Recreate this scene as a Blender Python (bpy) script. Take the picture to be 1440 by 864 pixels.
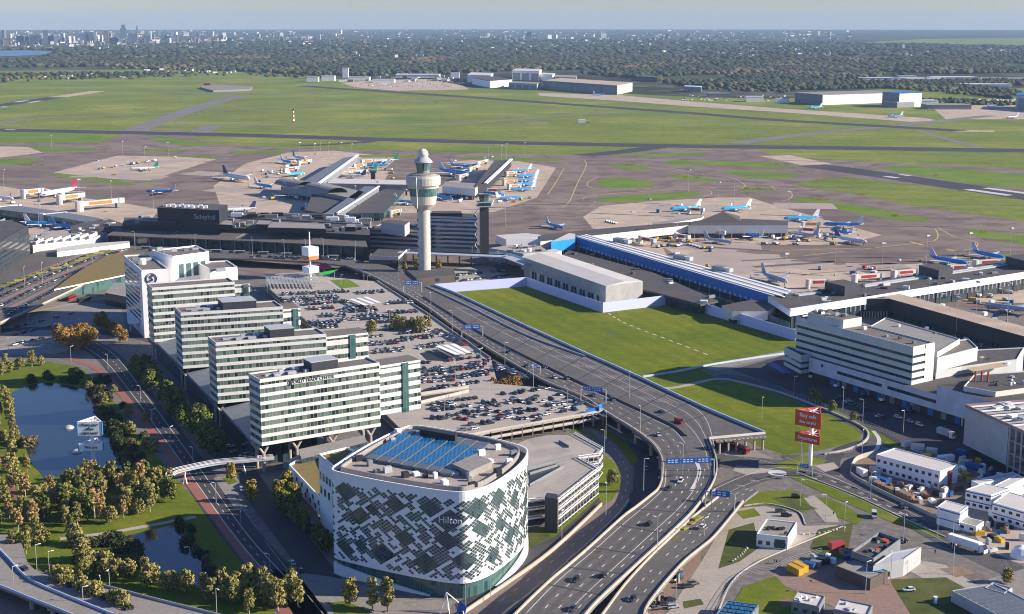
import bpy, math, random
import numpy as np
from mathutils import Vector, Matrix, geometry, noise
for _o in list(bpy.data.objects): bpy.data.objects.remove(_o)
SC = bpy.context.scene
HAZE_D = 2.8e-5
COL = SC.collection
RND = random.Random(7)
# ------------------------------------------------------------------ camera, sky, sun, exposure
FPX, PITCH, CAMH = 2000.0, math.radians(11.42), 200.0
cam = bpy.data.cameras.new("camera"); camo = bpy.data.objects.new("camera", cam); COL.objects.link(camo)
camo.location = (0, 0, CAMH); camo.rotation_euler = (math.pi/2 - PITCH, 0, 0)
cam.sensor_width = 36; cam.lens = FPX/1440*36; cam.clip_start = 1; cam.clip_end = 90000
SC.camera = camo
SUN_EL, SUN_DIR = math.radians(23), Vector((1.0, -0.07, 0)).normalized()
w = bpy.data.worlds.new("World"); SC.world = w; w.use_nodes = True
nt = w.node_tree; nt.nodes.clear()
sky = nt.nodes.new("ShaderNodeTexSky"); sky.sky_type = 'NISHITA'; sky.sun_disc = False
sky.sun_elevation = SUN_EL; sky.sun_rotation = math.atan2(SUN_DIR.x, SUN_DIR.y)
sky.air_density = 1.2; sky.dust_density = 0.05; sky.ozone_density = 5.0; sky.altitude = 0
bg = nt.nodes.new("ShaderNodeBackground"); bg.inputs[1].default_value = 0.07
wo = nt.nodes.new("ShaderNodeOutputWorld")
tint = nt.nodes.new('ShaderNodeMix'); tint.data_type = 'RGBA'; tint.blend_type = 'MULTIPLY'; tint.inputs[0].default_value = 1; tint.inputs[7].default_value = (.76, .83, 1.16, 1)
nt.links.new(sky.outputs[0], tint.inputs[6]); nt.links.new(tint.outputs[2], bg.inputs[0]); nt.links.new(bg.outputs[0], wo.inputs[0])
sl = bpy.data.lights.new("sun", 'SUN'); sl.energy = 5.0; sl.angle = math.radians(0.53); sl.color = (1.0, 0.89, 0.74)
so = bpy.data.objects.new("sun", sl); COL.objects.link(so)
_d = Vector((SUN_DIR.x*math.cos(SUN_EL), SUN_DIR.y*math.cos(SUN_EL), math.sin(SUN_EL)))
so.rotation_euler = _d.to_track_quat('Z', 'Y').to_euler(); so.location = (200, -100, 400)
vs = SC.view_settings; SC.display_settings.display_device = 'sRGB'
vs.view_transform = 'Standard'; vs.look = 'None'; vs.gamma = 1; vs.use_curve_mapping = False; vs.exposure = 0.95
SC.cycles.max_bounces = 5; SC.cycles.diffuse_bounces = 3; SC.cycles.glossy_bounces = 2
SC.cycles.transmission_bounces = 2; SC.cycles.volume_bounces = 1; SC.cycles.caustics_reflective = False
SC.cycles.use_denoising = True; SC.cycles.denoising_prefilter = 'ACCURATE'; SC.cycles.filter_width = 1.05

# ------------------------------------------------------------------ measuring: where a sight line meets height z
CP, SP = math.cos(PITCH), math.sin(PITCH)
def G(x, y, z=0.0):
    u = (x-720)/FPX; v = (y-432)/FPX
    t = (z-CAMH)/(-SP - v*CP)
    return Vector((u*t, (CP - v*SP)*t, z))
def GP(pts, z=0.0): return [G(x, y, z) for x, y in pts]

# ------------------------------------------------------------------ materials
MATS = {}
def _nodes(name):
    m = bpy.data.materials.new(name); m.use_nodes = True
    n = m.node_tree; b = n.nodes["Principled BSDF"]
    return m, n, b
def lnk(n, a, b): n.links.new(a, b)
def nd(n, t, **kw):
    x = n.nodes.new(t)
    for k, v in kw.items():
        if isinstance(k, str) and hasattr(x, k): setattr(x, k, v)
    return x
def mixc(n, fac, a, b, mode='MIX'):
    x = nd(n, "ShaderNodeMix", data_type='RGBA', blend_type=mode)
    for s, v in ((x.inputs[0], fac), (x.inputs[6], a), (x.inputs[7], b)):
        if hasattr(v, 'is_linked') or hasattr(v, 'links'): lnk(n, v, s)
        else: s.default_value = v if isinstance(v, (int, float)) else (*v, 1)
    return x.outputs[2]
def mth(n, op, a, b=None, c=None):
    x = nd(n, "ShaderNodeMath", operation=op)
    for i, v in enumerate((a, b, c)):
        if v is None: continue
        if isinstance(v, (int, float)): x.inputs[i].default_value = v
        else: lnk(n, v, x.inputs[i])
    return x.outputs[0]
def ramp(n, fac, stops):
    r = nd(n, "ShaderNodeValToRGB"); e = r.color_ramp.elements
    while len(e) < len(stops): e.new(0.5)
    for q, (p, c) in zip(e, stops): q.position = p; q.color = (*c, 1) if len(c) == 3 else c
    lnk(n, fac, r.inputs[0]); return r.outputs[0]
def ntex(n, scale, detail=4, coord='Object', rough=.6, dist=0):
    tc = nd(n, "ShaderNodeTexCoord"); t = nd(n, "ShaderNodeTexNoise")
    t.inputs["Scale"].default_value = scale; t.inputs["Detail"].default_value = detail
    t.inputs["Roughness"].default_value = rough; t.inputs["Distortion"].default_value = dist
    if coord == 'World':
        g = nd(n, "ShaderNodeNewGeometry"); lnk(n, g.outputs["Position"], t.inputs["Vector"])
    else: lnk(n, tc.outputs[coord], t.inputs["Vector"])
    return t.outputs["Fac"]
def mat(name, c, r=.8, c2=None, s=.15, c3=None, s3=.9, metal=0, island=0, lo=.35, hi=.65, spec=.3, coat=0, objr=0):
    """plain procedural surface: base colour c mottled with c2 at scale s and a finer c3 at scale s3"""
    if name in MATS: return MATS[name]
    m, n, b = _nodes(name)
    out = None
    c2 = c2 or tuple(x*.8 for x in c)
    f = ramp(n, ntex(n, s, 5, 'World'), [(lo, (0, 0, 0)), (hi, (1, 1, 1))])
    out = mixc(n, f, c, c2)
    if c3:
        f3 = ramp(n, ntex(n, s3, 3, 'World'), [(.45, (0, 0, 0)), (.7, (1, 1, 1))])
        out = mixc(n, f3, out, c3)
    if island:
        g = nd(n, "ShaderNodeNewGeometry")
        v = mth(n, 'MULTIPLY_ADD', g.outputs["Random Per Island"], 2*island, 1-island)
        cc = nd(n, "ShaderNodeCombineColor")
        for i in range(3): lnk(n, v, cc.inputs[i])
        out = mixc(n, 1.0, out, cc.outputs[0], 'MULTIPLY')
    if objr:
        g = nd(n, "ShaderNodeObjectInfo")
        v = mth(n, 'MULTIPLY_ADD', g.outputs["Random"], 2*objr, 1-objr)
        cc = nd(n, "ShaderNodeCombineColor")
        for i in range(3): lnk(n, v, cc.inputs[i])
        out = mixc(n, 1.0, out, cc.outputs[0], 'MULTIPLY')
    lnk(n, out, b.inputs["Base Color"])
    b.inputs["Roughness"].default_value = r; b.inputs["Metallic"].default_value = metal
    b.inputs["Specular IOR Level"].default_value = spec
    if coat: b.inputs["Coat Weight"].default_value = coat
    MATS[name] = m; return m
def glassy(name, c1, c2, pw=1.8, ph=3.6, r=.12, thr=.5, frame=(.25, .27, .27), fw=.08, spec=.6, c3=None):
    """a glazed strip: panes pw wide, each dark or with its blind down, thin mullions"""
    if name in MATS: return MATS[name]
    m, n, b = _nodes(name)
    uv = nd(n, "ShaderNodeUVMap"); sp = nd(n, "ShaderNodeSeparateXYZ"); lnk(n, uv.outputs[0], sp.inputs[0])
    u = mth(n, 'DIVIDE', sp.outputs[0], pw); v = mth(n, 'DIVIDE', sp.outputs[1], ph)
    cb = nd(n, "ShaderNodeCombineXYZ"); lnk(n, mth(n, 'FLOOR', u), cb.inputs[0]); lnk(n, mth(n, 'FLOOR', v), cb.inputs[1])
    wn = nd(n, "ShaderNodeTexWhiteNoise", noise_dimensions='2D'); lnk(n, cb.outputs[0], wn.inputs[0])
    nz = nd(n, "ShaderNodeTexNoise"); nz.inputs["Scale"].default_value = .23; lnk(n, cb.outputs[0], nz.inputs["Vector"])
    k = mth(n, 'ADD', mth(n, 'MULTIPLY', wn.outputs[0], .55), mth(n, 'MULTIPLY', nz.outputs["Fac"], .9))
    stops = [(thr+.06, c1), (thr+.2, c2)] + ([(thr+.45, c3)] if c3 else [])
    col = ramp(n, k, stops)
    fr = mth(n, 'FRACT', u)
    edge = mth(n, 'LESS_THAN', fr, fw/pw)
    col = mixc(n, edge, col, frame)
    lnk(n, col, b.inputs["Base Color"]); b.inputs["Roughness"].default_value = r
    b.inputs["Specular IOR Level"].default_value = spec
    MATS[name] = m; return m
def ribbed(name, c, c2, period=1.0, duty=.5, axis=1, r=.6, s=.2):
    """profiled cladding or board courses: lines every `period` metres along UV axis"""
    if name in MATS: return MATS[name]
    m, n, b = _nodes(name)
    uv = nd(n, "ShaderNodeUVMap"); sp = nd(n, "ShaderNodeSeparateXYZ"); lnk(n, uv.outputs[0], sp.inputs[0])
    f = mth(n, 'LESS_THAN', mth(n, 'FRACT', mth(n, 'DIVIDE', sp.outputs[axis], period)), duty)
    col = mixc(n, f, c, c2)
    f2 = ramp(n, ntex(n, s, 4, 'World'), [(.35, (.86, .86, .86)), (.7, (1.05, 1.05, 1.05))])
    col = mixc(n, 1.0, col, f2, 'MULTIPLY')
    lnk(n, col, b.inputs["Base Color"]); b.inputs["Roughness"].default_value = r
    b.inputs["Specular IOR Level"].default_value = .3
    MATS[name] = m; return m

# ------------------------------------------------------------------ mesh building
WL = {}     # world location of every empty used as a parent
def wloc(o):
    p = Vector((0, 0, 0))
    while o is not None:
        p += WL.get(o.name, Vector((0, 0, 0))); o = o.parent
    return p
class MB:
    def __init__(s): s.v = []; s.f = []; s.m = []; s.uv = {}
    def add(s, vs, fs, mi=0):
        k = len(s.v); s.v += [tuple(p) for p in vs]
        for f in fs: s.f.append(tuple(i+k for i in f)); s.m.append(mi)
    def quad(s, a, b, c, d, mi=0): s.add([a, b, c, d], [(0, 1, 2, 3)], mi)
    def tri(s, a, b, c, mi=0): s.add([a, b, c], [(0, 1, 2)], mi)
    def box(s, x, y, z, sx, sy, sz, rot=0, mi=0, top=None):
        """z is the bottom"""
        c, q = math.cos(rot), math.sin(rot); P = []
        for zz in (z, z+sz):
            for ax, ay in ((-1, -1), (1, -1), (1, 1), (-1, 1)):
                dx, dy = ax*sx/2, ay*sy/2
                P.append((x+dx*c-dy*q, y+dx*q+dy*c, zz))
        s.add(P, [(3, 2, 1, 0)], mi); s.f.pop(); s.m.pop(); k = len(s.v)-8
        for f in ((3, 2, 1, 0), (0, 1, 5, 4), (1, 2, 6, 5), (2, 3, 7, 6), (3, 0, 4, 7)): s.f.append(tuple(i+k for i in f)); s.m.append(mi)
        s.f.append((k+4, k+5, k+6, k+7)); s.m.append(mi if top is None else top)
    def prism(s, pts, z0, z1, mi=0, top=None, bottom=True):
        """vertical prism over polygon pts; z0/z1 may be lists (one height per point)"""
        pts = [Vector((p[0], p[1], 0)) for p in pts]
        n = len(pts)
        area = sum(pts[i].x*pts[(i+1) % n].y - pts[(i+1) % n].x*pts[i].y for i in range(n))
        Z0 = z0 if isinstance(z0, (list, tuple)) else [z0]*n; Z1 = z1 if isinstance(z1, (list, tuple)) else [z1]*n
        if area < 0: pts = pts[::-1]; Z0 = Z0[::-1]; Z1 = Z1[::-1]
        V = [(p.x, p.y, z) for p, z in zip(pts, Z0)] + [(p.x, p.y, z) for p, z in zip(pts, Z1)]
        k = len(s.v); s.v += V
        for i in range(n): j = (i+1) % n; s.f.append((k+i, k+j, k+n+j, k+n+i)); s.m.append(mi)
        t = mi if top is None else top
        if n <= 4:
            s.f.append(tuple(k+n+i for i in range(n))); s.m.append(t)
            if bottom: s.f.append(tuple(k+i for i in reversed(range(n)))); s.m.append(mi)
        else:
            for a, b, c in geometry.tessellate_polygon([pts]):
                A, B, C_ = pts[a], pts[b], pts[c]
                if (B-A).cross(C_-A).z < 0: b, c = c, b
                s.f.append((k+n+a, k+n+b, k+n+c)); s.m.append(t)
                if bottom: s.f.append((k+c, k+b, k+a)); s.m.append(mi)
    def sheet(s, pts, z=None, mi=0):
        pts = [Vector((p[0], p[1], p[2] if z is None else z)) for p in pts]; k = len(s.v); s.v += [tuple(p) for p in pts]
        for a, b, c in geometry.tessellate_polygon([pts]):
            if (pts[b]-pts[a]).cross(pts[c]-pts[a]).z < 0: b, c = c, b
            s.f.append((k+a, k+b, k+c)); s.m.append(mi)
    def cyl(s, x, y, z0, z1, r0, r1=None, n=10, mi=0, cap=True, top=None):
        r1 = r0 if r1 is None else r1; V = []
        for z, r in ((z0, r0), (z1, r1)):
            V += [(x+r*math.cos(2*math.pi*i/n), y+r*math.sin(2*math.pi*i/n), z) for i in range(n)]
        s.add(V, [(i, (i+1) % n, n+(i+1) % n, n+i) for i in range(n)], mi)
        if cap:
            k = len(s.v)-2*n; s.f.append(tuple(k+n+i for i in range(n))); s.m.append(mi if top is None else top)
    def lathe(s, prof, x=0, y=0, n=24, mi=0):
        V = []
        for r, z in prof: V += [(x+r*math.cos(2*math.pi*i/n), y+r*math.sin(2*math.pi*i/n), z) for i in range(n)]
        F = []
        for k in range(len(prof)-1):
            F += [(k*n+i, k*n+(i+1) % n, (k+1)*n+(i+1) % n, (k+1)*n+i) for i in range(n)]
        s.add(V, F, mi)
        k = len(s.v)-n; s.f.append(tuple(k+i for i in range(n))); s.m.append(mi)
    def tube(s, a, b, r, r1=None, n=6, mi=0, caps=False):
        a, b = Vector(a), Vector(b); r1 = r if r1 is None else r1
        d = (b-a); 
        if d.length < 1e-6: return
        q = d.to_track_quat('Z', 'Y'); X, Y = q @ Vector((1, 0, 0)), q @ Vector((0, 1, 0)); V = []
        for p, rr in ((a, r), (b, r1)):
            V += [p + X*rr*math.cos(2*math.pi*i/n) + Y*rr*math.sin(2*math.pi*i/n) for i in range(n)]
        F = [(i, (i+1) % n, n+(i+1) % n, n+i) for i in range(n)]
        if caps: F += [tuple(range(n-1, -1, -1)), tuple(range(n, 2*n))]
        s.add(V, F, mi)
    def bar(s, a, b, wd, h, mi=0):
        """a rectangular beam from a to b (bottom centre line), width wd, height h"""
        a, b = Vector(a), Vector(b); d = (b-a); d2 = Vector((d.x, d.y, 0))
        if d2.length < 1e-6: return
        n = Vector((-d2.y, d2.x, 0)).normalized()*wd/2; U = Vector((0, 0, h))
        P = [a-n, b-n, b+n, a+n]; P = P + [p+U for p in P]
        s.add(P, [(3, 2, 1, 0), (4, 5, 6, 7), (0, 1, 5, 4), (1, 2, 6, 5), (2, 3, 7, 6), (3, 0, 4, 7)], mi)
    def strip(s, L, R, mi=0):
        k = len(s.v); n = len(L); s.v += [tuple(p) for p in L] + [tuple(p) for p in R]
        for i in range(n-1): s.f.append((k+i, k+n+i, k+n+i+1, k+i+1)); s.m.append(mi)
    def build(s, name, mats, parent=None, smooth=False):
        me = bpy.data.meshes.new(name); off = wloc(parent) if parent is not None else Vector((0, 0, 0))
        V = np.array(s.v, dtype=float).reshape(-1, 3) - np.array(off)
        me.from_pydata(V.tolist(), [], s.f)
        if not isinstance(mats, (list, tuple)): mats = [mats]
        for q in mats: me.materials.append(q)
        if len(mats) > 1: me.polygons.foreach_set("material_index", s.m)
        if smooth: me.polygons.foreach_set("use_smooth", [True]*len(s.f))
        uvl = me.uv_layers.new(name="UVMap"); W = np.array(s.v, dtype=float).reshape(-1, 3); out = []
        for f in s.f:
            a, b, c = W[f[0]], W[f[1]], W[f[2]]
            nx, ny, nz = np.cross(b-a, c-a)
            h = math.hypot(nx, ny)
            if h > abs(nz)*.5 and h > 0:
                tx, ty = -ny/h, nx/h
                if tx < -1e-6 or (abs(tx) <= 1e-6 and ty < 0): tx, ty = -tx, -ty
                for i in f: out += (W[i][0]*tx + W[i][1]*ty, W[i][2])
            else:
                for i in f: out += (W[i][0], W[i][1])
        uvl.data.foreach_set("uv", out)
        me.validate(); me.update()
        o = bpy.data.objects.new(name, me); COL.objects.link(o)
        if parent is not None: o.parent = parent
        return o
def tag(o, label=None, cat=None, group=None, kind=None):
    if label: o["label"] = label
    if cat: o["category"] = cat
    if group: o["group"] = group
    if kind: o["kind"] = kind
    return o
def thing(name, label, cat, loc=(0, 0, 0), group=None):
    o = bpy.data.objects.new(name, None); COL.objects.link(o); o.location = loc; o.empty_display_size = 2
    WL[o.name] = Vector(loc)
    return tag(o, label, cat, group)
KIDS = {}
def dup(root, loc, rz=0, label=None, group=None, scale=None, mats=None):
    """a copy of a thing, its parts and their sub-parts"""
    if root.name not in KIDS: KIDS[root.name] = [(c, list(c.children)) for c in root.children]
    r = root.copy(); COL.objects.link(r); r.location = loc; r.rotation_euler = (0, 0, rz); r.hide_render = False
    if scale: r.scale = scale if not isinstance(scale, (int, float)) else (scale,)*3
    if label: r["label"] = label
    if group: r["group"] = group
    for c, gs in KIDS[root.name]:
        d = c.copy(); COL.objects.link(d); d.parent = r; d.hide_render = False
        for g in gs:
            e = g.copy(); COL.objects.link(e); e.parent = d
    return r
def drop(root):
    """remove a prototype that was only a pattern for copies"""
    for c in list(root.children):
        for g in list(c.children): bpy.data.objects.remove(g)
        bpy.data.objects.remove(c)
    bpy.data.objects.remove(root)
def struct(name, mb, m): return tag(mb.build(name, m), kind='structure')
def ground(name, pts, m, z=0.02, kind='structure'):
    """a level sheet whose outline is given by measured sight points"""
    b = MB(); b.sheet(GP(pts, z)); o = b.build(name, m); o["kind"] = kind; return o
def smooth(P, k=6):
    P = [Vector(p) for p in P]; out = []
    for i in range(len(P)-1):
        a = P[max(i-1, 0)]; b = P[i]; c = P[i+1]; d = P[min(i+2, len(P)-1)]
        for j in range(k):
            t = j/k
            out.append(.5*((2*b)+(c-a)*t+(2*a-5*b+4*c-d)*t*t+(3*b-a-3*c+d)*t*t*t))
    out.append(P[-1]); return out
def offs(P, d):
    out = []
    for i in range(len(P)):
        t = P[min(i+1, len(P)-1)]-P[max(i-1, 0)]; n = Vector((-t.y, t.x, 0))
        n = n.normalized() if n.length > 0 else n
        out.append(P[i]+n*d)
    return out
def ribbon(name, pts, wd, m, z=0.03, k=6, kind='structure'):
    P = smooth(GP(pts, z), k); b = MB(); b.strip(offs(P, wd/2), offs(P, -wd/2)); o = b.build(name, m); o["kind"] = kind; return o
def resample(P, step):
    out = [P[0]]; acc = 0
    for a, b in zip(P, P[1:]):
        d = (b-a).length; s = step-acc
        while s <= d: out.append(a.lerp(b, s/d)); s += step
        acc = (acc+d) % step
    return out
# ------------------------------------------------------------------ materials of the setting
def terrain_mat():
    m, n, b = _nodes("terrain")
    a = ntex(n, .0011, 8, 'World', .62); f = ntex(n, .012, 4, 'World', .7)
    c = ramp(n, a, [(.36, (.030, .04, .02)), (.47, (.04, .05, .026)), (.5, (.09, .09, .07)), (.56, (.10, .095, .08)), (.6, (.05, .07, .028)), (.7, (.07, .10, .035))])
    g = ramp(n, f, [(.35, (.5, .5, .5)), (.65, (1.3, 1.3, 1.25))])
    lnk(n, mixc(n, 1.0, c, g, 'MULTIPLY'), b.inputs["Base Color"]); b.inputs["Roughness"].default_value = .95
    b.inputs["Specular IOR Level"].default_value = .1
    return m
def grass_mat(name, c1, c2, c3, s=.02, stripes=None):
    m, n, b = _nodes(name)
    a = ramp(n, ntex(n, s, 6, 'World', .65), [(.35, c1), (.55, c2), (.72, c3)])
    f = ramp(n, ntex(n, s*18, 3, 'World', .7), [(.3, (.78, .78, .78)), (.7, (1.18, 1.18, 1.12))])
    col = mixc(n, 1.0, a, f, 'MULTIPLY')
    if stripes:
        dx, dy, per, amt = stripes
        g = nd(n, "ShaderNodeNewGeometry"); sp = nd(n, "ShaderNodeSeparateXYZ"); lnk(n, g.outputs["Position"], sp.inputs[0])
        q = mth(n, 'ADD', mth(n, 'MULTIPLY', sp.outputs[0], dx/per), mth(n, 'MULTIPLY', sp.outputs[1], dy/per))
        q = mth(n, 'ADD', q, mth(n, 'MULTIPLY', ntex(n, .03, 2, 'World'), .6))
        sn = mth(n, 'SINE', mth(n, 'MULTIPLY', q, 6.283))
        v = mth(n, 'MULTIPLY_ADD', sn, amt, 1.0)
        cc = nd(n, "ShaderNodeCombineColor")
        for i in range(3): lnk(n, v, cc.inputs[i])
        col = mixc(n, 1.0, col, cc.outputs[0], 'MULTIPLY')
    lnk(n, col, b.inputs["Base Color"]); b.inputs["Roughness"].default_value = .9; b.inputs["Specular IOR Level"].default_value = .15
    MATS[name] = m; return m
M_TERR = terrain_mat()
M_AGRASS = grass_mat("airfield grass", (.12, .165, .024), (.18, .21, .034), (.30, .275, .065), .004, (.25, 1, 60, .06))
M_ISLE = grass_mat("taxiway island grass", (.10, .175, .018), (.14, .21, .022), (.19, .22, .04), .02)
M_PLOT = grass_mat("plot grass", (.092, .132, .007), (.14, .168, .009), (.20, .19, .02), .012, (.93, .37, 13, .06))
M_LAWN = grass_mat("park grass", (.085, .125, .008), (.13, .16, .012), (.19, .18, .025), .05)
M_ROUGH = grass_mat("rough grass", (.055, .075, .018), (.09, .10, .028), (.13, .12, .045), .09)
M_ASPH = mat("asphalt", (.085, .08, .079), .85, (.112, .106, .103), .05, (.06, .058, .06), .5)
M_ASPH2 = mat("deck asphalt", (.105, .096, .09), .85, (.135, .124, .115), .03, (.085, .078, .075), .5)
M_APRON = mat("apron asphalt", (.165, .117, .092), .85, (.245, .19, .15), .005, (.115, .082, .07), .03)
M_STAND = mat("concrete stand", (.46, .355, .265), .85, (.37, .29, .22), .012, (.52, .41, .31), .05)
M_TAXI = mat("taxiway", (.19, .17, .155), .85, (.15, .135, .125), .02, (.22, .2, .18), .08)
M_RWY = mat("runway", (.046, .042, .05), .8, (.062, .057, .062), .01)
M_CONC = mat("concrete", (.40, .35, .29), .85, (.33, .29, .245), .12, (.40, .36, .31), .9)
M_PAVE = mat("paving", (.25, .225, .20), .85, (.20, .185, .165), .08, (.29, .26, .23), .6)
M_PLAZA = mat("pale paving", (.36, .315, .265), .85, (.30, .265, .22), .1, (.40, .35, .30), .7)
M_REDPAVE = mat("brick paving", (.26, .165, .125), .9, (.22, .15, .115), .12, (.29, .20, .155), .8)
M_BIKE = mat("red cycle path", (.30, .115, .09), .85, (.26, .11, .085), .2)
M_SOIL = mat("bare soil", (.24, .165, .11), .95, (.19, .13, .09), .2, (.28, .2, .14), .8)
M_SAND = mat("sand yard", (.42, .345, .27), .95, (.36, .29, .225), .12, (.46, .38, .30), .6)
M_URBAN = mat("yard paving", (.17, .15, .132), .9, (.13, .115, .105), .03, (.21, .19, .165), .3)
M_WHITE = mat("white road paint", (.60, .58, .54), .7)
M_YEL = mat("yellow paint", (.55, .42, .16), .7)
M_OLDWHITE = mat("worn paint", (.42, .39, .35), .8)
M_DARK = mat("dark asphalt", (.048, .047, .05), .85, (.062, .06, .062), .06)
def water_mat():
    m, n, b = _nodes("pond water")
    b.inputs["Base Color"].default_value = (.018, .026, .030, 1); b.inputs["Roughness"].default_value = .1
    b.inputs["Specular IOR Level"].default_value = .75
    bp = nd(n, "ShaderNodeBump"); bp.inputs["Strength"].default_value = .12; bp.inputs["Distance"].default_value = .15
    lnk(n, ntex(n, .5, 4, 'World'), bp.inputs["Height"]); lnk(n, bp.outputs[0], b.inputs["Normal"])
    return m
M_WATER = water_mat()

# ------------------------------------------------------------------ ground to the horizon, and the air over it
b = MB(); R_ = 30500; NA = 96
rings = [0, 300, 800, 1500, 3000, 6000, 12000, 20000, R_]
b.v.append((0, 0, 0))
for r in rings[1:]: b.v += [(r*math.cos(2*math.pi*i/NA), r*math.sin(2*math.pi*i/NA), 0) for i in range(NA)]
for i in range(NA): b.f.append((0, 1+i, 1+(i+1) % NA)); b.m.append(0)
for k in range(len(rings)-2):
    for i in range(NA): j = (i+1) % NA; b.f.append((1+k*NA+i, 1+(k+1)*NA+i, 1+(k+1)*NA+j, 1+k*NA+j)); b.m.append(0)
struct("ground", b, M_TERR)
hm = bpy.data.materials.new("haze"); hm.use_nodes = True; n = hm.node_tree; n.nodes.clear()
pv = nd(n, "ShaderNodeVolumePrincipled"); pv.inputs["Color"].default_value = (.40, .58, .84, 1); pv.inputs["Density"].default_value = HAZE_D
pv.inputs["Anisotropy"].default_value = 0.0
ho = nd(n, "ShaderNodeOutputMaterial"); lnk(n, pv.outputs[0], ho.inputs["Volume"])
b = MB(); b.box(0, 0, -1, 61600, 61600, 300)
o = b.build("haze", hm); tag(o, kind='stuff')

# ------------------------------------------------------------------ airfield
ground("airfield_grass", [(-160, 126), (0, 121), (110, 116), (280, 111), (480, 111), (560, 116), (700, 126), (800, 128), (960, 136), (1100, 140), (1200, 128), (1300, 122), (1440, 124), (1600, 128), (1700, 340), (1300, 330), (900, 240), (400, 225), (-200, 260)], M_AGRASS, .02)
ground("apron", [(-160, 201), (0, 201), (140, 201), (170, 190), (180, 183), (260, 183), (275, 196), (300, 203), (410, 208), (500, 211), (720, 217), (880, 219), (940, 209), (1060, 210), (1084, 217), (1156, 224.5), (1258, 229), (1440, 238), (1600, 247), (1640, 420), (1440, 440), (1100, 430), (800, 405), (700, 400), (380, 400), (60, 340), (-160, 330)], M_APRON, .05)
def isle(pts, m=None, z=.09): ground("grass_verge", pts, m or M_ISLE, z)
for pts in (
 [(-60, 186), (0, 186), (110, 187), (160, 195), (140, 200), (0, 200), (-60, 200)],
 [(-50, 224), (0, 224), (61, 223), (38, 230.5), (0, 232), (-50, 233)],
 [(38, 204.6), (140, 209), (122, 212.7), (58, 212.7)],
 [(64, 244.5), (107, 246), (163, 253.5), (193, 260), (176, 261), (132, 255), (92, 251)],
 [(163, 218), (229, 219), (316, 220.4), (295, 223.4), (255, 220.8)],
 [(196, 209), (262, 211.5), (244, 214), (204, 213)], [(201, 254.7), (224, 255.5), (209, 258)],
 [(200, 193), (240, 193), (300, 204), (270, 206), (230, 201)],
 [(321, 213), (400, 212), (400, 216.5), (330, 216.5)], [(502, 218), (589, 219.5), (584, 221.5), (508, 222)],
 [(645, 222), (720, 222), (791, 224), (788, 226.7), (720, 226.7), (653, 225)],
 [(855, 232), (883, 230), (918, 237), (898, 239.5), (868, 236)],
 [(837, 260), (845, 252), (878, 250.4), (913, 254.7), (923, 260), (911, 263.6), (862, 265)],
 [(832, 280), (862, 276.4), (913, 272.6), (964, 270), (990, 272.6), (979, 276.4), (923, 281.5), (872, 284.5), (842, 284)],
 [(934, 247), (954, 245), (995, 251), (1013, 254), (997, 256.5), (964, 253.5)],
 [(931, 228), (949, 225.5), (1000, 226.7), (1080, 228), (1128, 235.6), (1080, 236), (1000, 233), (949, 232.6)],
 [(1016, 242), (1036, 239.5), (1080, 241), (1131, 246), (1110, 251), (1080, 251.7), (1050, 250)],
 [(1035, 266.7), (1048, 263.6), (1085, 264.5), (1085, 269), (1048, 269)],
 [(888, 219), (918, 216.5), (1000, 215), (987, 219), (898, 221)],
 [(1233, 235.6), (1283, 233), (1440, 246), (1520, 251), (1520, 275), (1440, 265), (1360, 258.5), (1258, 241)],
 [(1113, 260), (1151, 252), (1187, 249), (1273, 258.6), (1347, 267.5), (1424, 279), (1540, 297), (1540, 327), (1440, 312), (1355, 299), (1273, 288), (1192, 271), (1131, 263.6)],
 [(1110, 280), (1126, 277.6), (1182, 285), (1258, 298), (1311, 308), (1299, 312), (1258, 309.5), (1192, 298), (1131, 285)],
 [(1356, 324.7), (1365, 322), (1440, 332.4), (1520, 343), (1520, 358), (1440, 345), (1398, 338.7), (1365, 330)],
 [(1380, 356.6), (1421, 358), (1418, 363), (1406, 364)]): isle(pts, M_AGRASS if len(pts) > 12 else None)
def rib(name, pts, wd, m, z): ribbon(name, pts, wd, m, z)
rib("taxiway", [(-60, 180), (0, 174), (35, 168), (100, 164.5), (170, 162), (255, 158.5)], 26, M_TAXI, .06)
rib("taxiway", [(186, 184), (253, 160), (307, 143), (340, 135)], 46, M_TAXI, .07)
rib("taxiway", [(340, 135), (400, 133), (480, 131.5)], 26, M_TAXI, .06)
rib("taxiway", [(143, 128.5), (233, 129), (335, 135)], 24, M_TAXI, .06)
rib("taxiway", [(253, 160), (330, 154), (480, 147), (613, 140), (647, 137)], 30, M_APRON, .062)
rib("taxiway", [(240, 174.5), (480, 175.7), (613, 175), (713, 169), (800, 162), (893, 157)], 24, M_TAXI, .064)
rib("taxiway", [(1037, 202), (1100, 193), (1193, 183), (1260, 177), (1353, 167), (1393, 163)], 34, M_TAXI, .066)
rib("taxiway", [(276, 188), (300, 177)], 40, M_TAXI, .068)
rib("taxiway", [(1290, 183), (1330, 195), (1380, 209)], 16, M_TAXI, .068)
rib("taxiway", [(930, 206), (880, 213), (820, 219)], 40, M_RWY, .07)
rib("taxiway", [(480, 195), (520, 199), (470, 203), (420, 205)], 24, M_RWY, .07)
rib("runway", [(-80, 181), (0, 183), (330, 190), (480, 194.5), (700, 200.5), (960, 205.5), (1200, 208.5), (1440, 212), (1560, 214)], 66, M_RWY, .10)
rib("runway", [(423, 121), (480, 125), (640, 135.5), (800, 147), (960, 158.5), (1100, 169.5), (1300, 181), (1350, 184.5)], 50, M_RWY, .11)
rib("taxiway", [(1338, 184), (1398, 185)], 40, M_STAND, .105)
rib("runway", [(-60, 157), (0, 148.5), (80, 137)], 50, M_RWY, .11)
rib("runway_threshold", [(80, 137), (138, 128.5)], 48, M_STAND, .108)
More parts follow.
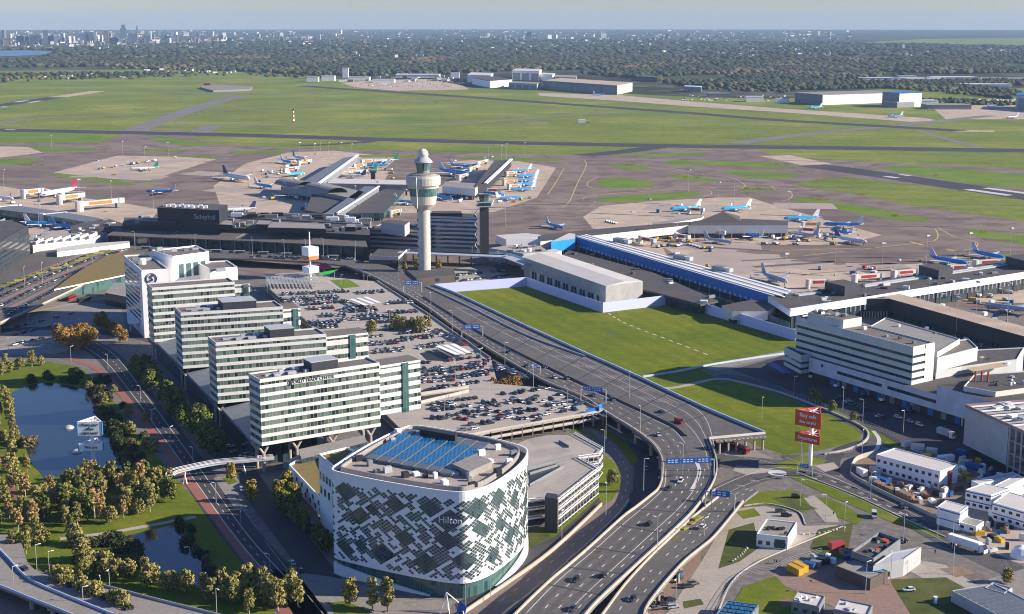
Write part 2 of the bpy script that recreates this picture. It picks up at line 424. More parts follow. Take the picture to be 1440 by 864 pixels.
rib("runway", [(1141, 232.5), (1200, 240.5), (1300, 255), (1440, 276), (1560, 294)], 52, M_RWY, .11)
rib("taxiway", [(1090, 219), (1150, 232)], 50, M_STAND, .10)
# touchdown marks on the runways
mb = MB()
def mark(px, wd, z, P=None):
    Q = GP(px, z); mb.strip(offs(Q, wd/2), offs(Q, -wd/2))
for a, bb in (((22, 144), (38, 141.6)), ((41, 144.5), (57, 142)), ((2, 151), (8, 150))): mark([a, bb], 14, .14)
for a, bb, w_ in (((1245, 248), (1262, 250.5), 10), ((1266, 245.5), (1280, 247.5), 8), ((1360, 266.5), (1420, 275), 13), ((1386, 264.5), (1450, 273), 12), ((8, 182.5), (22, 183), 10)): mark([a, bb], w_, .14)
struct("runway_marking", mb, M_WHITE)
# concrete stands
for pts in (
 [(75, 243), (165, 219), (255, 221), (305, 224), (210, 254), (160, 252)],
 [(300, 262), (345, 230), (405, 215), (470, 212), (560, 222), (540, 238), (660, 225), (720, 225), (782, 236), (755, 278), (690, 300), (560, 300), (520, 300), (330, 300), (310, 290)],
 [(-100, 262), (0, 262), (90, 275), (180, 287), (225, 295), (210, 312), (100, 330), (-100, 330)],
 [(845, 290), (905, 284), (1010, 278), (1055, 278), (1100, 292), (1240, 331), (1180, 345), (1080, 345), (930, 345), (960, 400), (900, 380), (840, 330), (820, 305)],
 [(930, 346), (1085, 346), (1200, 375), (1290, 370), (1340, 362), (1440, 365), (1560, 380), (1560, 430), (1240, 420), (1100, 415), (1010, 395)],
 [(-60, 205), (40, 207), (60, 215), (0, 222), (-60, 222)]):
    ground("aircraft_stand", pts, M_STAND, .075)
for pts in ([(480, 117), (520, 113), (600, 111.5), (650, 120), (660, 126), (560, 128), (500, 123)], [(755, 131), (870, 134), (960, 142), (1100, 153), (1300, 166), (1320, 170), (1280, 171.5), (1100, 158), (960, 149), (870, 142), (760, 135)], [(1310, 150), (1400, 147), (1500, 150), (1500, 168), (1330, 168)]):
    ground("hangar_apron", pts, M_STAND, .06)
ground("apron_patch", [(555, 232), (640, 229), (672, 232), (620, 262), (575, 268), (535, 262)], M_APRON, .082)
ground("apron_patch", [(990, 348), (1070, 344), (1180, 345), (1250, 330), (1330, 350), (1345, 364), (1290, 371), (1200, 376)], M_APRON, .082)
# painted guide lines
mb = MB()
def line(px, wd=1.2, z=.12, k=6):
    P = smooth(GP(px, z), k); mb.strip(offs(P, wd/2), offs(P, -wd/2))
for px in ([(822, 225), (824, 234), (812, 258), (801, 283), (790, 292)], [(793, 237), (782, 256), (770, 274)], [(935, 262), (905, 266), (860, 268), (830, 264), (827, 256), (842, 249)], [(820, 282), (826, 277), (880, 271), (960, 267), (995, 268), (1000, 273), (985, 278)], [(720, 292), (790, 285), (850, 291), (900, 286), (980, 284)],
           [(1315, 322), (1319, 330), (1316, 337), (1300, 341), (1200, 352), (1130, 360)], [(1316, 318), (1340, 332), (1372, 340), (1372, 348), (1355, 352)], [(1085, 262), (1092, 267), (1112, 271), (1112, 279), (1100, 283)], [(940, 236), (960, 240), (990, 246), (1020, 248), (1040, 255), (1048, 263), (1030, 268)], [(1000, 352), (1100, 352), (1210, 349)]): line(px)
for px in ([(1280, 340), (1298, 345)], [(1332, 351), (1352, 355)]): line(px, 3.5)
o = struct("guide_line", mb, M_YEL)
# ------------------------------------------------------------------ near ground: yards, parks, ponds, roads at grade
ground("yard", [(-200, 330), (60, 335), (180, 345), (380, 395), (700, 398), (800, 400), (1100, 424), (1440, 436), (1640, 440), (1700, 560), (1640, 1000), (-300, 1000)], M_URBAN, .11)
ground("plot_grass", [(560, 420), (700, 388), (742, 396), (850, 436), (948, 424), (1118, 478), (1122, 495), (1000, 516), (950, 530), (905, 535), (780, 500), (640, 430)], M_PLOT, .15)
ground("plot_grass", [(905, 533), (985, 520), (1015, 535), (960, 560), (935, 550)], M_PLOT, .152)
ground("plot_grass", [(930, 560), (960, 545), (1030, 536), (1085, 552), (1130, 566), (1190, 590), (1212, 606), (1208, 620), (1150, 634), (1105, 640), (1060, 625), (1010, 600)], M_PLOT, .154)
ribbon("footpath", [(880, 543), (942, 546), (1000, 534), (1025, 533)], 4, M_CONC, .16)
mb = MB(); mb.sheet(GP([(848, 466), (860, 469), (872, 472), (858, 471)], .155)); struct("wet_patch", mb, mat("wet mud", (.10, .10, .085), .5))
# road round the plot and the fenced verge by the freight building
ribbon("road", [(1000, 520), (1060, 505), (1118, 494)], 9, M_PAVE, .165)
ribbon("road", [(1010, 528), (1060, 536), (1120, 560), (1180, 585), (1225, 610), (1222, 628), (1195, 638), (1150, 645), (1100, 652), (1040, 655), (1000, 650)], 9, M_ASPH, .17)
ground("freight_yard", [(1030, 520), (1120, 495), (1440, 640), (1440, 690), (1330, 680), (1240, 625), (1180, 585), (1100, 545)], M_DARK, .16)
ground("grass_verge", [(1135, 560), (1150, 563), (1200, 590), (1255, 620), (1280, 634), (1265, 634), (1215, 607)], M_LAWN, .18)
ground("site_yard", [(1200, 655), (1225, 640), (1290, 625), (1440, 690), (1500, 720), (1500, 790), (1420, 770), (1345, 735), (1260, 700), (1215, 680)], M_SOIL, .165)
ground("site_yard", [(1345, 720), (1400, 705), (1470, 700), (1520, 760), (1500, 800), (1420, 790), (1380, 765)], M_SAND, .17)
# roundabout roads
ribbon("road", [(1000, 700), (1040, 680), (1075, 668), (1120, 664), (1170, 676), (1230, 702), (1290, 735), (1345, 765), (1420, 800), (1520, 850)], 13, M_ASPH, .18)
ribbon("road", [(1110, 640), (1140, 664), (1200, 690), (1250, 712), (1300, 738), (1360, 768)], 9, M_ASPH, .183)
ribbon("road", [(1170, 668), (1172, 645), (1185, 632), (1215, 622)], 7, M_DARK, .182)
ribbon("road", [(1010, 640), (1060, 650), (1110, 660)], 16, M_ASPH, .181)
ground("footpath", [(1012, 628), (1060, 632), (1090, 646), (1020, 640)], M_PAVE, .19)
mb = MB(); c = G(1093, 666); mb.cyl(c.x, c.y, .1, .3, 4.2, n=20); struct("roundabout_island", mb, M_WHITE)
ground("grass_verge", [(1108, 670), (1130, 668), (1200, 695), (1270, 728), (1330, 752), (1322, 757), (1260, 737), (1200, 712), (1150, 690)], M_LAWN, .2)
ground("grass_verge", [(1030, 715), (1050, 696), (1080, 690), (1120, 690), (1140, 700), (1160, 712), (1130, 720), (1080, 710), (1050, 712)], M_LAWN, .2)
ground("grass_verge", [(1140, 700), (1165, 700), (1190, 712), (1215, 728), (1205, 738), (1180, 728)], M_LAWN, .2)
ground("grass_verge", [(1085, 655), (1130, 640), (1165, 648), (1140, 656), (1110, 662)], M_LAWN, .195)
ground("path", [(1040, 715), (1075, 712), (1120, 722), (1130, 740), (1180, 738), (1150, 752), (1120, 765), (1060, 790), (1020, 820), (1000, 870), (960, 900), (900, 900), (940, 860), (980, 800), (1010, 750)], M_PLAZA, .185)
ground("path", [(1130, 700), (1145, 697), (1175, 722), (1180, 735), (1160, 735)], M_PLAZA, .205)
ground("grass_verge", [(1025, 745), (1060, 735), (1068, 770), (1040, 790), (1010, 800)], M_ROUGH, .21)
ground("grass_verge", [(1035, 720), (1060, 715), (1070, 725), (1045, 730)], M_LAWN, .21)
ground("brick_yard", [(1100, 795), (1160, 790), (1260, 800), (1300, 830), (1330, 870), (1230, 880), (1130, 835), (1080, 815)], M_REDPAVE, .19)
ground("brick_yard", [(900, 800), (950, 770), (985, 760), (985, 800), (950, 830), (930, 870), (860, 900), (840, 880)], M_REDPAVE, .18)
ground("grass_verge", [(1030, 850), (1045, 825), (1090, 810), (1110, 830), (1150, 840), (1130, 900), (1020, 900)], M_LAWN, .215)
ground("grass_verge", [(1250, 815), (1330, 812), (1400, 850), (1400, 900), (1290, 880)], M_ROUGH, .2)
ground("grass_verge", [(1150, 745), (1200, 735), (1190, 785), (1150, 790), (1140, 770)], M_ROUGH, .192)
ground("solar_yard", [(1335, 830), (1440, 800), (1500, 820), (1500, 900), (1380, 900)], M_PAVE, .19)
ground("path", [(1230, 775), (1330, 795), (1400, 840), (1440, 870), (1380, 850), (1300, 815)], M_PLAZA, .196)
# between the hotel and the motorway
ground("grass_verge", [(742, 745), (790, 740), (830, 705), (842, 665), (850, 640), (868, 655), (876, 680), (862, 705), (830, 730), (780, 770), (742, 780)], M_LAWN, .19)
ground("grass_verge", [(845, 600), (880, 620), (900, 650), (885, 655), (860, 635), (830, 612), (800, 608), (820, 600)], M_LAWN, .19)
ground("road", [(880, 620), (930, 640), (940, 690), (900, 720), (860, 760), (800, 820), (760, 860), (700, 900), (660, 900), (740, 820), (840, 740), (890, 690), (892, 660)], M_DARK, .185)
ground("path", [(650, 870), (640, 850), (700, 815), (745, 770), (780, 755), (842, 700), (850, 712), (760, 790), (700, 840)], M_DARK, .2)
# the park on the left
ground("park_lawn", [(-200, 498), (0, 508), (62, 508), (112, 516), (150, 550), (192, 612), (238, 660), (262, 690), (300, 722), (352, 800), (388, 850), (370, 920), (-300, 920)], M_LAWN, .15)
ground("pond", [(10, 558), (22, 549), (45, 541), (70, 538), (100, 543), (135, 552), (140, 572), (150, 600), (160, 615), (174, 632), (188, 656), (160, 661), (100, 669), (62, 672), (45, 652), (25, 603), (12, 577)], M_WATER, .2)
ground("pond", [(168, 756), (215, 745), (256, 735), (262, 760), (290, 790), (314, 822), (290, 829), (240, 816), (200, 797), (180, 778)], M_WATER, .2)
ribbon("path", [(84, 758), (150, 750), (200, 741), (276, 727)], 3.2, M_CONC, .21)
ribbon("path", [(0, 640), (12, 660), (18, 690), (28, 705)], 2.5, M_BIKE, .2)
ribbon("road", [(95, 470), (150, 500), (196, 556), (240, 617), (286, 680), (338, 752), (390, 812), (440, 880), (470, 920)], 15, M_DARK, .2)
ribbon("cycle_path", [(58, 497), (110, 508), (150, 530), (225, 622), (262, 672), (300, 722), (345, 782), (392, 848), (430, 905)], 4.4, M_BIKE, .205)
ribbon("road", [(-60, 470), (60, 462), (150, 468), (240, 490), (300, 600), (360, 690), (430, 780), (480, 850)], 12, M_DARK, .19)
ground("path", [(300, 672), (330, 668), (345, 690), (330, 700), (350, 720), (330, 715)], M_PAVE, .21)
ground("grass_verge", [(312, 673), (326, 670), (335, 678), (322, 682)], M_LAWN, .22)
ground("plaza", [(380, 800), (470, 812), (560, 838), (640, 845), (600, 900), (430, 900)], M_PAVE, .2)
ground("grass_verge", [(462, 848), (485, 845), (520, 860), (515, 880), (478, 880)], M_LAWN, .24)
ground("tram_yard", [(-100, 440), (60, 420), (170, 430), (180, 480), (60, 500), (-100, 495)], M_PAVE, .17)
# kerb-side strips and markings
mb = MB()
def dash(px, wd=.35, z=.24, on=3, off=6, P=None):
    P = resample(smooth(GP(px, z), 8), 1.0) if P is None else P
    i = 0
    while i + on < len(P):
        seg = P[i:i+on+1]; mb.strip(offs(seg, wd/2), offs(seg, -wd/2)); i += on+off
def solid(px, wd=.3, z=.24):
    P = smooth(GP(px, z), 8); mb.strip(offs(P, wd/2), offs(P, -wd/2))
for px in ([(1120, 664), (1170, 676), (1230, 702), (1290, 735), (1345, 765)], [(95, 470), (150, 500), (196, 556), (240, 617), (286, 680), (338, 752), (390, 812), (440, 880)], [(1150, 668), (1200, 690), (1250, 712), (1300, 738)]): dash(px)
for px in ([(1000, 690), (1040, 672), (1075, 661), (1110, 658), (1160, 668), (1196, 682)], [(104, 468), (158, 497), (205, 556), (250, 617), (296, 680), (348, 752), (402, 812)], [(86, 472), (142, 503), (187, 556), (231, 617), (277, 680), (328, 752), (380, 812)]): solid(px, .35)
P = smooth(GP([(1228, 606), (1236, 618), (1232, 632), (1215, 640)], .24), 8); mb.strip(offs(P, 1.0), offs(P, -1.0))
struct("road_marking", mb, M_WHITE)
mb = MB(); dash([(850, 437), (880, 455), (940, 478), (1000, 501)], 1.0, .17, 5, 5); struct("plot_marking", mb, M_WHITE)
# kerbs and low walls round the plot road
def wall(name, px, h, wd, m, label, cat, z=.1, k=6, group=None):
    P = smooth(GP(px, z), k); b = MB()
    L, R = offs(P, wd/2), offs(P, -wd/2); U = Vector((0, 0, h))
    b.strip([p+U for p in L], [p+U for p in R]); b.strip(R, L); b.strip([p+U for p in R], R); b.strip(L, [p+U for p in L])
    o = b.build(name, m); tag(o, label, cat, group); return o
M_KERB = mat("kerb stone", (.50, .46, .41), .8)
wall("kerb_wall", [(1020, 534), (1080, 548), (1130, 565), (1190, 590), (1219, 607), (1216, 622), (1190, 634), (1158, 640)], .9, .8, M_KERB, "pale concrete kerb wall curving round the lower grass plot", "kerb wall")
wall("site_wall", [(1196, 662), (1200, 672), (1240, 694), (1300, 722), (1350, 745)], 1.6, .3, M_KERB, "pale concrete hoarding along the edge of the site offices yard", "wall")
wall("site_wall", [(1196, 662), (1205, 648), (1230, 640)], 2.2, .3, M_KERB, "pale curved wall closing the top of the site offices yard", "wall")
# graphic outline of the plot, no real wall, built here as upright panels
M_OUTLINE = mat("pale lavender outline", (.52, .56, .82), .6, (.50, .54, .80), .02)
M_POST = mat("dark post", (.05, .05, .06), .6)
t = thing("plot_outline", "drawn pale lavender screen wall stepping round the far side of the green plot", "screen wall", G(742, 406))
def scr(a, b, h=7.2):
    m_ = MB(); A, B = G(*a, .1), G(*b, .1); m_.bar(A, B, .3, h); m_.build("panel", M_OUTLINE, t)
for a, b in (((610, 413), (740, 403)), ((740, 403), (847, 440)), ((847, 440), (948, 428)), ((948, 428), (1119, 480))): scr(a, b)
for a in ((740, 403), (847, 440), (948, 428)):
    m_ = MB(); q = G(*a, .1); m_.box(q.x, q.y, .1, .55, .55, 7.5); m_.build("post", M_POST, t)
M_LBLUE = mat("pale blue rail", (.50, .57, .72), .5)
wall("boundary_rail", [(904, 531), (950, 524), (1000, 514), (1050, 506), (1112, 497)], 1.0, 1.0, M_LBLUE, "pale blue low rail crossing the lower end of the green plot", "rail")

# ------------------------------------------------------------------ building helpers
def inset(P, d):
    P = [Vector((p[0], p[1])) for p in P]; n = len(P)
    if sum(P[i].x*P[(i+1) % n].y-P[(i+1) % n].x*P[i].y for i in range(n)) < 0: P = P[::-1]
    out = []
    for i in range(n):
        a, b, c = P[i-1], P[i], P[(i+1) % n]
        e, f = (b-a).normalized(), (c-b).normalized(); n1, n2 = Vector((-e.y, e.x)), Vector((-f.y, f.x))
        k = n1+n2; l = k.length
        k = k/l if l > 1e-6 else n1
        out.append(b+k*d/max(k.dot(n1), .35))
    return out
def para(z, A, B, C):
    """parallelogram footprint from three roof corners seen at height z"""
    a, b, c = G(*A, z), G(*B, z), G(*C, z); return [a, b, b+c-a, c]
def parapet(t, P, z, h, wd, m, name="parapet"):
    n = len(P); b = MB()
    for i in range(n):
        a, c = Vector((*P[i][:2], z)), Vector((*P[(i+1) % n][:2], z)); b.bar(a, c, wd, h)
    return b.build(name, m, t)
def banded(t, P, z0, z1, nf, wm, gm, rm, frac=.5, deep=.22, par=.7, base=None):
    """storeys of glazing between solid bands; the bands stand proud of the glass"""
    b = MB(); b.prism(inset(P, deep), z0+.02, z1-.05); b.build("glazing", gm, t)
    h = (z1-z0)/nf
    for i in range(nf+1):
        a = z0+i*h; e = min(a+h*frac, z1) if i < nf else z1
        if i == nf: a = z1-h*frac*.6
        b = MB(); b.prism(P, a, e, 0, 1 if i == nf else 0); b.build("spandrel", [wm, rm], t)
    if par: parapet(t, inset(P, .25), z1, par, .4, wm)
def solidb(t, P, z0, z1, wm, rm, par=.5, name="wall"):
    b = MB(); b.prism(P, z0, z1, 0, 1); b.build(name, [wm, rm], t)
    if par: parapet(t, inset(P, .2), z1, par, .35, wm)
def facade_boxes(t, a, b, z, h, w_, n, m, name="window", proud=.06, gap=.5, off=0):
    """a row of n windows, each its own part, on the wall from a to b (2-D points, wall on the left of a->b is inside)"""
    a, b = Vector((a[0], a[1], 0)), Vector((b[0], b[1], 0)); d = (b-a); L = d.length; d = d/L; nn = Vector((d.y, -d.x, 0))
    for i in range(n):
        c = a+d*(L*(i+.5)/n+off); k = MB(); q = nn*proud
        k.quad(c-d*w_/2+q+Vector((0, 0, z)), c+d*w_/2+q+Vector((0, 0, z)), c+d*w_/2+q+Vector((0, 0, z+h)), c-d*w_/2+q+Vector((0, 0, z+h)))
        s = nn*.001
        k.build(name, m, t)
def unit(b, x, y, z, sx, sy, sz, rot=0, mi=0): b.box(x, y, z, sx, sy, sz, rot, mi)
def text(t, s, size, p, nrm, m, ext=.06, name="lettering", align='CENTER', bold=0.0):
    c = bpy.data.curves.new(name, 'FONT'); c.body = s; c.size = size; c.extrude = ext; c.align_x = align; c.align_y = 'CENTER'; c.offset = bold
    c.materials.append(m); f_ = bpy.data.objects.new(name, c); COL.objects.link(f_)
    bpy.context.view_layer.update(); me = bpy.data.meshes.new_from_object(f_.evaluated_get(bpy.context.evaluated_depsgraph_get())); bpy.data.objects.remove(f_)
    o = bpy.data.objects.new(name, me); COL.objects.link(o)
    o.parent = t; o.location = Vector(p)-wloc(t); o.rotation_euler = (math.pi/2, 0, math.atan2(nrm[1], nrm[0])+math.pi/2); return o
M_WPANEL = mat("white panel", (.88, .87, .85), .45, (.83, .82, .80), .1)
M_WOFF = mat("off white cladding", (.66, .63, .57), .6, (.60, .57, .52), .12)
M_ROOF = mat("bitumen roof", (.17, .145, .125), .9, (.13, .115, .105), .12, (.2, .175, .15), .9)
M_ROOFD = mat("dark roof", (.085, .078, .074), .85, (.065, .06, .058), .06, (.105, .095, .09), .5)
M_ROOFG = mat("grey roof", (.27, .25, .225), .85, (.22, .205, .19), .08, (.30, .28, .25), .7)
M_ROOFW = mat("pale roof", (.58, .55, .50), .7, (.52, .49, .45), .06)
M_BLACK = mat("black cladding", (.022, .024, .03), .55, (.03, .032, .038), .2)
M_GREY = mat("grey metal", (.24, .26, .28), .5, (.19, .21, .23), .2, metal=.2)
M_LGREY = mat("light grey metal", (.46, .47, .48), .5, (.40, .41, .42), .2, metal=.1)
M_STEEL = mat("galvanised steel", (.50, .51, .52), .45, (.42, .43, .44), .3, metal=.3)
M_GLASS = glassy("green office glass", (.010, .018, .026), (.055, .078, .065), 1.8, 3.6, .1, .40, (.24, .26, .245), .22, c3=(.13, .18, .145))
M_GLASSD = glassy("dark glass", (.012, .02, .028), (.03, .05, .06), 2.2, 3.5, .08, .45, (.10, .12, .13), .1)
M_GLASST = glassy("teal glass", (.02, .05, .055), (.06, .13, .125), 2.5, 4, .08, .4, (.14, .2, .2), .15)

# ------------------------------------------------------------------ the hotel with the woven facade
HZ = 40.0
rim = [(470, 662), (500, 669), (540, 677), (600, 687), (640, 691.5), (663, 690), (690, 681), (715, 666), (734, 650), (742, 638), (740, 630), (722, 623), (690, 615), (650, 607.5), (604, 600), (582, 598), (566, 601), (530, 618), (500, 635), (475, 651), (467.5, 657)]
rimw = [G(x, y, HZ) for x, y in rim]
def closed_smooth(P, k=5):
    n = len(P); out = []
    for i in range(n):
        a, b, c, d = P[i-1], P[i], P[(i+1) % n], P[(i+2) % n]
        for j in range(k):
            t_ = j/k; out.append(.5*((2*b)+(c-a)*t_+(2*a-5*b+4*c-d)*t_*t_+(3*b-a-3*c+d)*t_*t_*t_))
    return out
OUT = [Vector((p.x, p.y)) for p in closed_smooth(rimw)]
LEN = [0]
for i in range(len(OUT)): LEN.append(LEN[-1]+(OUT[(i+1) % len(OUT)]-OUT[i]).length)
PER = LEN[-1]
import bisect
def on_rim(u, d=0.0):
    u = u % PER; i = min(bisect.bisect_right(LEN, u)-1, len(OUT)-1); a, b_ = OUT[i], OUT[(i+1) % len(OUT)]
    f = (u-LEN[i])/max(LEN[i+1]-LEN[i], 1e-6); p = a.lerp(b_, f); e = (b_-a).normalized()
    return p+Vector((e.y, -e.x))*d
hc = sum(OUT, Vector((0, 0)))/len(OUT)
hotel = thing("hotel", "white hotel with rounded corners and a woven pattern of dark diamond windows", "hotel", (hc.x, hc.y, 0))
Z0F = 6.2
b = MB(); b.prism(OUT, Z0F, HZ-2.2, 0, 1); b.build("facade", [M_WPANEL, M_ROOF], hotel)
b = MB(); IN = inset(OUT, 1.3); b.prism(IN, .1, Z0F+.02); b.build("glazed_base", M_GLASST, hotel)
# rim of the roof
b = MB(); n_ = len(OUT); I1 = inset(OUT, .5)
if (I1[0]-OUT[0]).length > 3: I1 = I1[::-1]
def ring(b, A, B, z0, z1):
    n = len(A)
    for i in range(n):
        j = (i+1) % n
        b.quad((*A[i], z0), (*A[j], z0), (*A[j], z1), (*A[i], z1)); b.quad((*B[j], z0), (*B[i], z0), (*B[i], z1), (*B[j], z1))
        b.quad((*A[i], z1), (*A[j], z1), (*B[j], z1), (*B[i], z1))
def ins2(d):
    Q = inset(OUT, d)
    return Q
ring(b, OUT, I1, HZ-2.25, HZ); b.build("parapet", M_WPANEL, hotel)
M_SEAM = ribbed("seamed metal", (.36, .33, .30), (.27, .25, .235), .8, .5, 0, .45)
I2, I3 = inset(OUT, 3.2), inset(OUT, 3.7)
b = MB(); ring(b, I2, I3, HZ-2.25, HZ+.7); b.build("inner_parapet", M_SEAM, hotel)
I4 = inset(OUT, 6)
b = MB(); b.prism(I3, HZ-2.2, HZ-.6); b.build("terrace", mat("timber terrace", (.36, .30, .25), .8, (.30, .255, .215), .3, (.42, .36, .3), 1.2), hotel)
# the saw-tooth atrium roof
M_SKY = ribbed("atrium blue glass", (.015, .11, .26), (.03, .20, .36), 1.5, .28, 0, .12)
M_ZINC = mat("zinc sheet", (.17, .19, .21), .45, (.14, .16, .18), .3, metal=.3)
zs = HZ-.4
qa, qb, qc = G(512, 647, zs), G(572, 606, zs), G(636, 671, zs)
NS = 7; dl = (qc-qa)/NS; dr = (qb-qa)
for i in range(NS):
    a = qa+dl*(i+.03); c = qa+dl*(i+.97)
    f0 = .0; f1 = 1.0
    lo, hi = Vector((0, 0, .9)), Vector((0, 0, 1.2))
    b = MB()
    A, B_, C_, D_ = a, c, c+dr, a+dr
    b.add([A+lo, B_+hi, C_+hi, D_+lo, A+Vector((0, 0, -1)), B_+Vector((0, 0, -1)), C_+Vector((0, 0, -1)), D_+Vector((0, 0, -1))], [(0, 1, 2, 3), (0, 4, 5, 1), (1, 5, 6, 2), (2, 6, 7, 3), (3, 7, 4, 0)])
    sr = b.build("skylight", M_ZINC, hotel)
    b = MB(); g0, g1 = .14, (.86 if i < 5 else .80)
    up = Vector((0, 0, .04)); e = (B_+hi-A-lo)
    def sp(s, r): return A+lo+e*s+dr*r+up
    if i == 6: g0, g1 = .3, .78
    b.quad(sp(.03, g0), sp(.97, g0), sp(.97, g1), sp(.03, g1))
    b.build("glass", M_SKY, sr)
b = MB(); a, c, d_ = G(636, 654, zs+2), G(668, 640, zs+2), G(660, 665, zs+2)
b.prism([a, c, c+d_-a, d_], zs-1, zs+2.4); b.build("plant_room", [M_ROOFG], hotel)
b = MB(); a, c, d_ = G(590, 608, zs+2), G(640, 617, zs+2), G(593, 604, zs+2)
b.prism([a, c, c+d_-a, d_], zs-1, zs+3.2); b.build("plant_screen", M_BLACK, hotel)
for x, y in ((655, 652), (677, 640), (648, 661), (700, 632), (640, 668), (612, 672), (598, 671), (585, 668), (530, 664), (570, 671), (625, 681), (665, 684), (700, 668), (716, 652), (722, 640), (505, 648), (552, 622), (660, 676), (660, 672), (520, 655), (545, 664), (690, 650), (560, 610)):
    b = MB(); q = G(x, y, HZ-.5); b.box(q.x, q.y, HZ-.6, RND.uniform(1.2, 3.0), RND.uniform(1.2, 3.0), RND.uniform(1, 3.0), .5); b.build("roof_unit", RND.choice([M_GREY, M_WPANEL, M_BLACK, M_LGREY]), hotel)
# windows: rhombic cells of the woven facade
WIN = random.Random(11); CU, CV = .94, .66
def cell(p, q): return ((p+q)*CU, (p-q)*CV+Z0F+.8)
rects = []; occ = set()
def put(p, q, w_, h_, gap=0):
    cs = [(p+i, q+j) for i in range(w_) for j in range(h_)]
    for c in cs:
        if c in occ: return False
        u, v = cell(*c)
        if v < Z0F+1.3 or v > HZ-3.2 or u < 0 or u > PER-2: return False
    for c in cs: occ.add(c)
    rects.append((p, q, w_, h_)); return True
def rnd_pq():
    u, v = WIN.uniform(0, PER), WIN.uniform(Z0F, HZ-2)-Z0F-.8
    s, d = u/CU, v/CV; return int((s+d)/2), int((s-d)/2)
US = 1.0
# a diamond that carries the name, near the front corner on the shaded side
def find_u(px, py, z):
    best = (1e9, 0)
    for i in range(int(PER*4)):
        p = on_rim(i/4); x = p; 
        d = Vector((p.x, p.y, z)); dep = d.y*CP-(z-CAMH)*SP; X = 720+FPX*d.x/dep; Y = 432-FPX*(d.y*SP+(z-CAMH)*CP)/dep
        e = abs(X-px)+abs(Y-py)*1.0
        if e < best[0]: best = (e, i/4)
    return best[1]
uN = find_u(632, 714, 35.0)
p0, q0 = round((uN/CU+(28.6-Z0F)/CV)/2), round((uN/CU-(28.6-Z0F)/CV)/2)
put(p0-4, q0-3, 7, 6)
big_c = []
for _ in range(2500):
    w_, h_ = WIN.choice([(6, 6), (5, 6), (6, 4), (5, 5), (6, 5), (4, 6)]); 
    if len(rects) > 50: break
    p_, q_ = rnd_pq(); u_, v_ = cell(p_, q_)
    if any(abs(u_-a_) < 11.5 and abs(v_-b2) < 7 for a_, b2 in big_c): continue
    if put(p_, q_, w_, h_): big_c.append((u_, v_))
for _ in range(560): put(*rnd_pq(), *WIN.choice([(3, 3), (3, 2), (2, 3), (4, 2), (2, 4), (2, 5), (6, 1), (9, 1), (1, 8), (3, 4)]))
for _ in range(3600):
    put(*rnd_pq(), *WIN.choice([(1, 1), (2, 1), (1, 2), (2, 2), (2, 2), (3, 1), (1, 3), (2, 3)]))
M_HWIN = glassy("hotel window", (.025, .048, .058), (.07, .10, .105), 1.6, 1.7, .1, .4, (.04, .06, .07), .1)
def rhomb(b, p, q, w_, h_, gap, d=.05):
    for i in range(w_):
        for j in range(h_):
            g = gap if (w_*h_ <= 2) else (.055 if w_*h_ < 12 else .01)
            us = [(p+i+g, q+j+g), (p+i+1-g, q+j+g), (p+i+1-g, q+j+1-g), (p+i+g, q+j+1-g)]
            P4 = []
            for s in us:
                u, v = cell(*s); c = on_rim(u, d); P4.append((c.x, c.y, v))
            b.quad(*P4[::-1])
order = sorted(rects, key=lambda r: -r[2]*r[3]); small = MB()
for k, r in enumerate(order):
    if k < 100:
        b = MB(); rhomb(b, *r, 0); b.build("window", M_HWIN, hotel)
    else: rhomb(small, *r, .07)
o = small.build("small_window", M_HWIN, hotel); o["kind"] = "stuff"
pn = on_rim(uN+.4, .12); e_ = (on_rim(uN+3)-on_rim(uN-3)).normalized(); nn = Vector((e_.y, -e_.x))
M_LETTER = mat("white lettering", (.85, .85, .85), .4)
text(hotel, "Hilton", 3.4, (*on_rim(uN+.2, .35), 29.4), nn, M_LETTER, .12)
# sloping white skirt at the foot of the shaded side, and band on the sunny side
def band(u0, u1, za, zb, d, m, name, nseg=30):
    b = MB(); L, R = [], []
    for i in range(nseg+1):
        f = i/nseg; u = u0+(u1-u0)*f; p = on_rim(u, d); 
        L.append(Vector((p.x, p.y, za[0]+(za[1]-za[0])*f))); R.append(Vector((p.x, p.y, zb[0]+(zb[1]-zb[0])*f)))
    b.strip(R, L); U = [Vector((*on_rim(u0+(u1-u0)*i/nseg, d-1.0), R[i].z)) for i in range(nseg+1)]; b.strip(U, R)
    return b.build(name, m, hotel)
uL, uF, uR = find_u(470, 662, HZ), find_u(657, 691, HZ), find_u(742, 638, HZ)
if uL > uF: uL -= PER
band(uL-2, uF-14, (.2, .2), (4.8, .5), .25, M_WPANEL, "skirt")
band(uF+15, uR+6, (.2, .2), (.5, 5.4), .15, M_WPANEL, "skirt")
# lower wing on the left, with sedum roof
M_SEDUM = mat("sedum roof", (.20, .145, .045), .95, (.15, .125, .045), .2, (.24, .17, .06), .8)
wing = [G(448, 641, 30), G(489, 631, 30), G(500, 636, 30), G(470, 659, 30)]
b = MB(); b.prism(wing, .2, 30, 0, 1); b.build("side_wing", [M_WPANEL, M_SEDUM], hotel); parapet(hotel, inset(wing, .3), 30, .8, .5, M_WPANEL)
lw = [G(406, 656, 10), G(416, 650, 10), G(450, 645, 10), G(470, 694, 10), G(469, 723, 10)]
b = MB(); b.prism(lw, 3, 10, 0, 1); b.build("low_wing", [M_WPANEL, M_SEDUM], hotel); parapet(hotel, inset(lw, .3), 10, .9, .5, M_WPANEL)
def wwin(a, b_, z, n, hh):
    facade_boxes(hotel, (a.x, a.y), (b_.x, b_.y), z, hh, 2.2, n, M_HWIN, "window")
wwin(lw[0], lw[4], 4, 9, 2.2); wwin(lw[0], lw[4], 7, 8, 2); wwin(wing[0], wing[3], 15, 4, 3); wwin(wing[0], wing[3], 21, 5, 3)

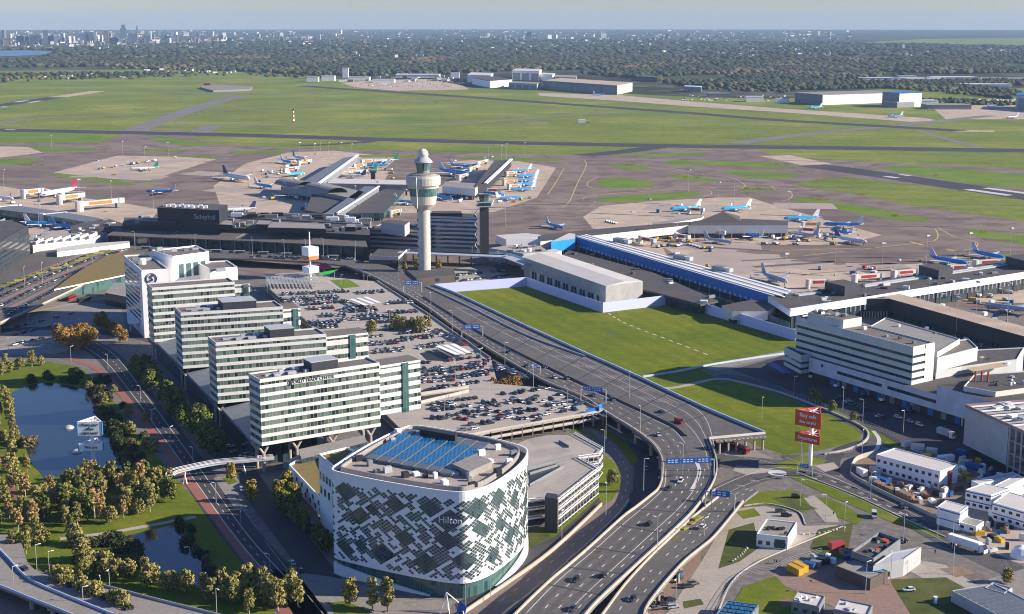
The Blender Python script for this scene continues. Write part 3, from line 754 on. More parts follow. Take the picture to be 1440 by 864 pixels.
# ------------------------------------------------------------------ the office slabs
M_SPAN = mat('spandrel panel', (.66, .65, .62), .5, (.58, .575, .55), .25)
def plant(t, P, z, f0, f1, wd=.75):
    """roof plant room along the slab between fractions f0..f1, with a sloped metal lid and a few units"""
    a, b_, c_, d_ = P; e1, e2 = b_-a, d_-a
    def pt(s, r): return a+e1*s+e2*r
    q = [pt(f0, .16), pt(f1, .16), pt(f1, .16+wd*.9), pt(f0, .16+wd*.9)]
    b = MB(); b.prism(q, z, z+4.2); b.build("plant_room", M_BLACKM, t)
    b = MB(); b.prism([pt(f0-.005, .2), pt(f1+.005, .2), pt(f1+.005, .2+wd*.9), pt(f0-.005, .2+wd*.9)], [z+4.2]*4, [z+4.6]*4); b.build("plant_lid", M_LGREY, t)
    b = MB()
    for k in range(5):
        s = f0-.03-.06*k; p = pt(s, .35+.3*(k % 2))
        if s > .05: b.box(p.x, p.y, z, 2+k % 3, 2.2, 1.2+.5*(k % 2), math.atan2(e1.y, e1.x))
    p = pt(f0*.45, .5); r = math.atan2(e1.y, e1.x); b.box(p.x, p.y, z, e1.length*f0*.5, 1.6, .9, r); b.build("ducting", M_STEEL, t)
M_BLACKM = ribbed("dark louvre", (.035, .038, .048), (.055, .058, .068), .6, .5, 0, .5)
slabs = [("front", 43.5, (365, 536), (534, 512), (592, 503), (349, 527), 13.5, 8, (.44, .66), "front white office slab with dark roof plant room and lettering, nearest the hotel"),
         ("second", 43.5, (303, 484), (459, 471.5), (518.6, 465), (292, 475), 13, 8, (.50, .72), "white banded office slab directly behind the one with lettering"),
         ("third", 43.5, (254, 442), (398, 433), (423, 430.5), (245, 433), 13, 8, (.42, .75), "white banded office slab with an orange window bay at its end, in front of the tallest pair"),
         ("fourth", 43.5, (213.5, 406.5), (330, 398), (352, 396.5), (206, 400), 11, 8, None, "white banded office slab joined to the white hotel with the round emblem")]
SL = {}
for key, z, A, B_, W_, C_, zb, nf, pl, lab in slabs:
    P = para(z, A, B_, C_); t = thing("office_slab", lab, "office block", (P[0].x, P[0].y, 0), "banded white office slabs"); SL[key] = (t, P)
    banded(t, P, zb, z, nf, M_SPAN, M_GLASS, M_ROOF, .42)
    b_ = G(*W_, z); e2 = P[3]-P[0]
    Wp = [P[1]+(P[0]-P[1]).normalized()*(-.05)+e2*.06, b_+e2*.06, b_+e2*.94, P[1]+e2*.94]
    zw = zb+5 if key == "front" else zb
    # the narrower wing at the far end, two storeys shorter from below
    b = MB(); b.prism(inset(Wp, .2), zw+.3, z-1.6); b.build("wing_glazing", M_GLASS, t)
    h = (z-1.2-zw)/6
    for i in range(7):
        b = MB(); b.prism(Wp, zw+i*h, min(zw+i*h+h*.55, z-1.2) if i < 6 else z-1.2+.01, 0, 1) if i < 6 else b.prism(Wp, z-2.4, z-1.2, 0, 1); b.build("spandrel", [M_SPAN, M_ROOF], t)
    b = MB(); s = Wp[0]+(Wp[1]-Wp[0])*.55; d1 = (Wp[1]-Wp[0]).normalized(); nrm = Vector((d1.y, -d1.x, 0))
    b.prism([s+nrm*.5, s+d1*3.2+nrm*.5, s+d1*3.2-nrm*.5, s-nrm*.5], zw-.5, z-1.5); b.build("stair_tower", M_GLASST, t)
    if pl: plant(t, P, z, *pl)
    # Y-shaped concrete stilts
    for f in (.03, .3, .6, .93):
        for r in (.2, .8):
            p = P[0]+(P[1]-P[0])*f+(P[3]-P[0])*r; b = MB(); u1 = (P[1]-P[0]).normalized()*3
            b.tube((p.x, p.y, .1), (p.x, p.y, zb-4.5), .75, n=8); b.tube((p.x, p.y, zb-4.6), (*(p+u1).xy, zb), .6, n=8); b.tube((p.x, p.y, zb-4.6), (*(p-u1).xy, zb), .6, n=8)
            b.build("stilt", M_CONC, t)
for f in (.25, .6):
    t, P = SL["front"]; p = Wp
t, P = SL["front"]; e1 = (P[1]-P[0]); r_ = e1.normalized(); nr = Vector((r_.y, -r_.x, 0)); zt = 43.5-3.75*1.0-.95
p = P[0]+e1*.42+nr*.12
text(t, "WORLD TRADE CENTER", 2.0, (p.x, p.y, 40.7), nr, mat("dark lettering", (.05, .04, .06), .5), .05, bold=.02)
b = MB()
for k in range(3):
    c = P[0]+e1*(.24+.012*k)+nr*.15
    for i in range(10):
        a0, a1 = math.radians(90+i*18), math.radians(90+(i+1)*18)
        q0, q1 = c+r_*math.cos(a0)*.9, c+r_*math.cos(a1)*.9
        b.tube((q0.x, q0.y, 40.7+math.sin(a0)*1.1), (q1.x, q1.y, 40.7+math.sin(a1)*1.1), .13, n=4)
b.build("emblem", MATS["dark lettering"], t)
# low plinth block and glazed link under the slabs
pl = thing("plinth_building", "low dark glazed link building under the front office slab", "link building", G(460, 650))
q = [G(424, 646, 12), G(516, 622, 12), G(512, 612, 12), G(420, 632, 12)]
b = MB(); b.prism(q, .2, 12, 0, 1); b.build("wall", [M_GLASSD, M_ROOFG], pl)
q = [G(398, 650, 8), G(420, 652, 8), G(512, 630, 8), G(512, 618, 8), G(420, 640, 8)]
b = MB(); b.prism(q, 5, 8, 0, 1); b.build("terrace", [M_GREY, M_ROOFG], pl)
for i in range(3):
    a, c = (SL["front"][1], SL["second"][1]) if i == 0 else ((SL["second"][1], SL["third"][1]) if i == 1 else (SL["third"][1], SL["fourth"][1]))
    t = thing("link_building", ["glazed link with sloping grey roof between the lettered slab and the next", "glazed link with sloping grey roof between second and third office slabs", "glazed link with sloping grey roof between the two farthest office slabs"][i], "link building", (a[3].x, a[3].y, 0), "glazed links between office slabs")
    f = .12; A_ = a[3]+(a[2]-a[3])*.03; B_ = a[3]+(a[2]-a[3])*.55; C_ = c[0]+(c[1]-c[0])*.55; D_ = c[0]+(c[1]-c[0])*.03
    b = MB(); b.prism([A_, B_, C_, D_], .2, [9, 9, 9, 9]); b.build("wall", M_GLASSD, t)
    b = MB(); b.prism([A_, B_, C_, D_], [9.05]*4, [10.5, 15, 15, 10.5]); b.build("roof", M_GREY, t)

# ------------------------------------------------------------------ the white hotel with the emblem, behind the slabs
z = 43.5
A, B_, C_ = G(198.6, 382, z), G(237, 380, z), G(174, 361, z)
t = thing("emblem_hotel", "tall white hotel with a round black emblem and slanted window bands", "hotel", (A.x, A.y, 0))
e1 = B_-A; P = [A, A+e1, A+e1+(C_-A), C_]
b = MB(); b.prism(P, .2, z, 0, 1); b.build("wall", [M_WPANEL, M_ROOF], t); parapet(t, inset(P, .3), z, .9, .5, M_WPANEL)
nrm = Vector((e1.y, -e1.x, 0)).normalized(); d2 = (A-C_); nl = Vector((d2.y, -d2.x, 0)).normalized()
if nl.x > 0: nl = -nl
for i in range(11):       # window bands on the shaded long side
    zz = z-3.2-i*3.0; b = MB(); q0, q1 = C_+d2*.02+nl*.05, C_+d2*.86+nl*.05
    zl = 0
    b.quad((*q1.xy, zz-1.9), (*q0.xy, zz-1.9), (*q0.xy, zz-.3), (*q1.xy, zz-.3)); b.build("window_band", M_GLASSD, t)
rest = [(238, 380), (282, 372), (296, 369), (250, 353), (206, 358)]
P2 = [G(243, 369, 44), G(294, 362, 44), G(276, 353, 44), G(213, 360, 44)]
b = MB(); b.prism(P2, .2, 47, 0, 1); b.build("wall", [M_WPANEL, M_ROOF], t); parapet(t, inset(P2, .3), 47, 1, .5, M_WPANEL)
P3 = [G(295, 380, 40), G(334, 377, 40), G(320, 368, 40), G(275, 370, 40)]
b = MB(); b.prism(P3, .2, 40, 0, 1); b.build("wall", [M_WPANEL, M_ROOF], t); parapet(t, inset(P3, .3), 40, .8, .5, M_WPANEL)
c = A+e1*.35+nrm*.2
b = MB()
for R, rr in ((3.4, .22), (2.6, .12)):
    for i in range(24):
        a0, a1 = i*math.pi/12, (i+1)*math.pi/12; q0, q1 = c+e1.normalized()*R*math.cos(a0), c+e1.normalized()*R*math.cos(a1)
        b.tube((q0.x, q0.y, 38.5+R*math.sin(a0)), (q1.x, q1.y, 38.5+R*math.sin(a1)), rr, n=5)
b.build("emblem", M_BLACK, t); text(t, "S", 5.2, (c.x, c.y, 38.5), nrm, M_BLACK, .1, bold=.12)
for k in range(4):
    q = P2[0].lerp(P2[1], .15+.2*k); d1 = (P2[1]-P2[0]).normalized(); n2 = Vector((d1.y, -d1.x, 0))
    b = MB(); q0, q1 = q+n2*.06, q+d1*4+n2*.06; b.quad((*q0.xy, 33), (*q1.xy, 33), (*q1.xy, 42), (*q0.xy, 42)); b.build("window", M_GLASST, t)
for x, y, m_ in ((190, 366, M_GREY), (200, 372, M_WPANEL), (207, 366, M_LGREY), (225, 360, M_LGREY), (235, 362, M_GREY), (262, 360, M_GREY), (275, 358, M_LGREY), (245, 361, M_LGREY), (310, 374, M_LGREY), (300, 373, M_GREY)):
    b = MB(); q = G(x, y, z); zt = 47 if 213 < x < 290 else (40 if x > 290 else z)
    if x == 200: b.lathe([(0.1, z), (2.6, z+.2), (2.6, z+3), (1.6, z+4), (.1, z+4.3)], q.x, q.y, 14)
    else: b.box(q.x, q.y, zt, RND.uniform(2, 6), RND.uniform(2, 5), RND.uniform(1, 2.6), .4)
    b.build("roof_unit", m_, t)
b = MB(); q = A+(C_-A)*.35+nl*3; b.box(q.x, q.y, 7, 7, 14, .8, .3); q2 = q+nl*2; b.cyl(q2.x, q2.y, .1, 7, .4, n=8); b.build("canopy", M_WPANEL, t)
# ------------------------------------------------------------------ parking deck, garage
ZD = 7.0
dk = thing("parking_deck", "large two level open parking deck full of parked cars behind the office slabs", "parking deck", G(640, 540))
dp = [(848, 579), (690, 607), (600, 625), (560, 600), (520, 560), (430, 450), (372, 400), (440, 388), (530, 396), (600, 441), (690, 505), (700, 540), (757, 545), (790, 552)]
DP = GP(dp, ZD)
b = MB(); b.prism(DP, ZD-1.0, ZD, 0, 0); b.build("deck_slab", [M_CONC], dk)
b = MB(); b.prism(inset(DP, 4), .15, .3); b.build("lower_floor", M_DARK, dk)
b = MB(); b.prism(DP, 3.1, 3.6); b.build("middle_slab", M_CONC, dk)
for i, j in ((0, 1), (1, 2), (9, 10), (8, 9), (13, 0), (12, 13)):
    b = MB(); b.bar(DP[i], DP[j], .35, 1.0); b.build("parapet", M_KERB, dk)
    if i < 2:
        b = MB(); A_, B_ = Vector((*DP[i].xy, 3.6)), Vector((*DP[j].xy, 3.6)); b.bar(A_, B_, .35, .9); b.build("parapet", M_KERB, dk)
for i, j, n_ in ((0, 1, 11), (1, 2, 6)):
    for k in range(n_+1):
        p = DP[i].lerp(DP[j], k/n_); b = MB(); b.box(p.x, p.y, .1, .6, .6, ZD-.6); b.build("column", M_KERB, dk)
# bays painted on the deck, ramps, dark void, slatted canopies
b = MB()
def bays(a, c, z, n, m=b):
    A_, B_ = G(*a, z), G(*c, z); e = (B_-A_).normalized(); nn = Vector((-e.y, e.x, 0))
    for i in range(n+1):
        p = A_.lerp(B_, i/n); m.strip([p-nn*4.8+e*.06, p+nn*4.8+e*.06], [p-nn*4.8-e*.06, p+nn*4.8-e*.06])
for a, c, n_ in (((640, 592), (770, 566), 26), ((625, 575), (760, 556), 26), ((700, 592), (820, 572), 20), ((600, 555), (680, 546), 16)): bays(a, c, ZD+.02, n_)
b.build("bay_marking", M_OLDWHITE, dk)
def sheetpart(t, name, px, z, m):
    b = MB(); b.sheet(GP(px, z)); return b.build(name, m, t)
sheetpart(dk, "stair_void", [(590, 497), (605, 494), (622, 496), (634, 505), (622, 508), (600, 507)], ZD+.02, M_BLACK)
sheetpart(dk, "stain", [(640, 602), (700, 588), (710, 590), (650, 606)], ZD+.015, M_PAVE)
for a, c in (((592, 556), (659, 546)), ((592, 568), (612, 563)), ((612, 563), (659, 552))):
    b = MB(); b.bar(G(*a, ZD), G(*c, ZD), .4, 1.6); b.build("ramp_parapet", M_KERB, dk)
sheetpart(dk, "ramp_opening", [(592, 558), (659, 548), (659, 552), (612, 563), (592, 567)], ZD+.02, M_DARK)
for (x0, y0, x1, y1, wx), grp in (((612, 487, 640, 499, 9), 0), ((622, 485.5, 648, 498, 9), 0), ((632, 484, 656, 496.5, 9), 0), ((491, 421, 512, 429.5, 7), 1), ((500, 419.5, 522, 427.5, 7), 1), ((510, 418, 530, 426, 7), 1)):
    c = thing("canopy", ("white slatted roof over a stair on the middle of the parking deck" if not grp else "white slatted roof over a stair on the far end of the parking deck"), "canopy", G(x0, y0, ZD), "slatted canopies in the middle of the deck" if not grp else "slatted canopies at the far end of the deck")
    b = MB(); A_, B_ = G(x0, y0, ZD+3), G(x1, y1, ZD+3); n2 = G(x0+wx, y0-.9, ZD+3)-A_
    b.add([A_, B_, B_+n2*.8, A_+n2*.8], [(0, 1, 2, 3), (3, 2, 1, 0)]); U = Vector((0, 0, -.3)); b.add([A_+U, B_+U, B_+n2*.8+U, A_+n2*.8+U], [(3, 2, 1, 0)]); b.build("roof", M_WPANEL, c)
    for q in (A_, B_):
        b = MB(); q = q+n2*.4; b.tube((q.x, q.y, ZD), (q.x, q.y, ZD+2.7), .15); b.build("post", M_GREY, c)
# far end of the deck: trellis field, sign mast
tr = thing("trellis_roof", "grey trellis roofs at the far end of the parking deck", "trellis", G(420, 400))
for k in range(9):
    b = MB(); b.bar(G(372+k*.5, 395+k*1.6-8, 10), G(440+k*2, 391+k*1.9-8, 10), 1.2, .3); b.build("beam", M_LGREY, tr)
for k in range(14):
    b = MB(); b.bar(G(375+k*5, 387, 9.5), G(380+k*5.4, 402, 9.5), .6, .4); b.build("beam", M_LGREY, tr)
for k in range(8):
    b = MB(); q = G(376+k*9, 400, 9.5); b.tube((q.x, q.y, ZD-4), (q.x, q.y, 9.5), .3); b.build("post", M_STEEL, tr)
# hotel garage
ZG = 11.5
gar = thing("parking_garage", "empty open parking garage with white railings next to the patterned hotel", "parking garage", G(790, 690))
gp = [(742, 618), (770, 612.5), (808, 611.5), (848, 633), (842, 641), (813, 645), (842, 661), (785, 706), (765, 703), (742, 706), (715, 690), (715, 630)]
GPW = GP(gp, ZG)
b = MB(); b.prism(GPW, ZG-.6, ZG); b.build("roof_deck", M_CONC, gar)
for zz in (3.6, 7.4):
    b = MB(); b.prism(inset(GPW, .3), zz, zz+.5); b.build("floor_slab", M_CONC, gar)
b = MB(); b.prism(inset(GPW, 7), .2, ZG-.6); b.build("core", M_DARK, gar)
for zz in (1.0, 4.1, 5.3, 7.9, 9.1, ZG, ZG+1.2):
    b = MB()
    for i in (2, 3, 4, 5, 6, 7, 8):
        A_, B_ = GPW[i], GPW[i+1]; b.bar((A_.x, A_.y, zz-.1), (B_.x, B_.y, zz-.1), .25, .55 if zz in (4.1, 7.9, ZG) else .22)
    b.build("railing", M_WPANEL, gar)
for i, n_ in ((2, 7), (4, 4), (5, 6), (6, 13), (7, 4)):
    for k in range(n_):
        p = GPW[i].lerp(GPW[i+1], k/n_); b = MB(); b.box(p.x, p.y, .1, .35, .35, ZG+1); b.build("column", M_WPANEL, gar)
b = MB(); q = [G(766, 699, 14.5), G(784, 702, 14.5), G(784, 695, 14.5), G(769, 693, 14.5)]
b.prism(q, .1, 14.5); b.build("stair_tower", M_BLACKM, gar)
b = MB()
for a, c, n_ in (((745, 680), (795, 640), 22), ((765, 697), (835, 652), 26), ((745, 640), (795, 632), 16), ((748, 622), (800, 615), 18), ((805, 640), (840, 655), 10), ((815, 618), (842, 634), 9)): bays(a, c, ZG+.03, n_, b)
b.build("bay_marking", M_GREY, gar)
b = MB(); b.sheet(GP([(742, 662), (782, 652), (790, 658), (745, 685)], ZG+.02)); b.build("ramp_opening", M_BLACK, gar)
for a, c in (((742, 660), (782, 650)), ((745, 684), (792, 658)), ((745, 668), (784, 656)), ((786, 622), (800, 630))):
    b = MB(); b.bar(G(*a, ZG), G(*c, ZG), .3, 1.1); b.build("ramp_rail", M_GREY, gar)

# ------------------------------------------------------------------ control tower
tp = G(597, 394)
ct = thing("control_tower", "tall pale concrete control tower with a glazed cab and white radome", "control tower", (tp.x, tp.y, 0))
def lat(prof, m, name, n=32):
    b = MB(); b.lathe(prof, tp.x, tp.y, n); return b.build(name, m, ct)
M_TCON = mat("tower concrete", (.52, .49, .43), .75, (.47, .44, .39), .08, (.56, .53, .47), .6)
lat([(5.0, .1), (5.0, 57)], M_TCON, "shaft")
lat([(5.0, 55.5), (6.2, 56.5), (9.4, 60), (10.6, 66.5)], M_TCON, "lower_bowl")
lat([(10.5, 66.4), (11.6, 72.8)], glassy("tower glass", (.015, .05, .05), (.05, .16, .14), 1.6, 7, .08, .42, (.3, .32, .3), .22), "operations_glazing")
lat([(11.7, 72.7), (12.0, 74.2), (13.2, 75.0), (13.4, 80.5), (12.7, 82.2), (8, 82.4)], M_TCON, "upper_bowl")
lat([(10.0, 82.3), (9.4, 83.6), (5.0, 84.0), (4.8, 86.4)], M_ROOFG, "gallery")
lat([(4.9, 86.2), (6.6, 92.3)], MATS["tower glass"], "cab_glazing")
lat([(7.3, 92.2), (7.2, 93.0), (4.6, 95.8), (3.6, 96.4)], M_LGREY, "cab_roof")
b = MB(); b.lathe([(3.2, 95.6)]+[(4.15*math.sin(math.radians(a)), 98.6-4.15*math.cos(math.radians(a))) for a in range(50, 181, 10)], tp.x, tp.y, 24); b.build("radome", M_WOFF, ct, smooth=True)
for k in range(12):
    a = math.radians(195+k*8); b = MB(); b.box(tp.x+10.5*math.cos(a), tp.y+10.5*math.sin(a), 82.3, .3, .3, 2); b.build("antenna", M_STEEL, ct)
for k in range(8):
    b = MB(); b.box(tp.x-4.4, tp.y-2.6, 5+k*7, 1.0, .8, 1.6, .5); b.build("window", M_GLASSD, ct)
b = MB(); b.tube((tp.x-4, tp.y-11.6, 58), (tp.x-4.6, tp.y-13.2, 82), .35); b.build("downpipe", M_WPANEL, ct)
M_BROWN = mat("brown cladding", (.115, .09, .078), .7, (.095, .076, .066), .2)
tb = thing("tower_annex", "low dark brown building at the foot of the control tower", "annex", G(600, 392))
q = [G(566, 385, 9), G(585, 380, 9), G(640, 378, 9), G(640, 388, 9), G(587, 391, 9)]
q = [G(586, 392, 8.5), G(641, 387, 8.5), G(637, 378, 8.5), G(569, 378, 8.5)]
b = MB(); b.prism(q, 2.6, 8.5, 0, 1); b.build("wall", [M_BROWN, M_ROOFD], tb)
b = MB(); b.prism(inset(q, 1.5), .1, 2.7); b.build("base", M_WPANEL, tb)
facade_boxes(tb, q[0], q[1], 4.6, 2.6, 3.4, 2, M_GLASSD, off=9)

# ------------------------------------------------------------------ terminal
M_TROOF = mat("terminal roof", (.135, .12, .105), .85, (.11, .098, .086), .05, (.155, .138, .12), .4)
M_TGL = glassy("terminal glass", (.008, .016, .024), (.03, .055, .06), 3.0, 12, .1, .5, (.06, .07, .075), .2)
te = thing("terminal", "long low terminal with dark sloping roof and glazed front behind the office slabs", "terminal", G(330, 365))
fr = [(150, 331), (170, 331.5), (350, 338), (517, 347.5)]; bk = [(168, 319.5), (360, 326), (513, 333)]
F = GP([(150, 331), (350, 339), (517, 347.5)], 15.0); B2 = GP([(513, 334), (360, 327), (168, 319.5)], 18.5)
b = MB(); b.prism([p.xy for p in F]+[p.xy for p in B2], [14.2]*3+[17.7]*3, [15.0]*3+[18.5]*3); b.build("roof", M_TROOF, te)
b = MB(); b.prism(inset([p.xy for p in F]+[p.xy for p in B2], 3), .2, 14.3); b.build("glazed_front", M_TGL, te)
for k in range(19):
    p = F[0].lerp(F[1], k/10) if k <= 10 else F[1].lerp(F[2], (k-10)/9); b = MB(); b.tube((p.x, p.y+1.5, .2), (p.x, p.y+1.5, 14.3), .5); b.build("column", M_GREY, te)
for a, c in (((236, 332.5), (254, 323.5)), ((329, 336.5), (344, 329))):
    b = MB(); b.bar(G(*a, 15.1), G(*c, 18.6), .8, .25); b.build("roof_joint", M_LGREY, te)
def block(t, px, z, m, rm, name="block", z0=.2, par=0):
    P = GP(px, z); b = MB(); b.prism(P, z0, z, 0, 1); o = b.build(name, [m, rm], t)
    if par: parapet(t, inset(P, .3), z, .6, .5, m)
    return P
# stepped halls behind the roof
th = thing("terminal_hall", "dark stepped departure halls with pale roof strips behind the terminal roof", "terminal hall", G(330, 340))
block(th, [(172, 316), (360, 322), (520, 331), (520, 318), (360, 309), (175, 306)], 22, M_BLACK, M_ROOFD)
for px in ([(196, 311), (248, 313), (245, 307.5), (200, 306)], [(276, 314), (327, 316.5), (326, 310.5), (279, 309)], [(376, 320), (458, 322), (456, 315), (382, 312)], [(360, 315.5), (378, 316), (382, 311), (364, 310)], [(486, 319), (500, 319.5), (500, 315), (488, 315)]):
    block(th, px, 26, M_BLACK, M_ROOFG, "clerestory", 22)
for k in range(46):
    x = RND.uniform(180, 515); y = 311+(x-175)/345*12+RND.uniform(-5, 5); b = MB(); q = G(x, y, 22); b.box(q.x, q.y, 22, RND.uniform(2, 9), RND.uniform(2, 6), RND.uniform(1.2, 3.5), RND.uniform(-.2, .2)); b.build("roof_unit", RND.choice([M_BLACK, M_GREY, M_LGREY, M_BLACK, M_ROOFG]), th)
sb = thing("terminal_block", "black windowless roof block with pale lettering on top of the terminal", "terminal block", G(275, 345))
q = [G(221, 292, 38), G(308, 296, 38), G(320, 288, 38), G(235, 285, 38)]
b = MB(); b.prism(q, .2, 38, 0, 1); b.build("wall", [M_BLACK, M_ROOFD], sb)
d1 = (q[1]-q[0]).normalized(); n1 = Vector((d1.y, -d1.x, 0)); p = q[0].lerp(q[1], .77)+n1*.3
text(sb, "Schiphol", 6.2, (p.x, p.y, 31.5), n1, mat("grey lettering", (.45, .47, .5), .5), .1)
for k in range(14):
    b = MB(); p = q[0].lerp(q[1], .1+.05*k)+Vector((0, 6+(k % 3)*4, 0)); b.box(p.x, p.y, 38, 3, 3, 2.2); b.build("roof_unit", M_WPANEL if k % 2 else M_LGREY, sb)
t = thing("terminal_wing", "grey roofed terminal wing right of the black lettered block", "terminal wing", G(400, 325))
block(t, [(310, 305), (395, 309), (520, 316), (522, 306), (440, 300), (330, 299)], 20, M_GREY, M_ROOFD)
for k in range(30):
    x = RND.uniform(325, 515); y = 302+(x-320)/200*9+RND.uniform(-3, 3); b = MB(); u = G(x, y, 20); b.box(u.x, u.y, 20, RND.uniform(3, 12), RND.uniform(2, 6), RND.uniform(1.5, 4)); b.build("roof_unit", RND.choice([M_GREY, M_WPANEL, M_ROOFG, M_BLACK]), t)
# office building and the old tower right of the control tower
of = thing("terminal_office", "grey terminal office block with dark window bands beside the small dark tower", "office block", G(640, 352))
z = 30
P = para(z, (604, 305), (671, 307), (604, 301)); banded(of, P, .3, z, 8, mat("blue grey panel", (.40, .43, .47), .6), M_GLASSD, M_ROOFD, .5)
P = [G(519, 322, 20), G(606, 326, 20), G(606, 318, 20), G(540, 315, 20)]; banded(of, P, .3, 20, 5, MATS["blue grey panel"], M_GLASSD, M_ROOFD, .45)
P = [G(536, 312, 28), G(569, 317, 28), G(576, 312, 28), G(548, 309, 28)]; b = MB(); b.prism(P, 18, 28, 0, 1); b.build("plant_room", [M_LGREY, M_BROWN], of)
P = [G(606, 303, 31), G(650, 304, 31), G(648, 300, 31), G(608, 300, 31)]; b = MB(); b.prism(P, 28, 33, 0, 1); b.build("plant_room", [M_BLACK, M_ROOFD], of)
op = G(681, 354); ot = thing("small_tower", "short dark control tower with glazed cab and white stair lattice beside the grey office block", "tower", (op.x, op.y, 0))
b = MB(); b.box(op.x, op.y, .1, 7.5, 7.5, 40, .1); b.build("shaft", M_BLACKM, ot)
b = MB(); b.box(op.x, op.y, 40, 13, 12, 1.0, .1); b.box(op.x, op.y, 43.5, 12.4, 11.6, .9, .1); b.build("gallery", M_LGREY, ot)
b = MB(); b.box(op.x, op.y, 41, 11, 10.5, 2.5, .1); b.build("glazing", M_GLASSD, ot)
b = MB(); b.lathe([(3.6, 44.3), (5.2, 49.5)], op.x, op.y, 8); b.build("cab_glazing", M_GLASST, ot)
b = MB(); b.lathe([(5.6, 49.4), (5.6, 50.2), (2, 50.6)], op.x, op.y, 8); b.build("cab_roof", M_BLACK, ot)
for k in range(8):
    b = MB(); s = 1 if k % 2 else -1; b.tube((op.x-6.5-1.6*s, op.y-3.5, k*4.6+2), (op.x-6.5+1.6*s, op.y-3.5, k*4.6+6.6), .45); b.build("lattice", M_WPANEL, ot)
for k in range(6):
    b = MB(); b.tube((op.x+RND.uniform(3, 7), op.y+RND.uniform(-4, 4), 41), (op.x+RND.uniform(6, 9), op.y+RND.uniform(-4, 4), 46), .4); b.build("antenna", M_WPANEL, ot)
# walkway bridge in front, low wings
t = thing("walkway_bridge", "long glazed walkway running past the foot of the control tower to the white roofed hall", "walkway", G(650, 362))
for a, c in (((560, 356), (712, 362)), ((712, 362), (742, 373))):
    b = MB(); b.bar(G(*a, 7), G(*c, 7), 9, 1.2); b.build("floor", M_LGREY, t)
    b = MB(); b.bar(G(a[0], a[1], 8.2), G(c[0], c[1], 8.2), 8.4, 3.2); b.build("glazing", M_GLASSD, t)
    b = MB(); b.bar(G(a[0], a[1], 11.4), G(c[0], c[1], 11.4), 9, .8); b.build("roof", M_LGREY, t)
for k in range(10):
    p = G(565, 356.2, 7).lerp(G(712, 362, 7), k/9); b = MB(); b.tube((p.x, p.y, .1), (p.x, p.y, 7), .6); b.build("column", M_CONC, t)
t = thing("station_entrance", "glazed entrance block with a pale roof edge at the right end of the terminal roof", "entrance", G(545, 368))
P = block(t, [(519, 362), (560, 363), (572, 352), (532, 350)], 12, M_GLASSD, M_ROOFD, "wall")
b = MB(); b.bar(Vector((*P[0].xy, 10)), Vector((*P[1].xy, 10)), .6, 3.2); b.build("fascia", M_LGREY, t)
b = MB(); b.bar(Vector((*P[1].xy, 11)), Vector((*P[2].xy, 11)), .8, 1.6); b.build("fascia", M_WPANEL, t)
t = thing("low_hall", "low hall with a broad beige roof between the small dark tower and the white shed", "hall", G(720, 372))
block(t, [(688, 349), (736, 357), (772, 354), (760, 346), (723, 344)], 11, M_LGREY, M_PLAZA)
t = thing("plaza", "beige paved forecourt", "forecourt") if False else None
ground("footpath", [(625, 380), (690, 372), (705, 385), (735, 392), (690, 400), (640, 402), (615, 395)], M_PLAZA, .19)

# ------------------------------------------------------------------ white shed behind the plot
sh = thing("white_shed", "long shed with a white roof and loading docks behind the plot", "shed", G(820, 410))
z = 16
P = [G(737, 361, z), G(852, 401, z), G(904, 394, z), G(778, 353, z)]
b = MB(); b.prism(P, .2, z-.8, 0, 1); b.build("wall", [mat("shed wall", (.40, .40, .38), .7), M_ROOFW], sh)
M_SHEDW = mat("cream wall", (.60, .57, .50), .6)
b = MB(); mid0, mid1 = P[0].lerp(P[3], .5), P[1].lerp(P[2], .5)
E_ = [Vector((*p.xy, z-.79)) for p in P]; M0, M1 = Vector((*mid0.xy, z+.8)), Vector((*mid1.xy, z+.8))
b.quad(E_[0], E_[1], M1, M0); b.quad(M0, M1, E_[2], E_[3]); b.tri(E_[1], E_[2], M1); b.tri(E_[3], E_[0], M0); b.build("roof", M_ROOFW, sh)
d1 = (P[1]-P[0]); L1 = d1.length
for k in range(26):
    p = P[0]+d1*(.08+.86*k/26); n1 = Vector((d1.y, -d1.x, 0)).normalized()*.08; b = MB(); e = d1.normalized()*3
    q0, q1 = p+n1, p+e+n1; b.quad((*q0.xy, 1), (*q1.xy, 1), (*q1.xy, 6.5), (*q0.xy, 6.5)); b.build("dock_door", M_GLASSD if k % 3 else M_WOFF, sh)
t = thing("low_shed", "small white roofed annex on the far end of the long white shed", "annex", G(760, 380))
block(t, [(733, 362), (745, 366), (790, 353), (780, 350), (742, 356)], 10, M_WPANEL, M_ROOFW)
b = MB(); b.prism(GP([(800, 352), (920, 384), (1010, 423), (985, 428), (850, 393), (790, 360)], 8), 6.5, 8); t = thing("dock_roof", "long narrow dark roof between the white shed and the blue pier", "roof", G(900, 395)); b.build("roof", M_ROOFD, t)
b = MB(); b.prism(inset(GP([(800, 352), (920, 384), (1010, 423), (985, 428), (850, 393), (790, 360)], 8), 2), .2, 6.5); b.build("wall", M_GLASSD, t)
t = thing("glass_screen", "green glass blast screen standing along the back of the plot", "screen", G(970, 420))
for a, c in (((930, 408), (1010, 430)), ((1010, 430), (1110, 466))):
    b = MB(); b.bar(G(*a, .2), G(*c, .2), .3, 6); b.build("panel", M_GLASST, t)

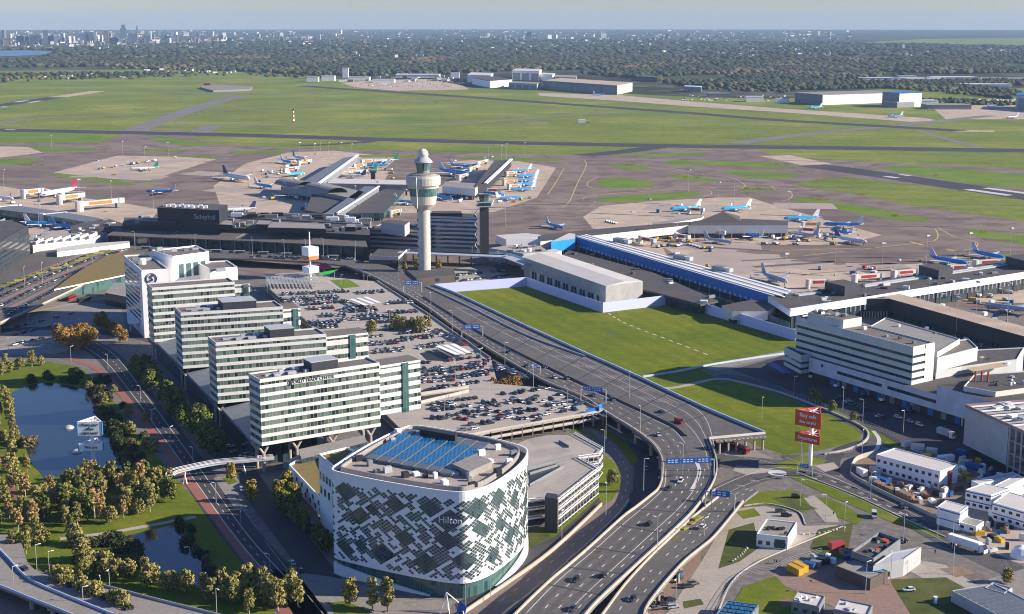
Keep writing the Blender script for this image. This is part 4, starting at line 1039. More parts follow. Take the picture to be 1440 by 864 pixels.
# ------------------------------------------------------------------ piers
M_BLUE = ribbed("pier blue cladding", (.015, .15, .46), (.02, .17, .50), 4.0, .5, 0, .45)
M_CYAN = mat("bright blue cladding", (.015, .31, .68), .5)
def pier(label, px, z, wm, rm, stripes=0, zb=4.0, legs=8, name="pier", base=None, cat="pier"):
    P = GP(px, z); t = thing(name, label, cat, (P[0].x, P[0].y, 0))
    b = MB(); b.prism(P, zb, z, 0, 1); b.build("wall", [wm, rm], t)
    b = MB(); b.prism(inset(P, 2.0), .2, zb+.01); b.build("ground_floor", base or M_GLASSD, t)
    if stripes:
        for k in range(stripes):
            f = (k+.5)/stripes; b = MB(); b.bar(P[0].lerp(P[3], f)+Vector((0, 0, .02)), P[1].lerp(P[2], f)+Vector((0, 0, .02)), (P[0]-P[3]).length/stripes*.35, .5); b.build("roof_ridge", M_WPANEL, t)
    for k in range(legs):
        p = P[0].lerp(P[1], (k+.5)/legs); b = MB(); b.box(p.x, p.y, .1, .8, .8, zb); b.build("column", M_CONC, t)
    return t, P
t, P = pier("long pier with deep blue wall and white striped roof", [(809, 333), (1100, 420), (1113, 408), (826, 330)], 13, M_BLUE, M_ROOFW, 3, 4.5, 22)
d1 = (P[1]-P[0])
b = MB(); 
for k in range(46):
    p = P[0]+d1*((k+.3)/46); e = d1.normalized()*2.6; n1 = Vector((d1.y, -d1.x, 0)).normalized()*.1; q0, q1 = p+n1, p+e+n1
    b.quad((*q0.xy, 4.8), (*q1.xy, 4.8), (*q1.xy, 6.6), (*q0.xy, 6.6))
b.build("window_row", M_SHEDW, t)
for x, y in ((872, 341), (957, 365), (1012, 381)):
    b = MB(); q = G(x, y, 13); b.box(q.x, q.y, 13, 11, 6, 3.6, -.75); b.build("roof_unit", M_GREY, t); b = MB(); b.box(q.x+6, q.y-5, 13, 5, 5, 3, -.75); b.build("roof_unit", M_LGREY, t)
t, P = pier("short bright blue clad link at the head of the blue pier", [(775, 340), (809, 336), (809, 329), (800, 328)], 13, M_CYAN, M_ROOFW, 0, 4, 3, "pier_link", cat="link building")
t, P = pier("white walled pier with a dark roof leading to the angular grey gate building", [(760, 340), (830, 332), (968, 317), (968, 312), (830, 323), (760, 331)], 11, M_WOFF, M_ROOFD, 0, 4, 8)
t, P = pier("grey banded gate building with angular dark hipped roof", [(968, 317.5), (1108, 317), (1108, 310.5), (1046, 308), (985, 310)], 12, M_LGREY, M_ROOFD, 0, 4.5, 8, "gate_building", cat="gate building")
b = MB(); q = GP([(980, 312), (1042, 312), (1040, 304), (1004, 303)], 12.1); c = sum(q, Vector())/4; c.z = 19
b.prism(q, 5, 12.1)
for i in range(4): b.tri(q[i], q[(i+1) % 4], c)
b.build("hipped_roof", M_ROOFD, t)
t, P = pier("curved open white canopy in front of the angular grey gate building", [(920, 318), (985, 307), (990, 304), (918, 313)], 9, M_WOFF, M_ROOFG, 0, 7, 3, "canopy", cat="canopy")
t, P = pier("low white hall left of the bright blue link", [(697, 331), (740, 328), (765, 331), (760, 336), (712, 337)], 10, M_WPANEL, M_ROOFW, 0, 3, 4, "gate_building", cat="gate building")
# centre piers
t, P = pier("grey roofed pier with a white edge, leading away left of the control tower", [(415, 262), (483, 222), (503, 219), (440, 265)], 14, M_GREY, mat("blue grey roof", (.16, .18, .21), .7), 0, 5, 8)
b = MB(); b.bar(P[3]+Vector((0, 0, .1)), P[2]+Vector((0, 0, .1)), 3.5, 1.5); b.build("roof_edge", M_WPANEL, t)
t, P = pier("dark roofed pier with a white edge, leading away right of the control tower", [(668, 262), (695, 226), (719, 225), (683, 259)], 14, M_BLACK, M_ROOFD, 0, 5, 8)
b = MB(); b.bar(P[3]+Vector((0, 0, .1)), P[2]+Vector((0, 0, .1)), 4, 1.5); b.build("roof_edge", M_WPANEL, t)
t, P = pier("sloping blue grey concourse roof between the terminal and the centre piers", [(457, 300), (474, 301), (533, 263), (513, 262)], 13, M_GREY, MATS["blue grey roof"], 0, 5, 8)
b = MB(); b.bar(P[1]+Vector((0, 0, .1)), P[2]+Vector((0, 0, .1)), 2, 1.2); b.build("roof_edge", M_WPANEL, t)
t, P = pier("grey concourse with rounded roofs crossing behind the pier with the white edge", [(395, 262), (435, 267), (500, 280), (512, 270), (460, 258), (405, 252)], 13, M_GREY, M_ROOFG, 0, 5, 6)
for a, c in (((398, 258), (430, 263)), ((440, 264), (475, 272))):
    b = MB(); q0, q1 = G(*a, 13), G(*c, 13)
    dd = (q1-q0).normalized(); nn_ = Vector((-dd.y, dd.x, 0)); pts = []
    for k in range(9):
        an = math.pi*k/8; pts.append(nn_*(12*math.cos(an))+Vector((0, 0, 6*math.sin(an))))
    b.strip([q0+p for p in pts], [q1+p for p in pts]); b.build("barrel_roof", M_ROOFG, t)
t, P = pier("long white roofed corridor behind the control tower linking the two centre piers", [(460, 258), (575, 260), (575, 254), (470, 251)], 13, M_GREY, M_ROOFW, 0, 5, 8)
t, P = pier("white roofed concourse right of the control tower cab", [(622, 262), (668, 266), (676, 258), (626, 256)], 13, M_WOFF, M_ROOFG, 0, 5, 6)
t, P = pier("low dark gate building below the concourse left of the control tower", [(430, 296), (452, 300), (500, 276), (440, 270)], 9, M_GLASSD, M_ROOFD, 0, 3, 6, "gate_building", cat="gate building")
t, P = pier("teal glazed gate rooms beside the sloping blue grey roof", [(478, 300), (540, 300), (560, 280), (570, 268), (540, 266)], 8, M_GLASST, M_ROOFD, 0, 3, 6, "gate_building", cat="gate building")
pt_ = G(525, 262); t = thing("small_tower", "short dark apron tower with a flat cap on the concourse", "tower", (pt_.x, pt_.y, 0))
b = MB(); b.box(pt_.x, pt_.y, .2, 5, 5, 19); b.build("shaft", M_BLACK, t); b = MB(); b.box(pt_.x, pt_.y, 19, 11, 9, 1.5); b.build("cap", M_ROOFG, t); b = MB(); b.box(pt_.x, pt_.y, 16.5, 8, 7, 2.5); b.build("glazing", M_GLASSD, t)
# left piers
t, P = pier("dark glazed pier with curved walls at the left edge behind the terminal", [(-40, 296), (0, 295), (60, 302), (118, 312), (146, 310), (138, 306.5), (80, 297), (30, 290), (-40, 289)], 10, M_GLASST, MATS["blue grey roof"], 0, 4, 6)
t, P = pier("low dark roofed terminal part left of the long terminal roof", [(100, 327), (155, 325), (178, 316), (150, 307), (98, 318)], 14, M_ROOFD, M_ROOFD, 0, 4, 6, "gate_building", cat="gate building")
t, P = pier("beige roofed hall with white saw tooth edge at the left", [(46, 345), (135, 334), (160, 322), (110, 321), (60, 327), (38, 335)], 13, M_WOFF, M_PLAZA, 0, 5, 8, "hall", cat="hall")
for k in range(7):
    b = MB(); a = G(50+k*12.5, 344-k*1.4, 13.2); c = G(61+k*12.5, 339-k*1.4, 13.2); b.bar(a, c, 1.2, 2.4); b.build("roof_light", M_WPANEL, t)
b = MB(); b.bar(G(47, 348, 10), G(136, 336, 10), 1, 4); b.build("white_fascia", M_WPANEL, t)
do = thing("dark_office", "dark glass office block cut by the left edge of the picture", "office block", G(10, 372))
P = [G(-60, 350, 31), G(-10, 347, 31), G(40, 318, 31), G(20, 310, 31), G(-60, 318, 31)]; banded(do, P, .3, 31, 8, M_BLACKM, M_GLASSD, M_ROOFD, .5)
t, P = pier("curving white walkway roof along the left access road", [(80, 355), (160, 345), (182, 342), (182, 339), (120, 343), (80, 349)], 11, M_WPANEL, M_ROOFW, 0, 6, 6, "walkway", cat="walkway")
# sedum roof over the station
t = thing("sedum_canopy", "brown planted canopy roof with white glass edge left of the white hotel", "canopy", G(130, 400))
P = GP([(76, 407), (178, 386), (206, 360), (203, 355), (153, 358), (120, 376), (97, 391)], 9)
b = MB(); b.prism(P, 8, 9, 0, 1); b.build("roof", [M_WPANEL, M_SEDUM], t); b = MB(); b.prism(inset(P, 2), .2, 8); b.build("glazing", M_GLASST, t)
t = thing("bus_shelter_hall", "grey low station hall below the planted canopy", "hall", G(150, 425)); block(t, [(148, 412), (180, 418), (182, 398), (160, 398)], 9, M_GLASSD, M_ROOFG)

# right long pier and freight building
t, P = pier("long dark roofed pier with white fascia crossing the right edge", [(1111, 437), (1560, 366), (1560, 340), (1330, 380), (1150, 408), (1080, 417)], 13, M_WPANEL, M_ROOFD, 0, 9, 20, base=M_GLASSD)
for k in range(2):
    b = MB(); b.bar(G(1215, 404-k*2, 13.1), G(1420, 373-k*2, 13.1), 2, 1); b.build("rooflight", M_LGREY, t)
b = MB(); b.bar(G(1120, 416, 13.1), G(1152, 412, 13.1), 5, 1); b.build("rooflight", M_LGREY, t)
b = MB(); b.bar(P[0]+Vector((0, 0, 0)), P[1], 1.2, 1.2); b.build("fascia", M_WPANEL, t)
for k in range(60):
    p = P[0].lerp(P[1], .15+.8*k/60); b = MB(); b.box(p.x-.1, p.y-.6, 5.5, .8, .3, 3.6); b.build("mullion", M_WPANEL, t)
for x, y in ((1178, 402), (1310, 379), (1432, 366)):
    bb = thing("roof_box", "black louvred plant box on the pier roof, " + {1178: "nearest the freight building", 1310: "middle one of three", 1432: "at the right edge"}[x], "plant box", G(x, y, 13), "black plant boxes on the right pier")
    q = [G(x-18, y-2, 18), G(x+10, y+5, 18), G(x+30, y+1, 18), G(x+8, y-5, 18)]; b = MB(); b.prism(q, 13.02, 20, 0, 1); b.build("wall", [M_BLACKM, M_ROOFD], bb)
t, P = pier("beige roofed link wing at the near end of the right pier", [(1030, 438), (1080, 438), (1103, 423), (1060, 421), (1015, 430)], 9, M_WOFF, M_ROOFD, 0, 3, 3, "gate_building", cat="gate building")
t, P = pier("long beige flat roofed walkway running behind the freight building", [(1210, 420), (1250, 420), (1500, 490), (1500, 475), (1260, 412), (1215, 416)], 13, M_BLACK, M_STAND, 0, 4, 10, "walkway", cat="walkway")
fb = thing("freight_building", "large grey banded freight office building with loading docks", "freight building", G(1250, 560))
M_FR = mat("pale grey cladding", (.56, .58, .57), .6, (.50, .52, .51), .15)
M_FRC = mat("cream cladding", (.74, .71, .62), .6, (.70, .67, .58), .15)
z = 33
A, B_ = G(1120, 447, z), G(1284, 490, z); C_ = G(1173, 437, z); B3 = G(1314, 483.5, z)
e2 = (B3-B_); P = [A, B_, B3, A+e2*1.05]
banded(fb, P, 13, z, 5, M_FR, M_GLASSD, M_ROOF, .62)
b = MB(); d2 = e2.normalized(); n1 = Vector((d2.y, -d2.x, 0)); q0, q1 = B_.lerp(B3, .58)+n1*.05, B3+n1*.05
b.prism([q0, q1, q1+n1*.3, q0+n1*.3], 13, z+.6); b.build("gable_panel", M_FRC, fb)
for i in range(5):
    b = MB(); q1 = B_.lerp(B3, .58)+n1*.02; b.prism([B_, q1, q1+n1*.25, B_+n1*.25], 13+i*4, 13+i*4+2.5); b.build("gable_band", M_FRC, fb)
b = MB(); q = [G(1136, 440, z+5), G(1186, 450, z+5), G(1212, 446, z+5), G(1150, 434, z+5)]
b.prism(q, z-1, z+5, 0, 1); b.build("plant_room", [M_FR, M_ROOF], fb)
# podium with docks
E0, E1 = A+(A-B_)*.02, G(1345, 600, 13)
e1 = (B_-A).normalized(); A0 = A+e1*15; n1 = Vector((e1.y, -e1.x, 0)); E1 = A+e1*236
wd_ = Vector((-n1.x, -n1.y, 0))*48
b = MB(); b.prism([A0+n1*3, E1+n1*3, E1+wd_, A0+wd_], 5.2, 13.3, 0, 1); b.build("podium", [mat("blue white panel", (.62, .64, .68), .6), M_ROOFD], fb)
b = MB(); b.prism([A0, E1, E1+wd_, A0+wd_], .15, 5.2); b.build("dock_wall", M_DARK, fb)
for a, l_, zz in ((25, 2, 9.8), (38, 34, 8.6), (76, 34, 8.6), (140, 34, 8.6), (180, 40, 8.6)):
    b = MB(); q0, q1 = A+e1*a+n1*3.06, A+e1*(a+l_)+n1*3.06; b.quad((*q0.xy, zz), (*q1.xy, zz), (*q1.xy, zz+1.7), (*q0.xy, zz+1.7)); b.build("window_band", M_GLASSD, fb)
for k in range(22):
    b = MB(); q = A+e1*(30+k*9)+n1*.1; q1 = q+e1*3.6; b.quad((*q.xy, .4), (*q1.xy, .4), (*q1.xy, 4.4), (*q.xy, 4.4)); b.build("dock_door", M_GREY if k % 2 else M_BLUE, fb)
Q = [A-e1*7+n1*2, A+e1*14+n1*8, A+e1*14-n1*2, A-e1*7-n1*2]; banded(fb, Q, 4, 14, 3, M_FR, M_GLASSD, M_ROOFD, .6)
b = MB(); b.bar((*(A-e1*14+n1*6).xy, 3.6), (*(A+e1*10+n1*14).xy, 3.6), 5, .7); b.build("canopy", mat("canopy blue", (.02, .06, .26), .5), fb)
b = MB(); b.prism([A+e1*110+n1*3.02, A+e1*152+n1*3.02, A+e1*152+wd_, A+e1*110+wd_], 13.3, 18, 0, 1); b.build("upper_wing", [MATS["blue white panel"], M_ROOFD], fb)
b = MB(); b.prism([A+e1*165+n1*2.0, A+e1*236+n1*2.0, A+e1*236+wd_*1.6, A+e1*165+wd_*1.6], 13.3, 15.4, 0, 1); b.build("upper_wing", [MATS["blue white panel"], M_ROOFD], fb)
# rear roofs
def frb(px, z, wm, rm, par=.6): 
    P = GP(px, z); solidb(fb, P, .2, z, wm, rm, par, "rear_wing")
frb([(1318, 505), (1375, 490), (1362, 478), (1310, 484)], 24, M_FR, M_ROOF)
frb([(1215, 465), (1318, 497), (1350, 478), (1245, 448)], 26.5, M_FR, M_ROOFG)
frb([(1316, 524), (1353, 517), (1430, 507), (1440, 490), (1376, 493), (1320, 505)], 17, M_FR, M_ROOFD)
frb([(1355, 545), (1400, 553), (1460, 545), (1460, 522), (1370, 528)], 20, M_FRC, M_ROOFD)
sheetpart(fb, "ochre_roof_sheet", [(1358, 518), (1411, 509), (1418, 515), (1370, 523)], 17.06, mat("ochre roof", (.50, .38, .24), .8))  # ochre sheet laid flat over the dark rear roof
for x in (1371, 1380, 1389):
    b = MB(); q = G(x, 537, 20); b.cyl(q.x, q.y, 20, 25.5, .55, n=8); b.build("chimney", mat("red chimney", (.42, .09, .06), .6), fb)
for k in range(40):
    x, y, zz = RND.choice([(RND.uniform(1330, 1430), RND.uniform(500, 516), 17), (RND.uniform(1220, 1330), RND.uniform(458, 484), 26.5), (RND.uniform(1190, 1290), RND.uniform(455, 480), 33), (RND.uniform(1375, 1440), RND.uniform(527, 545), 20), (RND.uniform(1145, 1195), RND.uniform(438, 447), 38)])
    if zz == 33: 
        f = RND.random(); p = A.lerp(B_, .3+.65*f)+e2*RND.uniform(.2, .8); q = p
    else: q = G(x, y, zz)
    b = MB(); b.box(q.x, q.y, zz, RND.uniform(.9, 2.5), RND.uniform(.9, 2), RND.uniform(.7, 1.8), .3); b.build("roof_unit", RND.choice([M_WPANEL, M_LGREY, M_GREY, M_ROOFD]), fb)
# building under construction, far right
cb = thing("unfinished_building", "grey clad building under construction with open roof frame at the right edge", "building", G(1400, 650))
z = 22
A_, B_, C_ = G(1358, 570, z), G(1440, 607, z), G(1364, 564, z); e1c = (B_-A_); n1c = Vector((-e1c.y, e1c.x, 0)).normalized()*40
P = [A_, A_+e1c*1.5, A_+e1c*1.5+n1c, A_+n1c]
b = MB(); b.prism([P[0], P[0].lerp(P[1], .5), P[0].lerp(P[1], .5)+n1c, P[3]], 3, z-1.0, 0, 1); b.build("wall", [ribbed("ribbed grey cladding", (.44, .46, .47), (.36, .38, .39), 1.0, .5, 1, .5), M_ROOFG], cb)
b = MB(); b.prism(inset(P, 3), .2, 3.2); b.build("base", M_DARK, cb)
for zz in (3, 9, 15, 21): 
    b = MB(); b.prism([P[0].lerp(P[1], .5), P[1], P[2], P[0].lerp(P[1], .5)+n1c], zz, zz+.6); b.build("floor_slab", M_CONC, cb)
for k in range(8):
    p = P[0].lerp(P[1], .52+.065*k); b = MB(); b.box(p.x, p.y, .1, .6, .6, z-.5); b.build("column", M_STEEL, cb)
parapet(cb, [Vector((*p.xy, 0)) for p in P], z-.99, 1.4, .5, mat("rim steel", (.30, .22, .21), .6))
for k in range(14):
    p = P[0].lerp(P[1], .04+.06*k); b = MB(); b.bar((*p.xy, z-.5), (*(p+n1c).xy, z-.5), .4, .7); b.build("roof_beam", M_STEEL if k % 2 else M_WPANEL, cb)
for k in range(10):
    p = P[0].lerp(P[1], RND.uniform(.05, .45))+n1c*RND.uniform(.1, .8); b = MB(); b.box(p.x, p.y, z+.25, RND.uniform(2, 6), RND.uniform(1.5, 4), RND.uniform(.4, 1.2), .5); b.build("material_stack", RND.choice([M_WPANEL, M_LGREY, M_WOFF]), cb)
# ------------------------------------------------------------------ elevated roads
M_PARA = mat("road parapet", (.46, .40, .33), .85, (.40, .35, .29), .3)
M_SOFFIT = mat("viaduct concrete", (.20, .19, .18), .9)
def deck(name, px, z, m, thick=1.1, cols=(), edges=(), h=.9, kind='structure'):
    """an elevated road slab; z one height or one per point; edges = index pairs that carry a parapet"""
    Z = z if isinstance(z, list) else [z]*len(px)
    P = [G(x, y, zz) for (x, y), zz in zip(px, Z)]
    n = len(P); o = thing(name, "", "") if False else None
    b = MB()
    b.sheet(P, None, 0)
    L = [p-Vector((0, 0, thick)) for p in P]
    ar = sum(P[i].x*P[(i+1) % n].y-P[(i+1) % n].x*P[i].y for i in range(n))
    for i in range(n):
        j = (i+1) % n
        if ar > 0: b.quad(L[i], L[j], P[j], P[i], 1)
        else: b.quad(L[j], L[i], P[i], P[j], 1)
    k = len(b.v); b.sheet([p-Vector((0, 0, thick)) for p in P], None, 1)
    o = b.build(name, [m, M_SOFFIT]); o["kind"] = kind
    return o, P
def pwall(name, P, h, wd, m, label, cat="parapet", group=None):
    b = MB(); L, R = offs(P, wd/2), offs(P, -wd/2); U = Vector((0, 0, h))
    b.strip([p+U for p in L], [p+U for p in R]); b.strip([p+U for p in R], R); b.strip(L, [p+U for p in L])
    o = b.build(name, m); tag(o, label, cat, group); return o
def pillar(x, y, z, r=.7, label="", group=None, g=None):
    b = MB(); q = G(x, y, z) if g is None else g; b.cyl(q.x, q.y, .1, z-.8, r, n=8); b.box(q.x, q.y, z-1.6, 3.4, 1.6, .8); o = b.build("viaduct_pier", M_CONC); tag(o, label, "bridge pier", group); return o
ZH = 7.0
left = [(0, 470), (0, 455), (80, 419), (190, 366), (260, 362), (340, 364), (440, 368), (486, 374), (507, 382), (540, 397), (600, 432), (640, 461), (700, 499), (762, 535), (818, 558), (851, 580), (887, 602), (912, 620), (925, 634), (932, 650), (932, 670), (926, 688), (914, 699), (895, 714), (875, 729), (830, 770), (800, 796), (778, 814), (745, 845), (720, 870)]
right = [(820, 870), (840, 847), (888, 802), (944, 750), (976, 718), (1000, 685), (1008, 662), (1006, 642), (997, 618), (1076, 610.5), (1000, 579), (952, 557), (904, 534), (823, 498), (740, 460), (640, 413), (610, 402), (575, 388), (545, 374), (500, 366), (330, 352.5), (180, 345), (150, 339), (55, 353), (0, 375), (-60, 400), (-60, 470)]
hw, HP = deck("motorway_viaduct", left+right, ZH, M_ASPH2, 1.2)
# edges
Pl = smooth(GP(left[7:], ZH), 5); Pr = smooth(GP(right[:9], ZH), 5)
pwall("parapet", Pl, 1.0, .5, M_PARA, "concrete parapet on the car park side of the motorway viaduct")
pwall("parapet", Pr, 1.0, .5, M_PARA, "curved concrete parapet on the roundabout side of the motorway viaduct")
pwall("parapet", GP([(997, 618), (1076, 610.5)], ZH), 1.1, .5, M_WOFF, "pale parapet across the broad end of the road deck above the buses")
pwall("parapet", GP([(1076, 610.5), (1000, 579), (952, 557), (904, 534), (823, 498), (740, 460), (640, 413), (610, 402)], ZH), 1.3, .7, M_LBLUE, "pale blue parapet between the road deck and the green plot")
pwall("parapet", smooth(GP([(0, 455), (80, 419), (190, 366)], ZH), 4), 1.0, .5, M_PARA, "concrete parapet of the access road deck left of the white hotel")
pwall("central_barrier", smooth(GP([(596, 418), (640, 446), (682, 472), (740, 502), (800, 531), (880, 568), (930, 591), (951, 602), (965, 614)], ZH), 5), .9, .7, mat("barrier concrete", (.14, .13, .12), .9), "dark central barrier between the two carriageways", "barrier")
pwall("side_barrier", smooth(GP([(600, 404), (660, 432), (740, 472), (823, 502)], ZH), 5), .9, .6, M_STEEL, "grey steel barrier along the bus lane beside the plot", "barrier")
for k in range(6):
    pillar(1012+k*12.2, 618-k*1.1, ZH, .6, "round concrete column under the broad road deck end above the buses", "columns under the broad deck end")
for k, (x, y) in enumerate([(866, 589), (889, 604), (911, 621), (924, 640), (926, 668), (905, 704), (870, 733), (836, 764)]): pillar(x+5, y, ZH, .8, "viaduct pier under the car park side of the motorway", "viaduct piers on the car park side")
# markings on the viaduct
mb = MB(); zm = ZH+.03
def vd(px, wd=.3, on=3, off=9): dash(px, wd, zm, on, off)
def vs_(px, wd=.28): solid(px, wd, zm)
_o = mb
lanes = [[(925, 634), (880, 600), (800, 553), (700, 500), (640, 464), (600, 436)]]
def lane(f, a, b_): return [(x0+(x1-x0)*f, y0+(y1-y0)*f) for (x0, y0), (x1, y1) in zip(a, b_)]
La = [(560, 410), (640, 461), (700, 499), (762, 535), (818, 558), (851, 580), (887, 602), (912, 620), (925, 634), (932, 655), (928, 685), (895, 714), (830, 770), (745, 845)]
Lb = [(585, 410), (660, 460), (720, 492), (785, 526), (850, 556), (888, 572), (925, 590), (950, 602), (968, 622), (978, 646), (972, 690), (940, 724), (880, 778), (800, 860)]
for f in (.1, .9): vs_(lane(f, La[:9], Lb[:9]))
for f in (.37, .64): vd(lane(f, La[:10], Lb[:10]), .35, 3, 7)
Ra = [(932, 660), (930, 684), (914, 702), (875, 734), (830, 774), (778, 818), (735, 862)]
Rb = [(1006, 660), (998, 686), (974, 718), (942, 750), (886, 802), (838, 848), (822, 866)]
for f in (.06, .94, .70): vs_(lane(f, Ra, Rb), .32)
for f in (.28, .49, .80): vd(lane(f, Ra, Rb), .4, 3, 7)
Ba = [(640, 432), (740, 484), (830, 525), (900, 560), (960, 592), (990, 630), (996, 660)]
Bb = [(660, 426), (760, 475), (850, 516), (925, 550), (985, 580), (1004, 625), (1004, 650)]
for f in (0, .5, 1): vs_(lane(f, Ba, Bb), .25)
for k in range(12):
    f = k/12; a = G(640+300*f, 440+140*f, zm); c = G(660+330*f, 424+132*f, zm)
for y0 in (378, 384, 389): vd([(500, y0-4), (545, y0+8), (600, y0+36)], .35, 3, 6)
P = smooth(GP([(978, 650), (982, 662), (978, 676), (970, 690)], zm), 6); mb.strip(offs(P, 1.3), offs(P, -.3))
struct("road_marking", mb, M_WHITE)
mb = MB()
for k in range(26):       # dark expansion joints across the deck
    f = k/25; a = (610+385*f, 442+200*f*.98); 
for a, c in (((670, 486), (725, 453)), ((730, 518), (792, 485)), ((790, 547), (850, 513)), ((842, 574), (912, 540)), ((886, 602), (970, 566)), ((640, 470), (690, 437)), ((700, 503), (760, 470)), ((760, 536), (823, 500)), ((818, 560), (880, 526)), ((868, 590), (940, 553)), ((905, 616), (1000, 580)), ((930, 640), (1004, 632)), ((932, 662), (1006, 662)), ((924, 690), (998, 688)), ((896, 716), (974, 722)), ((866, 738), (944, 752)), ((832, 770), (912, 782)), ((800, 798), (882, 808)), ((770, 822), (850, 838))):
    mb.bar(G(*a, ZH+.01), G(*c, ZH+.01), .9, .02)
struct("expansion_joint", mb, M_DARK)
# second viaduct from the roundabout
zA = [1.0, 2.0, 4.0, 5.5, 6, 6, 6]
l2 = [(1046, 686), (1010, 700), (975, 728), (940, 760), (914, 785), (880, 822), (850, 862), (840, 875)]
r2 = [(905, 875), (912, 850), (956, 797), (985, 772), (1003, 757), (1026, 730), (1045, 706), (1066, 690)]
d2, P2 = deck("slip_road_viaduct", l2+r2, [1, 2.5, 4, 5.5, 6, 6, 6, 6]+[6, 6, 6, 5.5, 5, 4, 2.5, 1], M_ASPH2, 1.0)
pwall("parapet", smooth(P2[1:8], 4), .9, .5, M_PARA, "concrete parapet on the motorway side of the slip road")
pwall("parapet", smooth(P2[8:15], 4), .9, .5, M_PARA, "concrete parapet on the brick yard side of the slip road")
for x, y in ((958, 798), (930, 828), (912, 852)): pillar(x-4, y, 6, .7, "viaduct pier under the slip road above the brick yard", "piers under the slip road")
mb = MB()
for f in (.33, .62): 
    px = lane(f, l2[:7], r2[::-1][:7]); Pq = [a.lerp(c, f)+Vector((0, 0, .03)) for a, c in zip(P2[:7], P2[8:][::-1][:7])]
    dash(None, .35, 0, 3, 6, resample(smooth(Pq, 8), 1.0))
struct("road_marking", mb, M_WHITE)
# pinkish ramp down past the hotel
M_PINK = mat("pink asphalt", (.20, .155, .135), .85, (.175, .135, .12), .1, (.225, .175, .155), .5)
rl = [(812, 602), (834, 612), (858, 634), (872, 660), (874, 682), (860, 704), (846, 713), (800, 756), (760, 790), (700, 832), (650, 866)]
rr = [(690, 880), (740, 842), (790, 800), (830, 764), (872, 722), (884, 702), (890, 676), (886, 652), (868, 626), (842, 606), (822, 598)]
ground("ramp_road", rl+rr, M_PINK, .25)
pwall("parapet", smooth(GP([(846, 711), (800, 755), (760, 789), (700, 831), (650, 865)], .25), 4), 1.3, .6, M_PARA, "pale wall on the hotel side of the pink ramp road")
pwall("parapet", smooth(GP([(884, 706), (872, 723), (830, 765), (790, 801), (740, 843), (690, 880)], .25), 4), 1.3, .6, M_PARA, "pale wall on the motorway side of the pink ramp road")
ground("ramp_road", [(700, 880), (745, 845), (795, 803), (835, 768), (870, 735), (876, 740), (840, 775), (800, 806), (770, 830), (740, 865), (725, 885)], M_PINK, .26)
mb = MB()
for a, c in ((.5, 0),): dash([(818, 600), (850, 616), (876, 648), (882, 680), (866, 712), (815, 758), (760, 802), (690, 856)], .3, .29, 3, 7)
struct("road_marking", mb, M_WHITE)
# loop road bottom left
vl, P3 = deck("loop_viaduct", [(-40, 752), (22, 752), (31, 766), (38, 790), (48, 801), (64, 806), (125, 820), (222, 845), (330, 872), (130, 880), (90, 862), (40, 842), (0, 826), (-40, 815)], 5.0, M_PAVE, .9)
pwall("guard_rail", smooth(P3[5:9], 4), .9, .3, M_STEEL, "steel guard rail on the pond side of the loop road", "guard rail")
pwall("guard_rail", smooth(P3[9:14], 4), 1.0, .3, M_LBLUE, "pale guard rail on the outer side of the loop road", "guard rail")
pwall("guard_rail", smooth(GP([(-10, 765), (10, 785), (40, 815), (90, 838), (160, 866)], 5), 4), .9, .4, M_LBLUE, "pale guard rail down the middle of the loop road", "guard rail")
for x, y in ((40, 842), (70, 856)): pillar(x+4, y-4, 5, .9, "viaduct pier under the loop road at the bottom left", "piers under the loop road")
ground("brick_yard", [(-40, 830), (10, 830), (60, 855), (80, 880), (-40, 900)], M_REDPAVE, .22)
# footbridge
fbz = 6.5
fg = thing("footbridge", "slender white footbridge over the red cycle path and the road", "footbridge", G(300, 665))
P4 = smooth(GP([(238, 670), (246, 664), (275, 657), (308, 651), (345, 648), (385, 644)], fbz), 4)
b = MB(); b.strip(offs(P4, 1.6), offs(P4, -1.6)); L = [p-Vector((0, 0, .5)) for p in offs(P4, -1.6)]; b.strip(offs(P4, -1.6), L); b.strip([p-Vector((0, 0, .5)) for p in offs(P4, 1.6)], offs(P4, 1.6)); b.build("deck", M_LGREY, fg)
for s in (1.6, -1.6):
    Q = offs(P4, s)
    for hh in (.55, 1.1):
        b = MB()
        for a, c in zip(Q, Q[1:]): b.bar(a+Vector((0, 0, hh)), c+Vector((0, 0, hh)), .12, .12)
        b.build("railing", M_WPANEL, fg)
for x in (257, 262, 345):
    b = MB(); q = G(x, 661 if x < 300 else 648, fbz); b.tube((q.x-.0, q.y, .1), (q.x+(1.2 if x == 257 else -1.2), q.y, fbz-.4), .3); b.build("support", M_WPANEL, fg)
